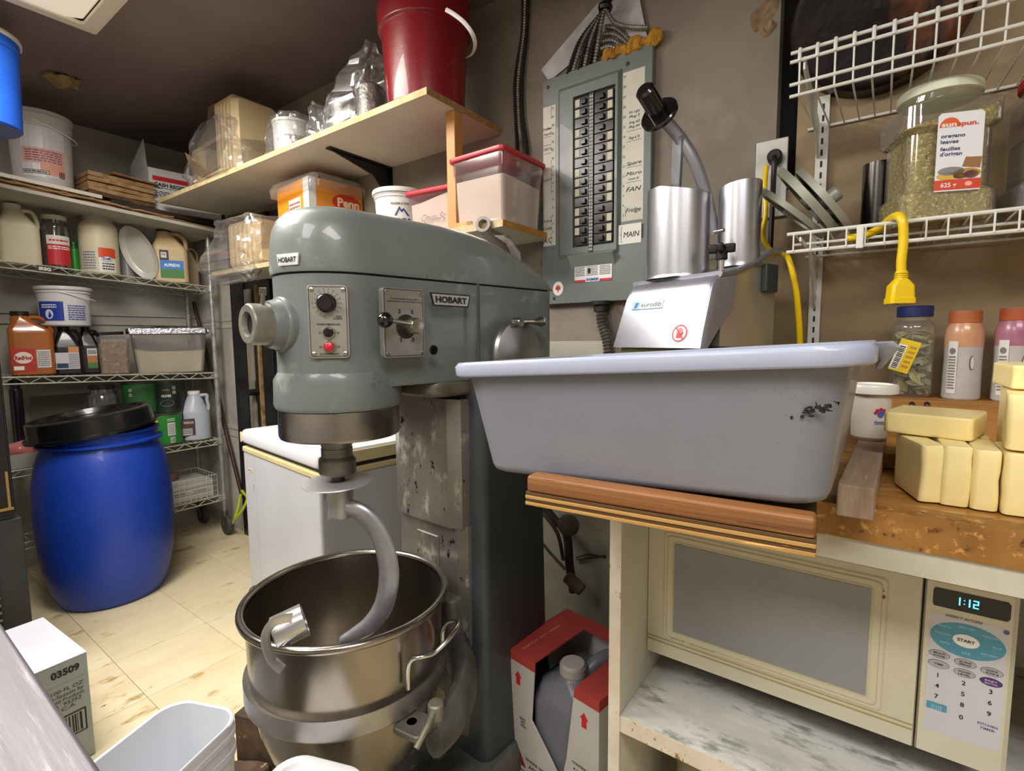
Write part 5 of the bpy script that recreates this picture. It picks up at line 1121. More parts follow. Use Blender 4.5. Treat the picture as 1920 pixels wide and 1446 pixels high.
g = G(); g.lathe([(.030, .312), (.031, .313), (.031, .335), (.028, .340), (0, .339)], 40, 0, T((0, -.035, 0)))
for i in range(40): a = i * 2 * PI / 40; g.box(.0305, .0325, -.0012, .0012, .313, .334, 0, T((0, -.035, 0), a))
g.build('jug_cap', mat('b9b2ac', .45), JG)
t = thing('drain_pipes', 'dark dirty pipes and valve on the wall behind the mixer pedestal', 'pipe', (0, 0, 0))
pm_ = mat('4a443c', .6, .3, var=('1c1815', 10, .8)); pl_ = mat('6a5a54', .7, var=('2e2622', 12, .8))
g = G(); g.tube(cr([AY(1012, 940, 1.38), AY(1040, 975, 1.38), AY(1062, 1000, 1.38), AY(1068, 1060, 1.38), AY(1075, 1110, 1.38)], 6), .014, 10); g.build('drain_pipe', pm_, t)
g = G(); g.tube(cr([AY(1010, 1010, 1.36), AY(1030, 1035, 1.36), AY(1060, 1068, 1.36)], 5), .005, 8); g.tube(cr([AY(1016, 960, 1.34), AY(1045, 1000, 1.34), AY(1056, 1050, 1.36)], 5), .006, 8); g.build('thin_pipe', pl_, t)
g = G(); q = AY(1066, 985, 1.37); g.lathe([(.028, -.012), (.034, -.01), (.034, .01), (.028, .012), (.012, .014)], 18, 0, frame(q, (.4, -1, .5))); g.build('valve_collar', pl_, t)
g = G(); g.cyl(AY(1062, 1080, 1.33), AY(1092, 1108, 1.33), .020, 14, e=.004); g.build('pipe_elbow', pl_, t)
g = G(); g.tube(cr([AY(1080, 1046, 1.44), AY(1105, 1040, 1.44), AY(1135, 1046, 1.44)], 5), .0025, 6); g.tube(cr([AY(1080, 1050, 1.44), AY(1110, 1046, 1.44), AY(1135, 1042, 1.44)], 5), .0025, 6); g.build('loose_wires', pm_, t)
# ================================================================ things on the top shelf and lower wall shelf
kraft = mat('b9966a', .8, var=('a07c50', 9, .6), bump=(40, .4)); tanbowl = mat('c9b48c', .6, var=('b79e72', 8, .5))
ZS = 1.8605
def hz(px, py, y):  # height seen at a pixel on the plane y
    return AY(px, py, y).z
# red bucket
c0, r_, _, am = fit(722, 872, 60, 195, y=1.22)
RB = thing('red_bucket', 'tall red plastic bucket with white bail handle on the right end of the top shelf', 'bucket', (c0.x, 1.22, ZS))
redm = mat('8c1620', .3, var=('7c1019', 4, .6), coat=.3, bump=(60, .1))
R1 = r_ * .96; H = .375
g = G(); g.lathe([(R1 - .006, 0), (R1, .006), (R1 * 1.05, H * .25), (R1 * 1.12, H * .60), (R1 * 1.125, H * .61), (R1 * 1.20, H * .62), (R1 * 1.21, H * .63), (R1 * 1.215, H * .78), (R1 * 1.14, H * .785), (R1 * 1.15, H * .86), (R1 * 1.2, H * .87), (R1 * 1.2, H), (R1 * 1.12, H), (R1, .01), (0, .008)], 48, caps=True); g.build('bucket_body', redm, RB, 45)
I_ = RB.matrix_world.inverted(); pts = [I_ @ q for q in (AY(836, 18, 1.13), AY(850, 26, 1.13), AY(870, 42, 1.14), AY(886, 64, 1.16), AY(891, 86, 1.20), AY(884, 103, 1.25), AY(870, 110, 1.30))]
g = G(); g.tube(cr(pts, 6), .0058, 8, ry=.002, up=(0, 0, 1)); g.build('bucket_handle', WHITE, RB)
# bundle of clear bags with silver foil rounds
silv = mat('c9c6c0', .3, .9, var=('8c8a84', 40, .8), bump=(90, .9))
for k, (x0, x1, yt, yb_, y, lab) in enumerate(((668, 722, 142, 222, 1.24, 'silver mesh roll wrapped in clear plastic against the red bucket'), (618, 672, 168, 236, 1.22, 'smaller silver roll in clear plastic left of the larger one'))):
    c0, r_, _, am = fit(x0, x1, yt, yb_, y=y)
    g = G(); h_ = hz((x0 + x1) / 2, yt, y - r_) - ZS; g.lathe([(0, 0), (r_ - .004, 0), (r_, .004), (r_, h_ - .01), (r_ - .01, h_), (0, h_ + .004)], 32); g.crumple(.003, 60, k); o = g.build('foil_roll', silv); o.location = (c0.x, y, ZS); tag(o, lab, 'foil roll', 'silver rolls on the top shelf')
    for p in o.data.vertices: p.co.z = max(p.co.z, 0)
c1 = AY(668, 150, 1.21)
bag('clear_bag', 'big crumpled clear plastic bag over the silver rolls beside the red bucket', (c1.x, 1.215, ZS), [(0.001, -.01, 0, .125, .085, .05), (.04, -.01, 0, .135, .095, .06), (.11, 0, 0, .115, .085, .06), (.18, .02, 0, .095, .07, .05), (.24, .055, 0, .045, .04, .03), (.30, .075, 0, .012, .02, .01)], .022, 15, 3)
c1 = AY(602, 190, 1.16)
bag('clear_bag', 'small crumpled clear bag between the white tub and the silver rolls', (c1.x, 1.17, ZS), [(0.001, 0, 0, .05, .05, .03), (.05, 0, 0, .055, .055, .04), (.10, -.02, 0, .04, .04, .03), (.145, -.045, 0, .012, .02, .01)], .016, 20, 9)
# white tub inside a bag
c0, r_, _, am = fit(506, 582, 205, 268, y=1.17)
h_ = hz(545, 203, 1.17 - r_) - ZS
t = thing('white_tub', 'short white plastic tub with black print strip inside a clear bag', 'tub', (c0.x, 1.18, ZS))
g = G(); g.lathe([(r_ * .92, 0), (r_ * .96, .005), (r_, h_ - .012), (r_ + .003, h_ - .010), (r_ + .003, h_), (r_ - .003, h_), (0, h_ - .003)], 40); g.build('tub_body', mat('e2dfd8', .4), t)
pr = Print(); pr.rect(-.005, h_ * .17, .045, h_ * .30, INK, 0, n=5); pr.text('2358 No.', .02, h_ * .195, .007, WHITE, w=.04, l=1); pr.bars(-.03, h_ * .36, .04, h_ * .5, GREYINK, 3); pr.build('tub_print', wrap(r_ + .001, am + PI, 0), t)
bag('clear_bag', 'clear bag loosely wrapped around the short white tub', (c0.x, 1.18, ZS), [(0.001, 0, 0, r_ + .012, r_ + .012, .05), (h_ * .6, 0, 0, r_ + .016, r_ + .014, .05), (h_ + .012, 0, 0, r_ + .008, r_, .05), (h_ + .035, .01, 0, r_ * .4, r_ * .4, .02)], .010, 18, 12)
# moulded fibre bowls stacked on edge inside a bag
def fibre(label, loc, rz, w_, d_, h_, n, group, gap=.012):
    for k in range(n):
        t = G(); z0 = 0
        # a shallow tray standing on its long edge: rim ring plus body, thin axis along local x
        o_ = k * gap
        M = Matrix(((0, 0, 1, o_), (1, 0, 0, 0), (0, 1, 0, h_ / 2), (0, 0, 0, 1)))
        t.rr([(.0, 0, 0, w_ / 2, h_ / 2, .03), (.004, 0, 0, w_ / 2, h_ / 2, .03), (.005, 0, 0, w_ / 2 - .008, h_ / 2 - .008, .026), (d_, 0, 0, w_ / 2 - .022, h_ / 2 - .022, .02)], 0, M)
        o = t.build('fibre_tray', tanbowl); o.matrix_world = T(loc, rz)
        tag(o, label[k] if isinstance(label, list) else label, 'food tray', group)
P = ['front', 'second', 'third', 'fourth', 'fifth', 'last']
c1 = AY(425, 260, 1.16); hh = hz(445, 168, 1.13) - ZS
fibre(['%s of five tan fibre trays standing in the bag on the top shelf' % q for q in ('leftmost', 'second', 'middle', 'fourth', 'rightmost')], (c1.x, 1.22, ZS), 0, .21, .045, hh, 5, 'fibre trays on the top shelf', .030)
c1 = AY(385, 290, 1.16)
fibre(['%s of three low tan trays leaning in the left of the bag' % q for q in ('left', 'middle', 'right')], (c1.x - .03, 1.21, ZS), 0, .19, .04, hh * .55, 3, 'low fibre trays on the top shelf', .022)
c1 = AY(430, 250, 1.18)
bag('clear_bag', 'large crumpled clear bag holding tan trays on the left of the top shelf', (c1.x, 1.21, ZS), [(0.001, -.02, 0, .24, .125, .06), (.06, -.04, 0, .27, .13, .07), (.14, -.04, 0, .22, .125, .07), (.22, 0, 0, .17, .12, .06), (.27, -.06, 0, .11, .08, .05), (.33, -.10, 0, .03, .04, .02)], .032, 11, 5)
# kraft paper bag
c1 = AY(372, 300, 1.16)
g = G(); g.rr([(0, 0, 0, .09, .07, .01), (.05, .0, 0, .088, .068, .012), (.14, 0, 0, .08, .06, .012), (.24, -.01, 0, .07, .045, .01), (.32, 0, 0, .055, .02, .008), (.42, .02, 0, .035, .006, .004), (.46, .03, 0, .004, .003, .002)][:7], n=5); g.crumple(.022, 12, 6)
for p in g.v: p.z = min(max(p.z, 0), .415)
o = g.build('paper_bag', kraft, None, 20); o.location = (c1.x, 1.24, ZS); tag(o, 'crumpled brown kraft paper bag reaching up at the left end of the top shelf', 'paper bag')
g = G(); q = [AY(345, 285, 1.09), AY(385, 318, 1.10), AY(412, 320, 1.12), AY(395, 330, 1.13), AY(365, 334, 1.12)]
q = [Vector((p.x, p.y, max(p.z, ZS))) for p in q]
g.loft([q, [p + Vector((0, .004, .002)) for p in q]]); g.crumple(.006, 30, 2)
for p in g.v: p.z = max(p.z, ZS)
tag(g.build('torn_paper', kraft, None, 10), 'torn scrap of kraft paper sticking over the top shelf edge', 'paper')
# cash register roll box on the side shelf
b0 = AX(283, 364, -3.02)
CRB = thing('till_roll_box', 'white box with red stripe reading CASH REGISTER ROLL, lid flaps up', 'box', (-3.20, 1.255, sag(1.7975, 1.12)), math.radians(90 - 4))
w_, d_, h_ = .34, .30, .215
bxm = mat('d4d2d2', .6, var=('c0bdbd', 6, .5))
g = G(); g.box(-w_ / 2, w_ / 2, -d_ / 2, -d_ / 2 + .003, 0, h_); g.box(-w_ / 2, w_ / 2, d_ / 2 - .003, d_ / 2, 0, h_); g.box(-w_ / 2, -w_ / 2 + .003, -d_ / 2, d_ / 2, 0, h_); g.box(w_ / 2 - .003, w_ / 2, -d_ / 2, d_ / 2, 0, h_); g.box(-w_ / 2, w_ / 2, -d_ / 2, d_ / 2, 0, .003); g.build('box_body', bxm, CRB, 0)
g = G(); g.add([(-w_ / 2, -d_ / 2, h_), (-w_ / 2, d_ / 2, h_), (-w_ / 2 - .01, d_ / 2 - .06, h_ + .05), (-w_ / 2 - .005, -d_ / 2 + .01, h_ + .14)], [(0, 1, 2, 3)]); g.build('box_flap', bxm, CRB, 0)
g = G(); g.add([(-w_ / 2, d_ / 2, h_), (w_ / 2, d_ / 2, h_), (w_ / 2 - .02, d_ / 2 + .02, h_ + .03), (-w_ / 2 + .02, d_ / 2 + .03, h_ + .10)], [(0, 1, 2, 3)]); g.build('box_flap', mat('8f8c8a', .7), CRB, 0)
pr = Print(); pr.rect(-.15, .155, .165, .178, RED, 0); pr.text('CASH REGISTER ROLLS', -.145, .128, .018, INK, w=.25, al='l', bold=.04); pr.text('S', .085, .188, .018, INK, bold=.05); pr.bars(-.145, .118, .0, .124, INK, 1); pr.bars(-.145, .075, -.02, .105, INK, 4); pr.bars(-.145, .04, -.06, .055, INK, 2); pr.disc(.10, .166, .012, .009, mat('f0b0b0'), 1)
pr.build('box_print', flat((0, -d_ / 2, 0), (1, 0, 0), (0, 0, 1)), CRB)
# folded cardboard stack
CS = thing('cardboard_stack', 'bundle of folded brown corrugated cardboard on the side shelf', 'cardboard', (-3.16, .945, sag(1.7985, .945)), math.radians(90 + 2), 0, .04)
for i in range(5):
    g = G(); n = 10; z = i * .0225; rings = []
    random.seed(i + 20)
    for j in range(n + 1):
        x = -.135 + .27 * j / n; wz = .0012 * math.sin(j * .6 + i * 2); yy = random.uniform(-.004, .004) + (i % 3) * .006
        rings.append([(x, -.14 + yy, z + wz), (x, .12, z + wz), (x, .12, z + .019 + wz), (x, -.14 + yy, z + .019 + wz)])
    g.loft(rings); g.build('folded_sheet', card2 if i else mat('2e2016', .8, var=('6a4a2a', 20, .8)), CS, 0)
g = G(); g.rb(-.05, .15, -.15, .10, .116, .124, .002, .002, M=T((0, 0, 0), .05, 0, 0)); g.crumple(.004, 20, 3); g.build('top_sheet', card, CS, 30)
# white labelled pail on side shelf
c0, r_, _, am = fit(12, 138, 195, 342, x=-3.17)
zb = sag(1.7985, c0.y) ; h_ = zat(75, 205, math.hypot(c0.x, c0.y) - r_) - zb
WPL = pail('white_pail', 'white pail with pink printed label on the side shelf at upper left', 'pail', (c0.x, c0.y, zb), r_ * .90, r_ * .97, h_, mat('c9c6c2', .45, var=('b5b1ac', 4, .5)), lid=mat('c2bfba', .5), rings=2, handle=-.4, az=math.radians(65), hm=WHITE)
pr = Print(); pk = mat('d8a9a4', .5); pr.rect(-.075, .04, .085, h_ * .78, mat('d5cfd6', .3), 0, n=8); pr.rect(-.073, h_ * .30, .083, h_ * .5, pk, 1, n=8); pr.rect(-.01, h_ * .16, .083, h_ * .32, mat('dfa08c', .5), 1, n=6)
pr.rect(-.074, h_ * .16, .02, h_ * .21, INK, 2, n=5); pr.rect(-.072, h_ * .167, .018, h_ * .203, mat('c8c4c0'), 3, n=5); pr.bars(-.068, h_ * .172, .012, h_ * .198, INK, 1, l=4); pr.bars(-.06, h_ * .32, .07, h_ * .48, mat('9a5a56'), 5, l=3); pr.barcode(.055, .045, .080, .075, INK, l=3)
pr.build('pail_label', wrap(r_ * .90 + .001, am + PI, 0, R1=r_ * .97 + .001, H=h_), WPL)
# blue bucket with white lid on top of the black cooler
q = AD(2, 150, 1.75)
BB = pail('blue_bucket', 'bright blue bucket with white lid at the top left edge', 'bucket', (q.x - .06, q.y - .06, 1.885), .115, .125, .31, mat('1c4fae', .35, var=('173f92', 5, .6), coat=.2), lid=mat('d8d4c8', .5), rings=1, az=0)
# ================================================================ goods on the lower wall shelf
ZW = 1.4805
def bin_(name, label, loc, rz, w_, d_, h_, fill, lidc, scrib=None):
    t = thing(name, label, 'food bin', loc, rz)
    g = G(); a, b = w_ / 2, d_ / 2; k = .90
    g.rr([(0, 0, 0, a * k - .004, b * k - .004, .012), (.004, 0, 0, a * k, b * k, .014), (h_ * .74, 0, 0, a * .96, b * .96, .014), (h_ * .76, 0, 0, a * .985, b * .985, .014), (h_ - .006, 0, 0, a, b, .014)], n=4, cap1=False); g.build('bin_body', film('faf0f1', .10, .05, .12, 'bin'), t)
    g = G(); n = 14; vs = []; fl = fill
    sec_ = [G.ring(.004, 0, 0, a * k - .003, b * k - .003, .012, n=4), G.ring(h_ * .30, 0, 0, a * .925 - .003, b * .925 - .003, .012, n=4)]
    top = [(x, y, h_ * fl * (1 + .30 * noise.noise(Vector((x * 14, y * 14, h_ * 9))))) for x, y, z in G.ring(0, 0, 0, a * .95 - .003, b * .95 - .003, .012, n=4)]
    mid = [(x * .5, y * .5, h_ * fl * 1.1) for x, y, z in top]
    g.loft(sec_ + [top, mid]); g.build('bin_contents', mat('e6e0d0', .85, var=('ddd5c2', 10, .5)), t, 30)
    g = G(); g.rr([(h_ - .012, 0, 0, a + .006, b + .006, .016), (h_ - .010, 0, 0, a + .008, b + .008, .018), (h_ - .001, 0, 0, a + .008, b + .008, .018), (h_ + .004, 0, 0, a + .002, b + .002, .016), (h_ + .004, 0, 0, a - .008, b - .008, .012), (h_ + .001, 0, 0, a - .014, b - .014, .012)], n=5); g.build('bin_lid', mat('c2323c', .35, coat=.2), t, 45)
    return t
B1 = bin_('flour_bin', 'square clear bin of white flour with red lid beside the breaker panel', (-.990, 1.300, ZW), math.radians(-1), .200, .215, .205, .62, RED)
B2 = bin_('flour_bin', 'lower red-lidded flour bin behind the wooden prop, faint scribble on its front', (-1.215, 1.315, ZW), math.radians(6), .20, .20, .145, .80, RED)
pr = Print(); 
pr.text('Corn S', 0, 0, .022, GREYINK, w=.09, bold=0, shear=.35); pr.build('scribble', flat((.005, -.098, .045), (1, 0, 0), (0, .05, 1)), B2)
g = G(); q = AY(822, 332, 1.31); g.rb(-.05, .05, -.025, .025, 0, .022, .02, .01, M=T((q.x, 1.315, ZW + .152), .3)); g.tube(cr([(q.x + .04, 1.30, ZW + .165), (q.x + .08, 1.29, ZW + .172), (q.x + .10, 1.27, ZW + .168)], 4), .006, 8)
tag(g.build('black_scoop', mat('161617', .35)), 'black scoop lying on the lid of the lower flour bin', 'scoop')
c0, r_, _, am = fit(700, 797, 346, 430, y=1.30)
zt_ = zat(748, 350, math.hypot(c0.x, c0.y) - r_)
PP = pail('dough_powder_pail', 'white pail printed with a blue mountain logo beside the orange box', 'pail', (c0.x, 1.30, ZW), r_ * .84, r_ * .95, zt_ - ZW, mat('dcdad6', .4, var=('cfccc6', 5, .4)), lid=mat('d8d6d2', .45), rings=3)
pr = Print(); hp = zt_ - ZW; NV = mat('24356e', .5)
pr.text('POUDRE \u00c0 P\u00c2TE', .0, hp * .69, .007, INK, w=.062); pr.text('PINNACLE', -.008, hp * .36, .0155, mat('24428e', .5), w=.088, bold=.06)
for pts in ([(-.020, .36), (-.002, .53), (.004, .46), (.012, .50), (.034, .36), (.026, .36), (.012, .46), (.004, .42), (-.002, .48), (-.014, .36)],): pr.poly([(u, (v + .13) * hp) for u, v in pts], NV, 1)
pr.bars(.05, hp * .36, .08, hp * .52, GREYINK, 5); pr.build('pail_logo', wrap(r_ * .86, am + PI + .02, 0, R1=r_ * .95, H=hp), PP)
# orange box in a bag
OB = thing('orange_box', 'orange and white food box half wrapped in clear plastic left of the white pail', 'box', (-1.855, 1.20, ZW), math.radians(-6))
OW, OD, OH = .28, .238, hz(580, 328, 1.20) - ZW
g = G(); g.box(-OW, 0, 0, OD, 0, OH); g.build('box_body', mat('e09018', .5, var=('d48212', 6, .5)), OB, 0)
pr = Print(); pr.rect(-.045, 0, 0, OH, mat('d8d6d2', .5), 0); pr.rect(-.175, OH * .3, -.07, OH * .78, mat('e0d0d0', .5), 0); pr.bars(-.168, OH * .34, -.077, OH * .74, mat('a05a50'), 8); pr.build('front_print', flat((0, 0, 0), (1, 0, 0), (0, 0, 1)), OB)
pr = Print(); pr.rect(0, 0, .03, OH, mat('c9c7c4', .5), 0); pr.rect(.03, 0, OD, OH, mat('c9802c', .5), 0); pr.disc(.165, OH * .74, .066, .036, mat('b8301c', .5), 1, 30); pr.text('Penn', .172, OH * .74 - .014, .034, mat('e8c8a8', .5), w=.10, bold=.04, l=2); pr.build('side_print', flat((0, 0, 0), (0, 1, 0), (0, 0, 1)), OB)
bag('clear_bag', 'clear bag draped over the top of the orange box', (-1.985, 1.31, ZW + OH - .05), [(0.0, .02, 0, .165, .125, .03), (.03, .02, 0, .17, .128, .03), (.058, .02, 0, .155, .118, .03), (.075, 0, 0, .10, .08, .03), (.088, -.03, 0, .04, .04, .03)], .010, 12, 21, sub=2)
c1 = AY(465, 430, 1.26)
fibre(['%s of six tan fibre trays in the bag hanging over the lower shelf end' % q for q in ('leftmost', 'second', 'third', 'fourth', 'fifth', 'rightmost')], (-2.52, 1.30, ZW), 0, .20, .05, .215, 6, 'fibre trays on the lower shelf', .040)
bag('clear_bag', 'clear bag sagging over the left end of the lower wall shelf with tan trays inside', (-2.44, 1.275, ZW - .001), [(-.075, .02, -.10, .10, .02, .02), (-.05, -.02, -.10, .17, .03, .03), (-.015, -.04, -.085, .22, .06, .05), (.02, -.10, 0, .25, .135, .06), (.07, -.06, 0, .22, .13, .06), (.14, .0, 0, .19, .12, .06), (.215, .03, 0, .17, .11, .05), (.235, .03, 0, .10, .08, .05)], .020, 12, 31)
# clear film on a cardboard core, lying at the back of the mixer lid
FR = thing('film_roll', 'roll of clear film on a grey core with loose film hanging over the mixer', 'film roll', (0, 0, 0))
a_, b_ = AY(905, 420, 1.17), AY(938, 455, 1.33)
a_.z = max(a_.z, 1.40)
g = G(); K = frame(a_, b_ - a_); Lr = (b_ - a_).length
g.lathe([(.014, 0), (.023, 0), (.024, .003), (.024, Lr), (.014, Lr), (.014, 0)], 32, 0, K, caps=False); g.build('roll_body', mat('9f9a8e', .3, var=('7f7a6c', 20, .6), coat=.4), FR)
g = G(); q = [AY(935, 440, 1.15), AY(955, 455, 1.13), AY(968, 480, 1.11), AY(975, 505, 1.09), AY(985, 512, 1.085)]
g.loft([[p + Vector((-.018 + .004 * i, 0, 0)), p + Vector((.004, .01, 0)), p + Vector((.016 - .003 * i, 0, .004))] for i, p in enumerate(q)], 0, False, False, closed=False); g.crumple(.006, 40, 3); g.build('loose_film', BAG, FR, 25)
# ================================================================ wire rack on casters
RK = thing('wire_rack', 'chrome wire shelving rack on casters against the left wall', 'wire rack', (0, 0, 0))
rkm = mat('c9c7b8', .4, .3, var=('a09d8c', 18, .7)); pst = mat('b9b9b6', .35, .5, var=('7a7972', 30, .7))
XF, XB, YR, YL = -3.10, -3.42, 1.36, .14
def sh(z, s): return lambda y: z + s * (YR - y)
SH = [sh(1.447, .058), sh(.957, .036), sh(.57, 0), sh(.235, 0)]
for x, y in ((XF, YR), (XB, YR), (XF, YL), (XB, YL)):
    g = G(); g.cyl((x, y, .13), (x, y, 1.74 if x == XF else 1.70), .0125, 16)
    for i in range(56): 
        if x == XF and y == YR: g.lathe([(.0128, 0), (.0122, .002), (.0128, .004)], 14, 0, T((x, y, .15 + i * .0254)), caps=False)
    g.cyl((x, y, 1.735 if x == XF else 1.695), (x, y, 1.743 if x == XF else 1.703), .0135, 16); g.build('rack_post', pst, RK)
    g = G(); g.cyl((x, y, .115), (x, y, .15), .019, 14, e=.003); g.rb(x - .018, x + .018, y - .016, y + .016, .095, .118, .008, .004)
    for dy in (-.018, .018): g.prism([(x - .016, .105), (x + .020, .105), (x + .034, .055), (x + .022, .045)], y + dy - .0015, y + dy + .0015, 0, Matrix(((1, 0, 0, 0), (0, 0, 1, 0), (0, 1, 0, 0), (0, 0, 0, 1))))
    ca_ = g.build('caster_fork', mat('8a8880', .4, .8, var=('4f4c44', 20, .7)), RK)
    g = G(); g.cyl((x + .022, y - .014, .058), (x + .022, y + .014, .058), .057, 32, e=.006); g.build('caster_wheel', mat('4c4b47', .6, var=('2c2b28', 20, .7)), ca_)
    for fz in SH: g = G(); g.lathe([(.014, -.028), (.018, -.028), (.0165, .008), (.014, .008)], 16, 0, T((x, y, fz(y))), caps=True); g.build('shelf_collar', pst, RK)
for k, fz in enumerate(SH):
    g = G()
    for x in (XF, XB):
        for dz in (0, -.030): g.tube([(x, YR, fz(YR) + dz), (x, YL, fz(YL) + dz)], .0034, 6)
        n = 26
        zz = [(x, YR - (YR - YL) * i / n, fz(YR - (YR - YL) * i / n) - (.030 if i % 2 else 0)) for i in range(n + 1)]
        for a, b in zip(zz, zz[1:]): g.tube([a, b], .0022, 5)
    for y in (YR, YL):
        for dz in (0, -.030): g.tube([(XF, y, fz(y) + dz), (XB, y, fz(y) + dz)], .0034, 6)
        zz = [(XF + (XB - XF) * i / 8, y, fz(y) - (.030 if i % 2 else 0)) for i in range(9)]
        for a, b in zip(zz, zz[1:]): g.tube([a, b], .0022, 5)
    g.build('shelf_frame', rkm, RK, 60)
    g = G()
    for i in range(44):
        y = YR - (YR - YL) * (i + .5) / 44; g.tube([(XF, y, fz(y) + .002), (XB, y, fz(y) + .002)], .0018, 5)
    g.tube([((XF + XB) / 2, YR, fz(YR) - .004), ((XF + XB) / 2, YL, fz(YL) - .004)], .003, 6); g.build('deck_wires', rkm, RK, 60, kind='stuff')
pr = Print(); pr.rect(-.028, -.013, .028, .013, mat('2a2522', .5), 0); pr.text('IRSG', 0, -.007, .014, mat('d8d2c4'), w=.042, bold=.05); q = AX(83, 497, XF)
pr.build('shelf_tag', flat((XF + .005, q.y, SH[0](q.y) - .014), (0, 1, -.058), (0, .058, 1)), RK)
def onshelf(k, x0, x1, yt, yb_, x=-3.24):
    c, r, h, am = fit(x0, x1, yt, yb_, x=x); z = SH[k](c.y) + .0045
    return Vector((c.x, c.y, z)), r, zat((x0 + x1) / 2, yt, math.hypot(c.x, c.y) - (r if yt < 640 else 0)) - z, am
cream = mat('d6ccae', .45, var=('c9bd9c', 5, .5)); pet = film('e6e2da', .10, .10, .1, 'pet')
# top rack shelf
l, r, h, am = onshelf(0, -8, 76, 378, 492)
t = jug('mayonnaise_jug', 'large off-white jug with white side handle at the far left of the rack', 'jug', l, am + PI / 2 + PI, r * 1.9, r * 1.5, h, cream, mat('c8c6c0', .5), neck=-.1, hs=.62)
l, r, h, am = onshelf(0, 76, 131, 402, 496)
t = jar('pickle_jar', 'dark clear jar with white lid and red and white label on the rack', 'jar', l, r, h, film('b8b4ae', .10, .05, .1, 'dk'), mat('c9c4b2', .5), rn=r * .82, hn=h * .86, hc=.022, fillm=mat('3a342e', .5, var=('5f584e', 40, .8)), fh=.72)
pr = Print(); wv = r * 1.1; pr.rect(-wv * .6, h * .08, wv * 1.1, h * .46, mat('c42a30', .5), 0, n=8); pr.rect(-wv * .6, h * .46, wv * 1.1, h * .62, mat('dedad6', .5), 0, n=8); pr.bars(-wv * .5, h * .36, wv, h * .43, WHITE, 2); pr.bars(-wv * .4, h * .50, wv * .9, h * .56, RED, 1); pr.build('jar_label', wrap(r + .0008, am + PI), t)
l, r, h, am = onshelf(0, 128, 150, 452, 500, x=-3.30)
t = jar('green_bottle', 'narrow green bottle behind the cream jar on the top rack shelf', 'bottle', l, r, h, mat('2f8a2c', .35), mat('2a6a28', .4), rn=r * .5, hn=h * .8, hc=.02)
l, r, h, am = onshelf(0, 145, 223, 400, 510)
t = jar('mayonnaise_jar', 'big cream-filled jar with orange and white label in the middle of the top rack shelf', 'jar', l, r * .97, h, cream, mat('b5b3a8', .35, .2), rn=r * .72, hn=h * .90, hc=.026)
pr = Print(); pr.rect(-r * .05, h * .04, r * .85, h * .44, mat('e4e0d6', .5), 0, n=6); pr.rect(-r * .05, h * .28, r * .85, h * .44, mat('d8481c', .5), 1, n=6); pr.poly([(0, h * .34), (r * .8, h * .42), (r * .8, h * .44), (0, h * .40)], mat('9ab02c'), 2); pr.disc(r * .35, h * .26, r * .28, h * .045, mat('3450a0'), 3); pr.disc(r * .35, h * .26, r * .26, h * .038, WHITE, 4); pr.text('Kraft', r * .35, h * .245, h * .038, mat('3450a0'), w=r * .40, l=5, bold=.05); pr.bars(r * .1, h * .07, r * .75, h * .2, INK, 3)
pr.rect(-r * .95, h * .04, -r * .1, h * .40, mat('cfcab8', .5), 0, n=6); pr.bars(-r * .88, h * .07, -r * .2, h * .38, GREYINK, 7); pr.build('jar_label', wrap(r * .97 + .0008, am + PI), t)
l, r, h, am = onshelf(0, 222, 252, 455, 515, x=-3.32)
jar('clear_tub', 'small frosted clear tub behind the tilted platter', 'tub', l, r, h, film('d8d8d8', .12, .3, .2, 'fr'), mat('b9b7b0', .5), rn=r * .9, hn=h * .9)
# oval platter
A_, B_ = AX(243, 430, -3.30), AX(278, 521, -3.13); 
PLT = thing('oval_platter', 'white oval platter tipped on edge beside the tan dressing jug', 'platter', (0, 0, 0))
cc = (A_ + B_) / 2; zmin = SH[0](cc.y) + .005; up_ = Vector((-.12, -.35, 1)).normalized(); nr = Vector((.70, -.66, .0)); nr = (nr - up_ * nr.dot(up_)).normalized()
hh = (A_.z - zmin) / 2 / up_.z * .98; sd = up_.cross(nr).normalized(); cc = Vector((-3.21, cc.y, zmin + hh * up_.z + .006))
K = Matrix(((sd.x, up_.x, nr.x, cc.x), (sd.y, up_.y, nr.y, cc.y), (sd.z, up_.z, nr.z, cc.z), (0, 0, 0, 1)))
g = G(); 
def ov(a, b, z): return [K @ Vector((a * math.cos(t_), b * math.sin(t_), z)) for t_ in [i * 2 * PI / 40 for i in range(40)]]
wd = .075
g.loft([ov(wd * .6, hh * .72, -.014), ov(wd * .75, hh * .80, -.010), ov(wd, hh, .004), ov(wd * .99, hh * .99, .007), ov(wd * .76, hh * .80, -.005), ov(wd * .6, hh * .72, -.010)]); g.build('platter_body', mat('c3c0b6', .3, coat=.4), PLT, 50)
l, r, h, am = onshelf(0, 286, 352, 424, 521, x=-3.20)
t = jug('dressing_jug', 'tan dressing jug with black cap and blue green label, front right of the rack', 'jug', l, am + PI / 2 + PI, r * 1.95, r * 1.4, h, mat('c9b083', .4, var=('bfa576', 5, .4)), mat('241c18', .4), neck=-.16, hs=.60)
W = r * 1.95; D2 = r * .70
pr = Print(); pr.rect(-W * .32, h * .08, W * .36, h * .24, mat('3d7a30', .5), 0); pr.rect(-W * .32, h * .24, W * .36, h * .40, mat('2e78c8', .5), 0); pr.rect(-W * .32, h * .40, -W * .06, h * .58, mat('2a2422', .5), 0); pr.rect(-W * .28, h * .44, -W * .12, h * .54, mat('d8d4cc'), 1); pr.text('ALFREDO', W * .02, h * .29, h * .05, WHITE, w=W * .46, bold=.04); pr.bars(-W * .26, h * .48, -W * .14, h * .52, INK, 2)
pr.build('jug_label', flat((0, -D2 - .0005, 0), (1, 0, 0), (0, 0, 1)), t)
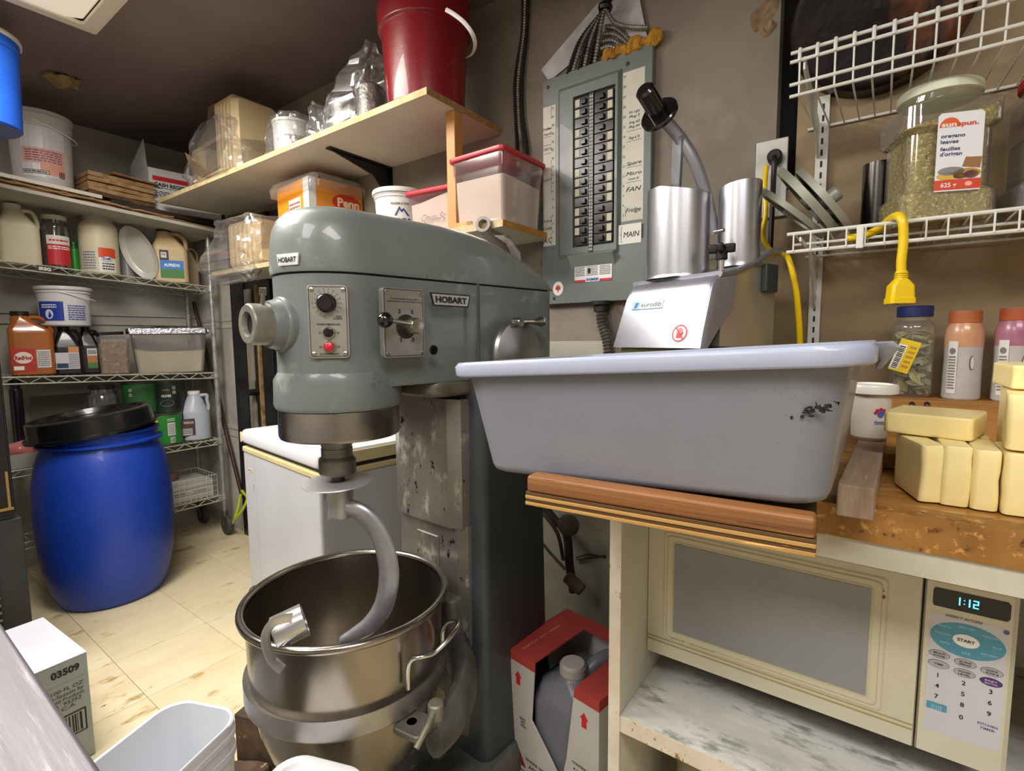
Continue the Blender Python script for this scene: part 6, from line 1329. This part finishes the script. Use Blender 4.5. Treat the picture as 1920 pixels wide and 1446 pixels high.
l, r, h, am = onshelf(0, 345, 366, 458, 524, x=-3.33)
jug('dressing_jug', 'second tan jug peeking out behind the labelled dressing jug', 'jug', l, am + PI / 2 + PI, r * 3, r * 1.8, h, mat('b9a078', .45), mat('241c18', .4))
# second shelf
l, r, h, am = onshelf(1, 14, 102, 583, 706, x=-3.22)
t = jug('hot_sauce_jug', 'orange-brown hot sauce jug with red label at the left of the middle rack shelf', 'jug', l, am + PI / 2 + PI, r * 1.95, r * 1.4, h, mat('a85e24', .25, var=('98501c', 4, .5), coat=.5), mat('1a1614', .4), neck=-.2, hs=.66)
W = r * 1.95; D2 = r * .70
pr = Print(); pr.rect(-W * .46, h * .06, W * .06, h * .42, mat('b8322a', .5), 0); pr.disc(-W * .2, h * .28, W * .20, h * .09, mat('e8dcd0'), 1); pr.text('RedHot', -W * .2, h * .25, h * .06, mat('b02a24'), w=W * .36, bold=.05, l=2); pr.rect(-W * .42, h * .09, -W * .2, h * .15, WHITE, 1); pr.rect(W * .09, h * .12, W * .40, h * .40, mat('d4d0cc', .5), 0); pr.bars(W * .11, h * .14, W * .38, h * .38, GREYINK, 8)
pr.build('jug_label', flat((0, -D2 - .0005, 0), (1, 0, 0), (0, 0, 1)), t)
bj = mat('15121a', .3, coat=.3)
for k, (x0, x1, yt, lab) in enumerate(((100, 155, 612, 'black sauce jug with striped white label beside the orange jug'), (150, 184, 612, 'second black sauce jug with orange and green label under the blue-labelled pail'))):
    l, r, h, am = onshelf(1, x0, x1, yt, 704, x=-3.21 - .05 * k); rr_ = r * 2.0 if k == 0 else r * 2.5
    t = jug('black_jug', lab, 'jug', l, am + PI / 2 + PI, rr_, r * 1.7, h, bj, mat('100e12', .4), neck=-.1, hs=.55, group='black sauce jugs')
    pr = Print(); W = rr_; D2 = r * .85
    if k == 0: pr.rect(-W * .44, h * .12, W * .36, h * .46, mat('c4c4c8', .5), 0); pr.rect(-.0, h * .46, W * .36, h * .58, mat('c88a58', .5), 0); pr.bars(0, h * .14, W * .34, h * .44, GREYINK, 8); pr.rect(-W * .42, h * .14, -W * .03, h * .24, mat('24384e'), 1)
    else: pr.rect(-W * .1, h * .38, W * .34, h * .54, mat('c8c6c4'), 0); pr.rect(-W * .1, h * .24, W * .34, h * .38, mat('b87848'), 0); pr.rect(-W * .1, h * .12, W * .34, h * .24, mat('4f7a3c'), 0); pr.bars(-W * .06, h * .42, W * .3, h * .50, INK, 2)
    pr.build('jug_label', flat((0, -D2 - .0005, 0), (1, 0, 0), (0, 0, 1)), t)
    if k == 0: ztop = l.z + h; lc = l
c0, r_, _, am = fit(64, 174, 533, 598, x=-3.24)
zt_ = zat(119, 537, math.hypot(c0.x, c0.y) - r_)
zb2 = ztop + .0008
WB = pail('blue_label_pail', 'wide white pail with blue label resting on the black jugs', 'pail', (c0.x, c0.y, zb2), r_ * .88, r_ * .95, zt_ - zb2, mat('cfcdd0', .4), lid=mat('c8c6c6', .4), rings=1, handle=-.3, az=math.radians(70), hm=WHITE)
pr = Print(); hp = zt_ - zb2; pr.rect(-.115, hp * .14, -.005, hp * .62, mat('23399a', .45), 0, n=8); pr.disc(-.062, hp * .30, .017, hp * .12, mat('d8d8e0'), 1); pr.bars(-.095, hp * .45, -.03, hp * .56, WHITE, 2); pr.bars(.01, hp * .15, .085, hp * .55, mat('4a5a9a'), 7, l=1); pr.build('pail_label', wrap(r_ * .89 + .001, am + PI, 0, R1=r_ * .95, H=hp), WB)
# crumb-filled clear tub with black lid ajar
l, r, h, am = onshelf(1, 182, 246, 640, 700, x=-3.21)
t = thing('crumb_tub', 'clear square tub of brown crumbs with a loose black lid on top', 'tub', l, am + PI / 2 + PI); a = r * .93
g = G(); g.rr([(0, 0, 0, a * .9, a * .8, .015), (.004, 0, 0, a * .92, a * .82, .015), (h + .012, 0, 0, a, a * .9, .015)], cap1=False); g.build('tub_body', pet, t)
g = G(); g.rr([(.004, 0, 0, a * .9, a * .8, .013), (h * .5, 0, 0, a * .94, a * .84, .013), (h * .92, 0, 0, a * .955, a * .86, .013), (h * .98, 0, 0, a * .5, a * .4, .013)]); g.build('tub_contents', mat('a27a4e', .9, var=('6a4a2a', 45, .9), spots=('d2b080', 60, .56, .05), bump=(120, .8)), t)
g = G(); g.rr([(h + .020, 0, .0, a * .9, a * .8, .02), (h + .026, 0, .0, a * .92, a * .82, .02), (h + .036, 0, .0, a * .9, a * .8, .02)], 0, T((-.01, 0, .012), .15, 0, -.04)); g.build('tub_lid', mat('121214', .3), t)
g = G(); g.rr([(h + .012, 0, 0, a + .002, a * .9 + .002, .015), (h + .026, -.008, 0, a * .85, a * .78, .015)], cap0=False, cap1=False); g.build('tub_shoulder', pet, t)
# foil covered bin
l, r, h, am = onshelf(1, 248, 384, 618, 697, x=-3.24)
t = thing('foil_covered_bin', 'clear bin of cream dough covered with crumpled foil on the rack', 'food bin', (l.x, l.y, l.z), math.radians(72)); a, b = .175, .105
g = G(); g.rr([(0, 0, 0, a * .86, b * .86, .02), (.005, 0, 0, a * .88, b * .88, .02), (h, 0, 0, a, b, .02)], cap1=False); g.build('bin_body', pet, t)
g = G(); n = 5; tp = [(x, y, h * .52 + .03 * noise.noise(Vector((x * 20, y * 20, 4)))) for x, y, z in G.ring(0, 0, 0, a * .93, b * .93, .02)]
g.loft([G.ring(.004, 0, 0, a * .86 - .002, b * .86 - .002, .018), tp, [(x * .4, y * .4, h * .5) for x, y, z in tp]]); g.build('bin_contents', mat('d2c8b2', .6, var=('c2b69c', 9, .5)), t)
g = G(); S = []
for k, (z, o_) in enumerate(((h - .022, .010), (h - .004, .012), (h + .004, .010), (h + .010, -.005))): S.append((z, 0, 0, a + o_, b + o_, .02))
for k in range(1, 6): S.append((h + .010 + .004 * k / 5, 0, 0, (a - .005) * (1 - k / 5.2), (b - .005) * (1 - k / 5.2), .02))
g.rr(S, n=8, cap0=False); g.crumple(.011, 45, 5); g.build('foil_cover', mat('c5c8d2', .16, 1, bump=(70, .8)), t, 18)
# third shelf
gm = mat('2d6a2e', .5, var=('1c3c1e', 5, .9)); dk = mat('131713', .5, var=('26382a', 5, .7))
def carton(lab, x, px, yt, w_, d_, h_, mm, z, rz=90, name='food_can', pr_=None):
    q = AX(px, yt, x); t = thing(name, lab, 'can', (x - d_ / 2, q.y, z), math.radians(rz)); r = w_ / 2
    g = G(); g.lathe([(r - .002, 0), (r, .002), (r - .001, .004), (r - .001, h_ - .004), (r, h_ - .002), (r - .002, h_), (r - .005, h_ - .003), (0, h_ - .003)], 36); g.build('can_body', mm, t); return t
cans = []
for k, (px, x, lab, cm) in enumerate(((262, -3.24, 'green and black catering can behind the barrel lid on the third rack shelf', gm), (316, -3.24, 'dark green catering can marked OLIVES stacked at the back', dk))):
    c, r, h, am = fit(px - 31, px + 31, 712, 776, x=x); h2 = SH[2](c.y) + .0045; top = zat(px, 712, math.hypot(c.x, c.y)); hc = .175
    r = .078
    for lv in (0, 1):
        t = thing('food_can', lab if lv else ('green lower can of the left pair at the back of the rack', 'dark lower can of the right pair at the back of the rack')[k], 'can', (c.x, c.y, h2 + lv * (hc + .001)), group='catering cans on the rack')
        g = G(); g.lathe([(r - .002, 0), (r, .002), (r, .006), (r - .002, .008), (r - .002, hc - .008), (r, hc - .006), (r, hc - .002), (r - .002, hc), (r - .005, hc - .004), (0, hc - .004)], 40); g.build('can_body', mat('4a4a44', .4, .6), t)
        g = G(); g.lathe([(r - .0015, .010), (r - .0012, .011), (r - .0012, hc - .011), (r - .0015, hc - .010)], 40, caps=False); lb_ = g.build('paper_label', cm, t)
        pr = Print()
        if lv:
            for v in (.10, .125): pr.rect((.018 if k else -.05), v, (.034 if k else -.034), v + .018, mat('8f938c'), 0)
            if k: pr.text('OLIVES', -.012, .085, .012, mat('c8ccc0'), w=.046, bold=.05); pr.text('SLICED', -.012, .120, .008, mat('b89a5a'), w=.034); pr.disc(-.01, .05, .034, .018, mat('6a6a5a'), 0); pr.disc(-.01, .05, .031, .015, INK, 1)
            pr.q and pr.build('label_print', wrap(r, am + PI), t)
q = AX(315, 805, -3.15)
GC = thing('green_can', 'bright green catering can with white nutrition label at the shelf front', 'can', (-3.19, q.y, SH[2](q.y) + .0045)); r = .083; hc = .176
g = G(); g.lathe([(r - .002, 0), (r, .002), (r, .006), (r - .002, .008), (r - .002, hc - .008), (r, hc - .006), (r, hc - .002), (r - .002, hc), (r - .005, hc - .004), (0, hc - .004)], 40); g.build('can_body', mat('6a6a60', .35, .8), GC)
g = G(); g.lathe([(r - .0015, .010), (r - .0012, .011), (r - .0012, hc - .011), (r - .0015, hc - .010)], 40, caps=False); g.build('paper_label', mat('2c8a34', .45, var=('1f6a28', 5, .6)), GC)
am = math.atan2(q.y, -3.19) + PI; pr = Print(); pr.rect(.012, .055, .050, .125, mat('dcdcd6'), 0, n=4); pr.bars(.015, .06, .047, .12, GREYINK, 8); pr.rect(.022, .015, .046, .045, WHITE, 0, n=3); pr.barcode(.024, .018, .044, .042, INK, l=1); pr.bars(.012, .132, .05, .15, mat('d8e4d0'), 2); pr.rect(-.06, .11, -.03, .15, YELLOW, 0, n=3); pr.build('label_print', wrap(r, am), GC)
l, r, h, am = onshelf(2, 333, 398, 733, 826, x=-3.20)
t = jug('vinegar_jug', 'translucent white gallon jug with dark label on the third rack shelf', 'jug', l, am + PI / 2 + PI, r * 1.75, r * 1.6, h, mat('b9bcc8', .35, sss=.2, var=('a9acb8', 4, .4)), WHITE, neck=0, hs=.55, rc=.45)
W, D2 = r * 1.75, r * .8; pr = Print(); pr.rect(-W * .46, h * .12, -W * .02, h * .46, mat('4a3a40', .5), 0); pr.rect(-W * .44, h * .13, -W * .12, h * .26, mat('c8c0c0'), 1); pr.bars(-W * .42, h * .15, -W * .14, h * .25, INK, 3); pr.text('VINEGAR', -W * .23, h * .36, h * .05, mat('d0b8a0'), w=W * .34, bold=.03); pr.build('jug_label', flat((0, -D2 - .0005, 0), (1, 0, 0), (0, 0, 1)), t)
l, r, h, am = onshelf(2, 160, 226, 722, 800, x=-3.24)
t = jar('brown_jar', 'large jar of brown pickled vegetables with loose wrap behind the barrel lid', 'jar', l, r * .9, h, film('a89a88', .12, .1, .1, 'bj'), mat('1b1714', .4), rn=r * .7, hn=h * .88, fillm=mat('4e3a26', .6, var=('8a744c', 24, .8), spots=('b8a888', 30, .64, .04)), fh=.9)
l, r, h, am = onshelf(2, 20, 42, 712, 800, x=-3.24)
t = jar('dark_jar', 'dark lettered jar half hidden behind the black cooler edge', 'jar', l, r * 1.2, h, bj, mat('0f0e10', .4), rn=r * .9, hn=h * .9)
c1 = AX(50, 845, -3.18); TB3 = thing('meat_tray', 'tilted white tray with pink wrapped meat between cooler and barrel', 'tray', (c1.x, c1.y, SH[2](c1.y) + .005), math.radians(90))
g = G(); g.rr([(0, 0, 0, .10, .08, .02), (.004, 0, 0, .104, .084, .02), (.07, 0, 0, .13, .10, .02), (.07, 0, 0, .126, .096, .02), (.008, 0, 0, .098, .078, .02)]); g.build('tray_body', mat('c8c2bc', .4), TB3)
g = G(); g.ball((-.02, 0, .075), .055, 8, sz=.8); g.ball((.05, 0, .07), .045, 8); g.crumple(.012, 24, 2); g.build('pink_meat', mat('b8625c', .5, var=('d09088', 14, .7), coat=.4), TB3)
g = G(); q = AX(95, 760, -3.42); g.rb(-3.44, -3.432, .62, .98, SH[2](.8) + .006, SH[2](.8) + .30, .002, .001); tag(g.build('backing_sheet', mat('6e6c5f', .7, var=('57554a', 6, .7))), 'flat grey board propped upright at the back of the third rack shelf', 'board')
# bottom shelf: wire basket with boxes
l = AX(368, 905, -3.12)
BK = thing('wire_basket', 'white wire basket with flat white cartons on the bottom rack shelf', 'basket', (-3.24, 1.16, SH[3](1.16) + .0055)); bxh, byh, bh_ = .135, .17, .125
g = G()
for z in (0, .03, .06, .09, bh_):
    g.tube([(-bxh, -byh, z), (bxh, -byh, z), (bxh, byh, z), (-bxh, byh, z)], .0028 if z == bh_ else .0014, 6, closed=True)
for i in range(13):
    y = -byh + 2 * byh * i / 12
    g.tube([(bxh, y, bh_), (bxh, y, 0), (-bxh, y, 0), (-bxh, y, bh_)], .0014, 5)
for i in range(9):
    x = -bxh + 2 * bxh * i / 8; g.tube([(x, -byh, bh_), (x, -byh, 0), (x, byh, 0), (x, byh, bh_)], .0014, 5)
g.build('basket_wires', mat('d0cec6', .4), BK, 60)
for k in range(3):
    g = G(); g.rb(-.115, .122, -.155, .155, .0018 + k * .034, .034 + k * .034, .002, .002)
    o = g.build('flat_carton', mat('c4c2bb', .6, var=('aeaca4', 8, .6))); o.location = BK.location; tag(o, '%s flat white carton in the wire basket on the rack' % ('bottom', 'middle', 'top')[k], 'carton', 'flat cartons in the wire basket')
    if k == 1:
        pr = Print(); pr.text('SINGLES', -.03, .040 + .006, .012, mat('5a7a74'), w=.07, bold=.03); pr.bars(.05, .045, .12, .055, GREYINK, 1); pr.build('carton_print', flat((.122, 0, 0), (0, 1, 0), (0, 0, 1)), o)
g = G(); g.ball((0, 0, .028), .035, 8); g.ball((.0, .06, .02), .028, 7); g.ball((.02, -.055, .022), .03, 7); g.crumple(.014, 30, 3); o = g.build('brown_packets', mat('5a3a30', .7, var=('8a6a58', 20, .8))); o.location = BK.location + Vector((-.02, -.06, .104)); tag(o, 'brown wrapped lumps lying on the cartons in the wire basket', 'packet')
# broom leaning behind the rack, dust pan frame
BR = thing('floor_squeegee', 'reddish brown pole with yellow-green head leaning behind the rack corner', 'broom', (0, 0, 0))
a_, b_ = AY(340, 545, 1.405), AY(428, 935, 1.40)
b_ = AZ(430, 960, .12); b_.y = min(b_.y, 1.40)
a2 = AD(337, 530, (AY(337, 530, 1.41) - CAM).dot(FW)); a2 = Vector((-3.45 + .02, 1.40, 1.38)); b2 = Vector((-2.99, 1.41, .25))
g = G(); g.cyl(a2, b2, .0105, 12); g.build('pole', mat('4a2416', .5, var=('22140e', 14, .9)), BR)
g = G(); g.tube(cr([b2 + Vector((0, 0, .01)), b2 + Vector((.055, -.01, .01)), b2 + Vector((.13, -.03, .0)), b2 + Vector((.10, -.05, -.07)), b2 + Vector((.03, -.06, -.13)), b2 + Vector((-.01, -.05, -.16)), b2 + Vector((-.005, -.02, -.08))], 5, True), .008, 8, closed=True); g.build('yellow_frame', mat('b9c22a', .4), BR)
# ================================================================ barrel, cooler, freezer
c0, r_, _, am = fit(58, 328, 820, 1110, D=2.885)
BL = thing('blue_barrel', 'large royal blue plastic barrel standing on the floor at left', 'barrel', (c0.x, c0.y, 0)); R0 = r_
blm = mat('153da6', .42, var=('123594', 3, .6), spots=('2a52b8', 6, .70, .10), coat=.1)
HB = .79
g = G(); g.lathe([(R0 * .70, 0), (R0 * .76, .008), (R0 * .86, .07), (R0 * .95, .18), (R0 * .995, .32), (R0, .42), (R0 * .98, .54), (R0 * .92, .63), (R0 * .86, .675), (R0 * .83, .69), (R0 * .83, .70), (R0 * .90, .703), (R0 * .90, .712), (R0 * .83, .716), (R0 * .83, .745), (R0 * .86, .748), (R0 * .86, .755), (R0 * .83, .757), (R0 * .81, HB - .03), (R0 * .79, HB - .03), (R0 * .79, .70), (0, .69)], 64); g.build('barrel_body', blm, BL, 50)
BLL = thing('barrel_lid', 'round black barrel lid set askew on top of the blue barrel', 'lid', (c0.x, c0.y, HB - .005))
M = T((-.005, -.025, .002), 0, 0, 0) @ Matrix.Rotation(.13, 4, Vector((.97, -.24, 0)).normalized())
RL_ = R0 * .89
g = G(); g.lathe([(RL_, -.036), (RL_ + .014, -.036), (RL_ + .014, -.026), (RL_, -.024), (RL_ - .004, .040), (RL_ - .012, .046), (RL_ - .03, .046), (RL_ - .036, .032), (RL_ * .72, .030), (RL_ * .70, .036), (RL_ * .66, .036), (RL_ * .64, .028), (0, .028)], 64, 0, M, caps=False); g.build('lid_body', mat('101012', .28, coat=.3), BLL, 40)
CO_ = thing('black_cooler', 'tall black cooler cabinet with gold trim and louvred base at the left edge', 'cooler', (0, 0, 0))
xf = -2.20; yr = AX(34, 1000, xf).y
bk = mat('0e0e0f', .3, var=('1a1a1b', 10, .7), spots=('5a5a58', 70, .74, .02), coat=.2)
g = G(); g.rb(xf - .62, xf, yr - .70, yr, .60, 1.885, .006, .005); g.build('cooler_body', bk, CO_)
g = G(); g.rb(xf + .001, xf + .012, yr - .66, yr - .008, .625, 1.84, .003, .003); g.build('cooler_door', bk, CO_)
g = G(); g.box(xf + .012, xf + .016, yr - .60, yr - .006, .618, .626); g.box(xf + .012, xf + .016, yr - .018, yr - .012, .626, .74); g.build('gold_trim', mat('a88c4c', .35, .7), CO_, 0)
g = G(); g.rb(xf - .60, xf + .004, yr - .70, yr + .012, .03, .585, .004, .004); g.box(xf - .6, xf - .005, yr - .69, yr - .005, .58, .605); g.build('cooler_base', mat('262622', .6, var=('1a1a17', 8, .7)), CO_)
for i in range(18):
    g = G(); g.rb(0, .012, yr - .62, yr - .055, .10 + i * .024, .108 + i * .024, .002, .002, M=T((xf + .002, 0, 0))); g.build('louvre', mat('55544c', .5, .3), CO_)
pr = Print(); pr.text('FRIGIDEX', 0, 0, .014, mat('c8a850', .4, .5), w=.09); pr.build('maker_plate', flat((xf + .006, yr - .10, .555), (0, 1, 0), (0, 0, 1)), CO_)
# chest freezer
FZ = thing('chest_freezer', 'white chest freezer with cream lid trim behind the mixing bowl', 'freezer', (-1.362, .871, 0), math.radians(-7.3))
fw, fd, fh_ = .63, .47, .80; fm = mat('bdbec1', .4, var=('acadb0', 3, .5), spots=('8a7a5a', 40, .76, .02)); trm = mat('cfc090', .45, var=('b8a878', 8, .6))
g = G(); g.rb(-fw, 0, 0, fd, .02, fh_ - .085, .012, .005); g.build('freezer_body', fm, FZ)
g = G(); g.rb(-fw - .003, .003, -.003, fd + .003, fh_ - .085, fh_ - .066, .013, .003); g.build('body_trim', trm, FZ)
g = G(); g.rb(-fw + .012, -.012, .012, fd - .012, fh_ - .067, fh_ - .052, .012, .003); g.build('lid_gasket', mat('3a3830', .7), FZ)
g = G(); g.rb(-fw - .004, .004, -.004, fd + .004, fh_ - .054, fh_, .018, .014, n=5); g.build('freezer_lid', mat('d8d9dc', .35, coat=.15), FZ)
g = G(); g.rr([(fh_ - .052, -fw / 2, fd / 2, fw / 2 + .0055, fd / 2 + .0055, .018), (fh_ - .012, -fw / 2, fd / 2, fw / 2 + .0055, fd / 2 + .0055, .018)], cap0=False, cap1=False); 
for i in range(len(g.v)): pass
g = G(); g.rb(.0035, .0065, .0, fd, fh_ - .050, fh_ - .012, .001, .001); g.build('lid_edge_trim', trm, FZ); g = G(); g.rb(-fw - .006, -fw + .004, -.0055, .002, fh_ - .05, fh_ - .010, .003, .003); g.build('lid_edge_trim', trm, FZ)
pr = Print(); pr.disc(-fw + .065, fh_ - .150, .026, .011, mat('c8b888', .4), 0, 20); pr.disc(-fw + .065, fh_ - .150, .023, .0085, mat('dcd6c0', .4), 1, 20); pr.text('Danby', -fw + .065, fh_ - .1535, .008, mat('7a6a40'), w=.034, l=2); pr.rect(-fw + .117, .1, -fw + .1178, fh_ - .09, mat('b8a890'), 0); pr.poly([(-fw + .094, fh_ - .20), (-fw + .099, fh_ - .199), (-fw + .099, fh_ - .222), (-fw + .095, fh_ - .224)], mat('c4613a'), 0)
pr.build('freezer_marks', flat((0, 0, 0), (1, 0, 0), (0, 0, 1)), FZ)
# ================================================================ foreground, bottom left
ST = thing('steel_table', 'brushed stainless steel work table cut by the bottom left corner', 'table', (0, 0, 0))
stm = mat('716c72', .5, .5, var=('5f5a60', 5, .7), spots=('8f8a90', 9, .58, .12), stretch=(.5, 9, 1), bump=(20, .1))
g = G(); g.rb(-1.75, -.24, -.62, .1095, .762, .80, .006, .005); g.build('table_top', stm, ST)
for x in (-1.68, -.32):
    for y in (-.55, .04): g = G(); g.cyl((x, y, .0), (x, y, .765), .019, 16); g.build('leg', STEEL, ST)
g = G(); g.rb(-1.70, -.28, -.57, .06, .22, .235, .004, .004); g.build('under_shelf', stm, ST)
WBX = thing('numbered_carton', 'white carton numbered 03509 on the floor behind the steel table', 'box', (-1.714, .374, 0), math.radians(4))
cb = mat('b9bac2', .6, var=('adaeb7', 4, .5)); cf = mat('9aa39f', .65, var=('8a938f', 5, .5))
g = G(); g.rb(-.33, 0, -.40, 0, .004, .298, .002, .001); g.build('carton_body', cf, WBX); g = G(); g.rb(-.331, .0005, -.4005, .0005, .298, .300, .002, .0005); g.build('carton_lid', cb, WBX)
pr = Print(); pr.text('03509', -.048, .262, .018, INK, w=.060, bold=.04); pr.rect(-.12, .240, -.006, .2408, GREYINK, 0)
for tx, v in (('6/100 FL OZ', .218), ('Pre-Season by', .205), ('Wood Products', .192), ('CA  95352', .179), ('E.C.A.', .166)): pr.text(tx, -.012 - .042, v, .0095, INK, w=min(.082, .0075 * len(tx)), bold=0, shear=.15)
pr.rect(-.10, .085, -.012, .150, INK, 0); pr.rect(-.096, .089, -.016, .146, cf, 1); pr.barcode(-.092, .092, -.020, .143, INK, l=2)
pr.build('carton_print', flat((0, 0, 0), (0, 1, 0), (0, 0, 1)), WBX)
# open white bin
q = [AZ(a, b, .40) for a, b in ((190, 1390), (432, 1352))]
whm = mat('dfe2e8', .35, sss=.1, coat=.1)
def square_pail(name, lab, loc, rz, hx, hy, h, lid=False):
    t = thing(name, lab, 'bucket', loc, rz)
    g = G(); k = .84
    if lid: g.rr([(0, 0, 0, hx * k, hy * k, .04), (h - .01, 0, 0, hx, hy, .04)], n=8); g.build('pail_body', whm, t); g = G(); g.rr([(h - .014, 0, 0, hx + .006, hy + .006, .045), (h - .002, 0, 0, hx + .007, hy + .007, .045), (h, 0, 0, hx + .003, hy + .003, .042), (h, 0, 0, hx - .008, hy - .008, .034), (h - .008, 0, 0, hx - .012, hy - .012, .03)], n=8); g.build('pail_lid', mat('e2e2e4', .35), t, 40)
    else:
        g.rr([(0, 0, 0, hx * k - .006, hy * k - .006, .03), (.006, 0, 0, hx * k, hy * k, .034), (h * .80, 0, 0, hx * .955, hy * .955, .04), (h * .80, 0, 0, hx * .99, hy * .99, .045), (h * .84, 0, 0, hx * .99, hy * .99, .045), (h * .84, 0, 0, hx * .965, hy * .965, .045), (h * .91, 0, 0, hx * .98, hy * .98, .045), (h * .91, 0, 0, hx * 1.01, hy * 1.01, .05), (h * .94, 0, 0, hx * 1.01, hy * 1.01, .05), (h * .94, 0, 0, hx * .985, hy * .985, .05), (h - .003, 0, 0, hx, hy, .05), (h, 0, 0, hx - .002, hy - .002, .05), (h - .002, 0, 0, hx - .006, hy - .006, .048), (.01, 0, 0, hx * k - .008, hy * k - .008, .03)], n=8); g.build('pail_body', whm, t, 40)
    return t
square_pail('open_white_pail', 'open square white plastic pail on the floor beside the steel table', (-1.070, .312, 0), math.radians(22), .090, .135, .372)
square_pail('lidded_white_pail', 'square white pail with sunken lid at the bottom centre of the view', (-.722, .395, 0), math.radians(20), .078, .085, .40, True)

wbm = mat('5a4634', .8, var=('2c2018', 12, .9), spots=('9a8870', 20, .62, .06), bump=(40, .6))
q = AZ(478, 1420, .02)
g = G(); g.rb(-.06, .06, -.045, .045, 0, .15, .004, .003); g.crumple(.004, 20, 4)
for p in g.v: p.z = max(p.z, 0)
o = g.build('wood_block', wbm); o.matrix_world = T((q.x + .01, q.y + .03, .0008), math.radians(20)); tag(o, 'grimy upright wood block on the floor left of the mixing bowl', 'wood block')
g = G(); g.rb(-.10, .10, -.03, .03, 0, .035, .004, .003); o = g.build('wood_block', wbm); o.matrix_world = T((q.x + .0, q.y - .07, .0008), math.radians(35)); tag(o, 'flat grimy plank on the floor in front of the upright block', 'wood block')
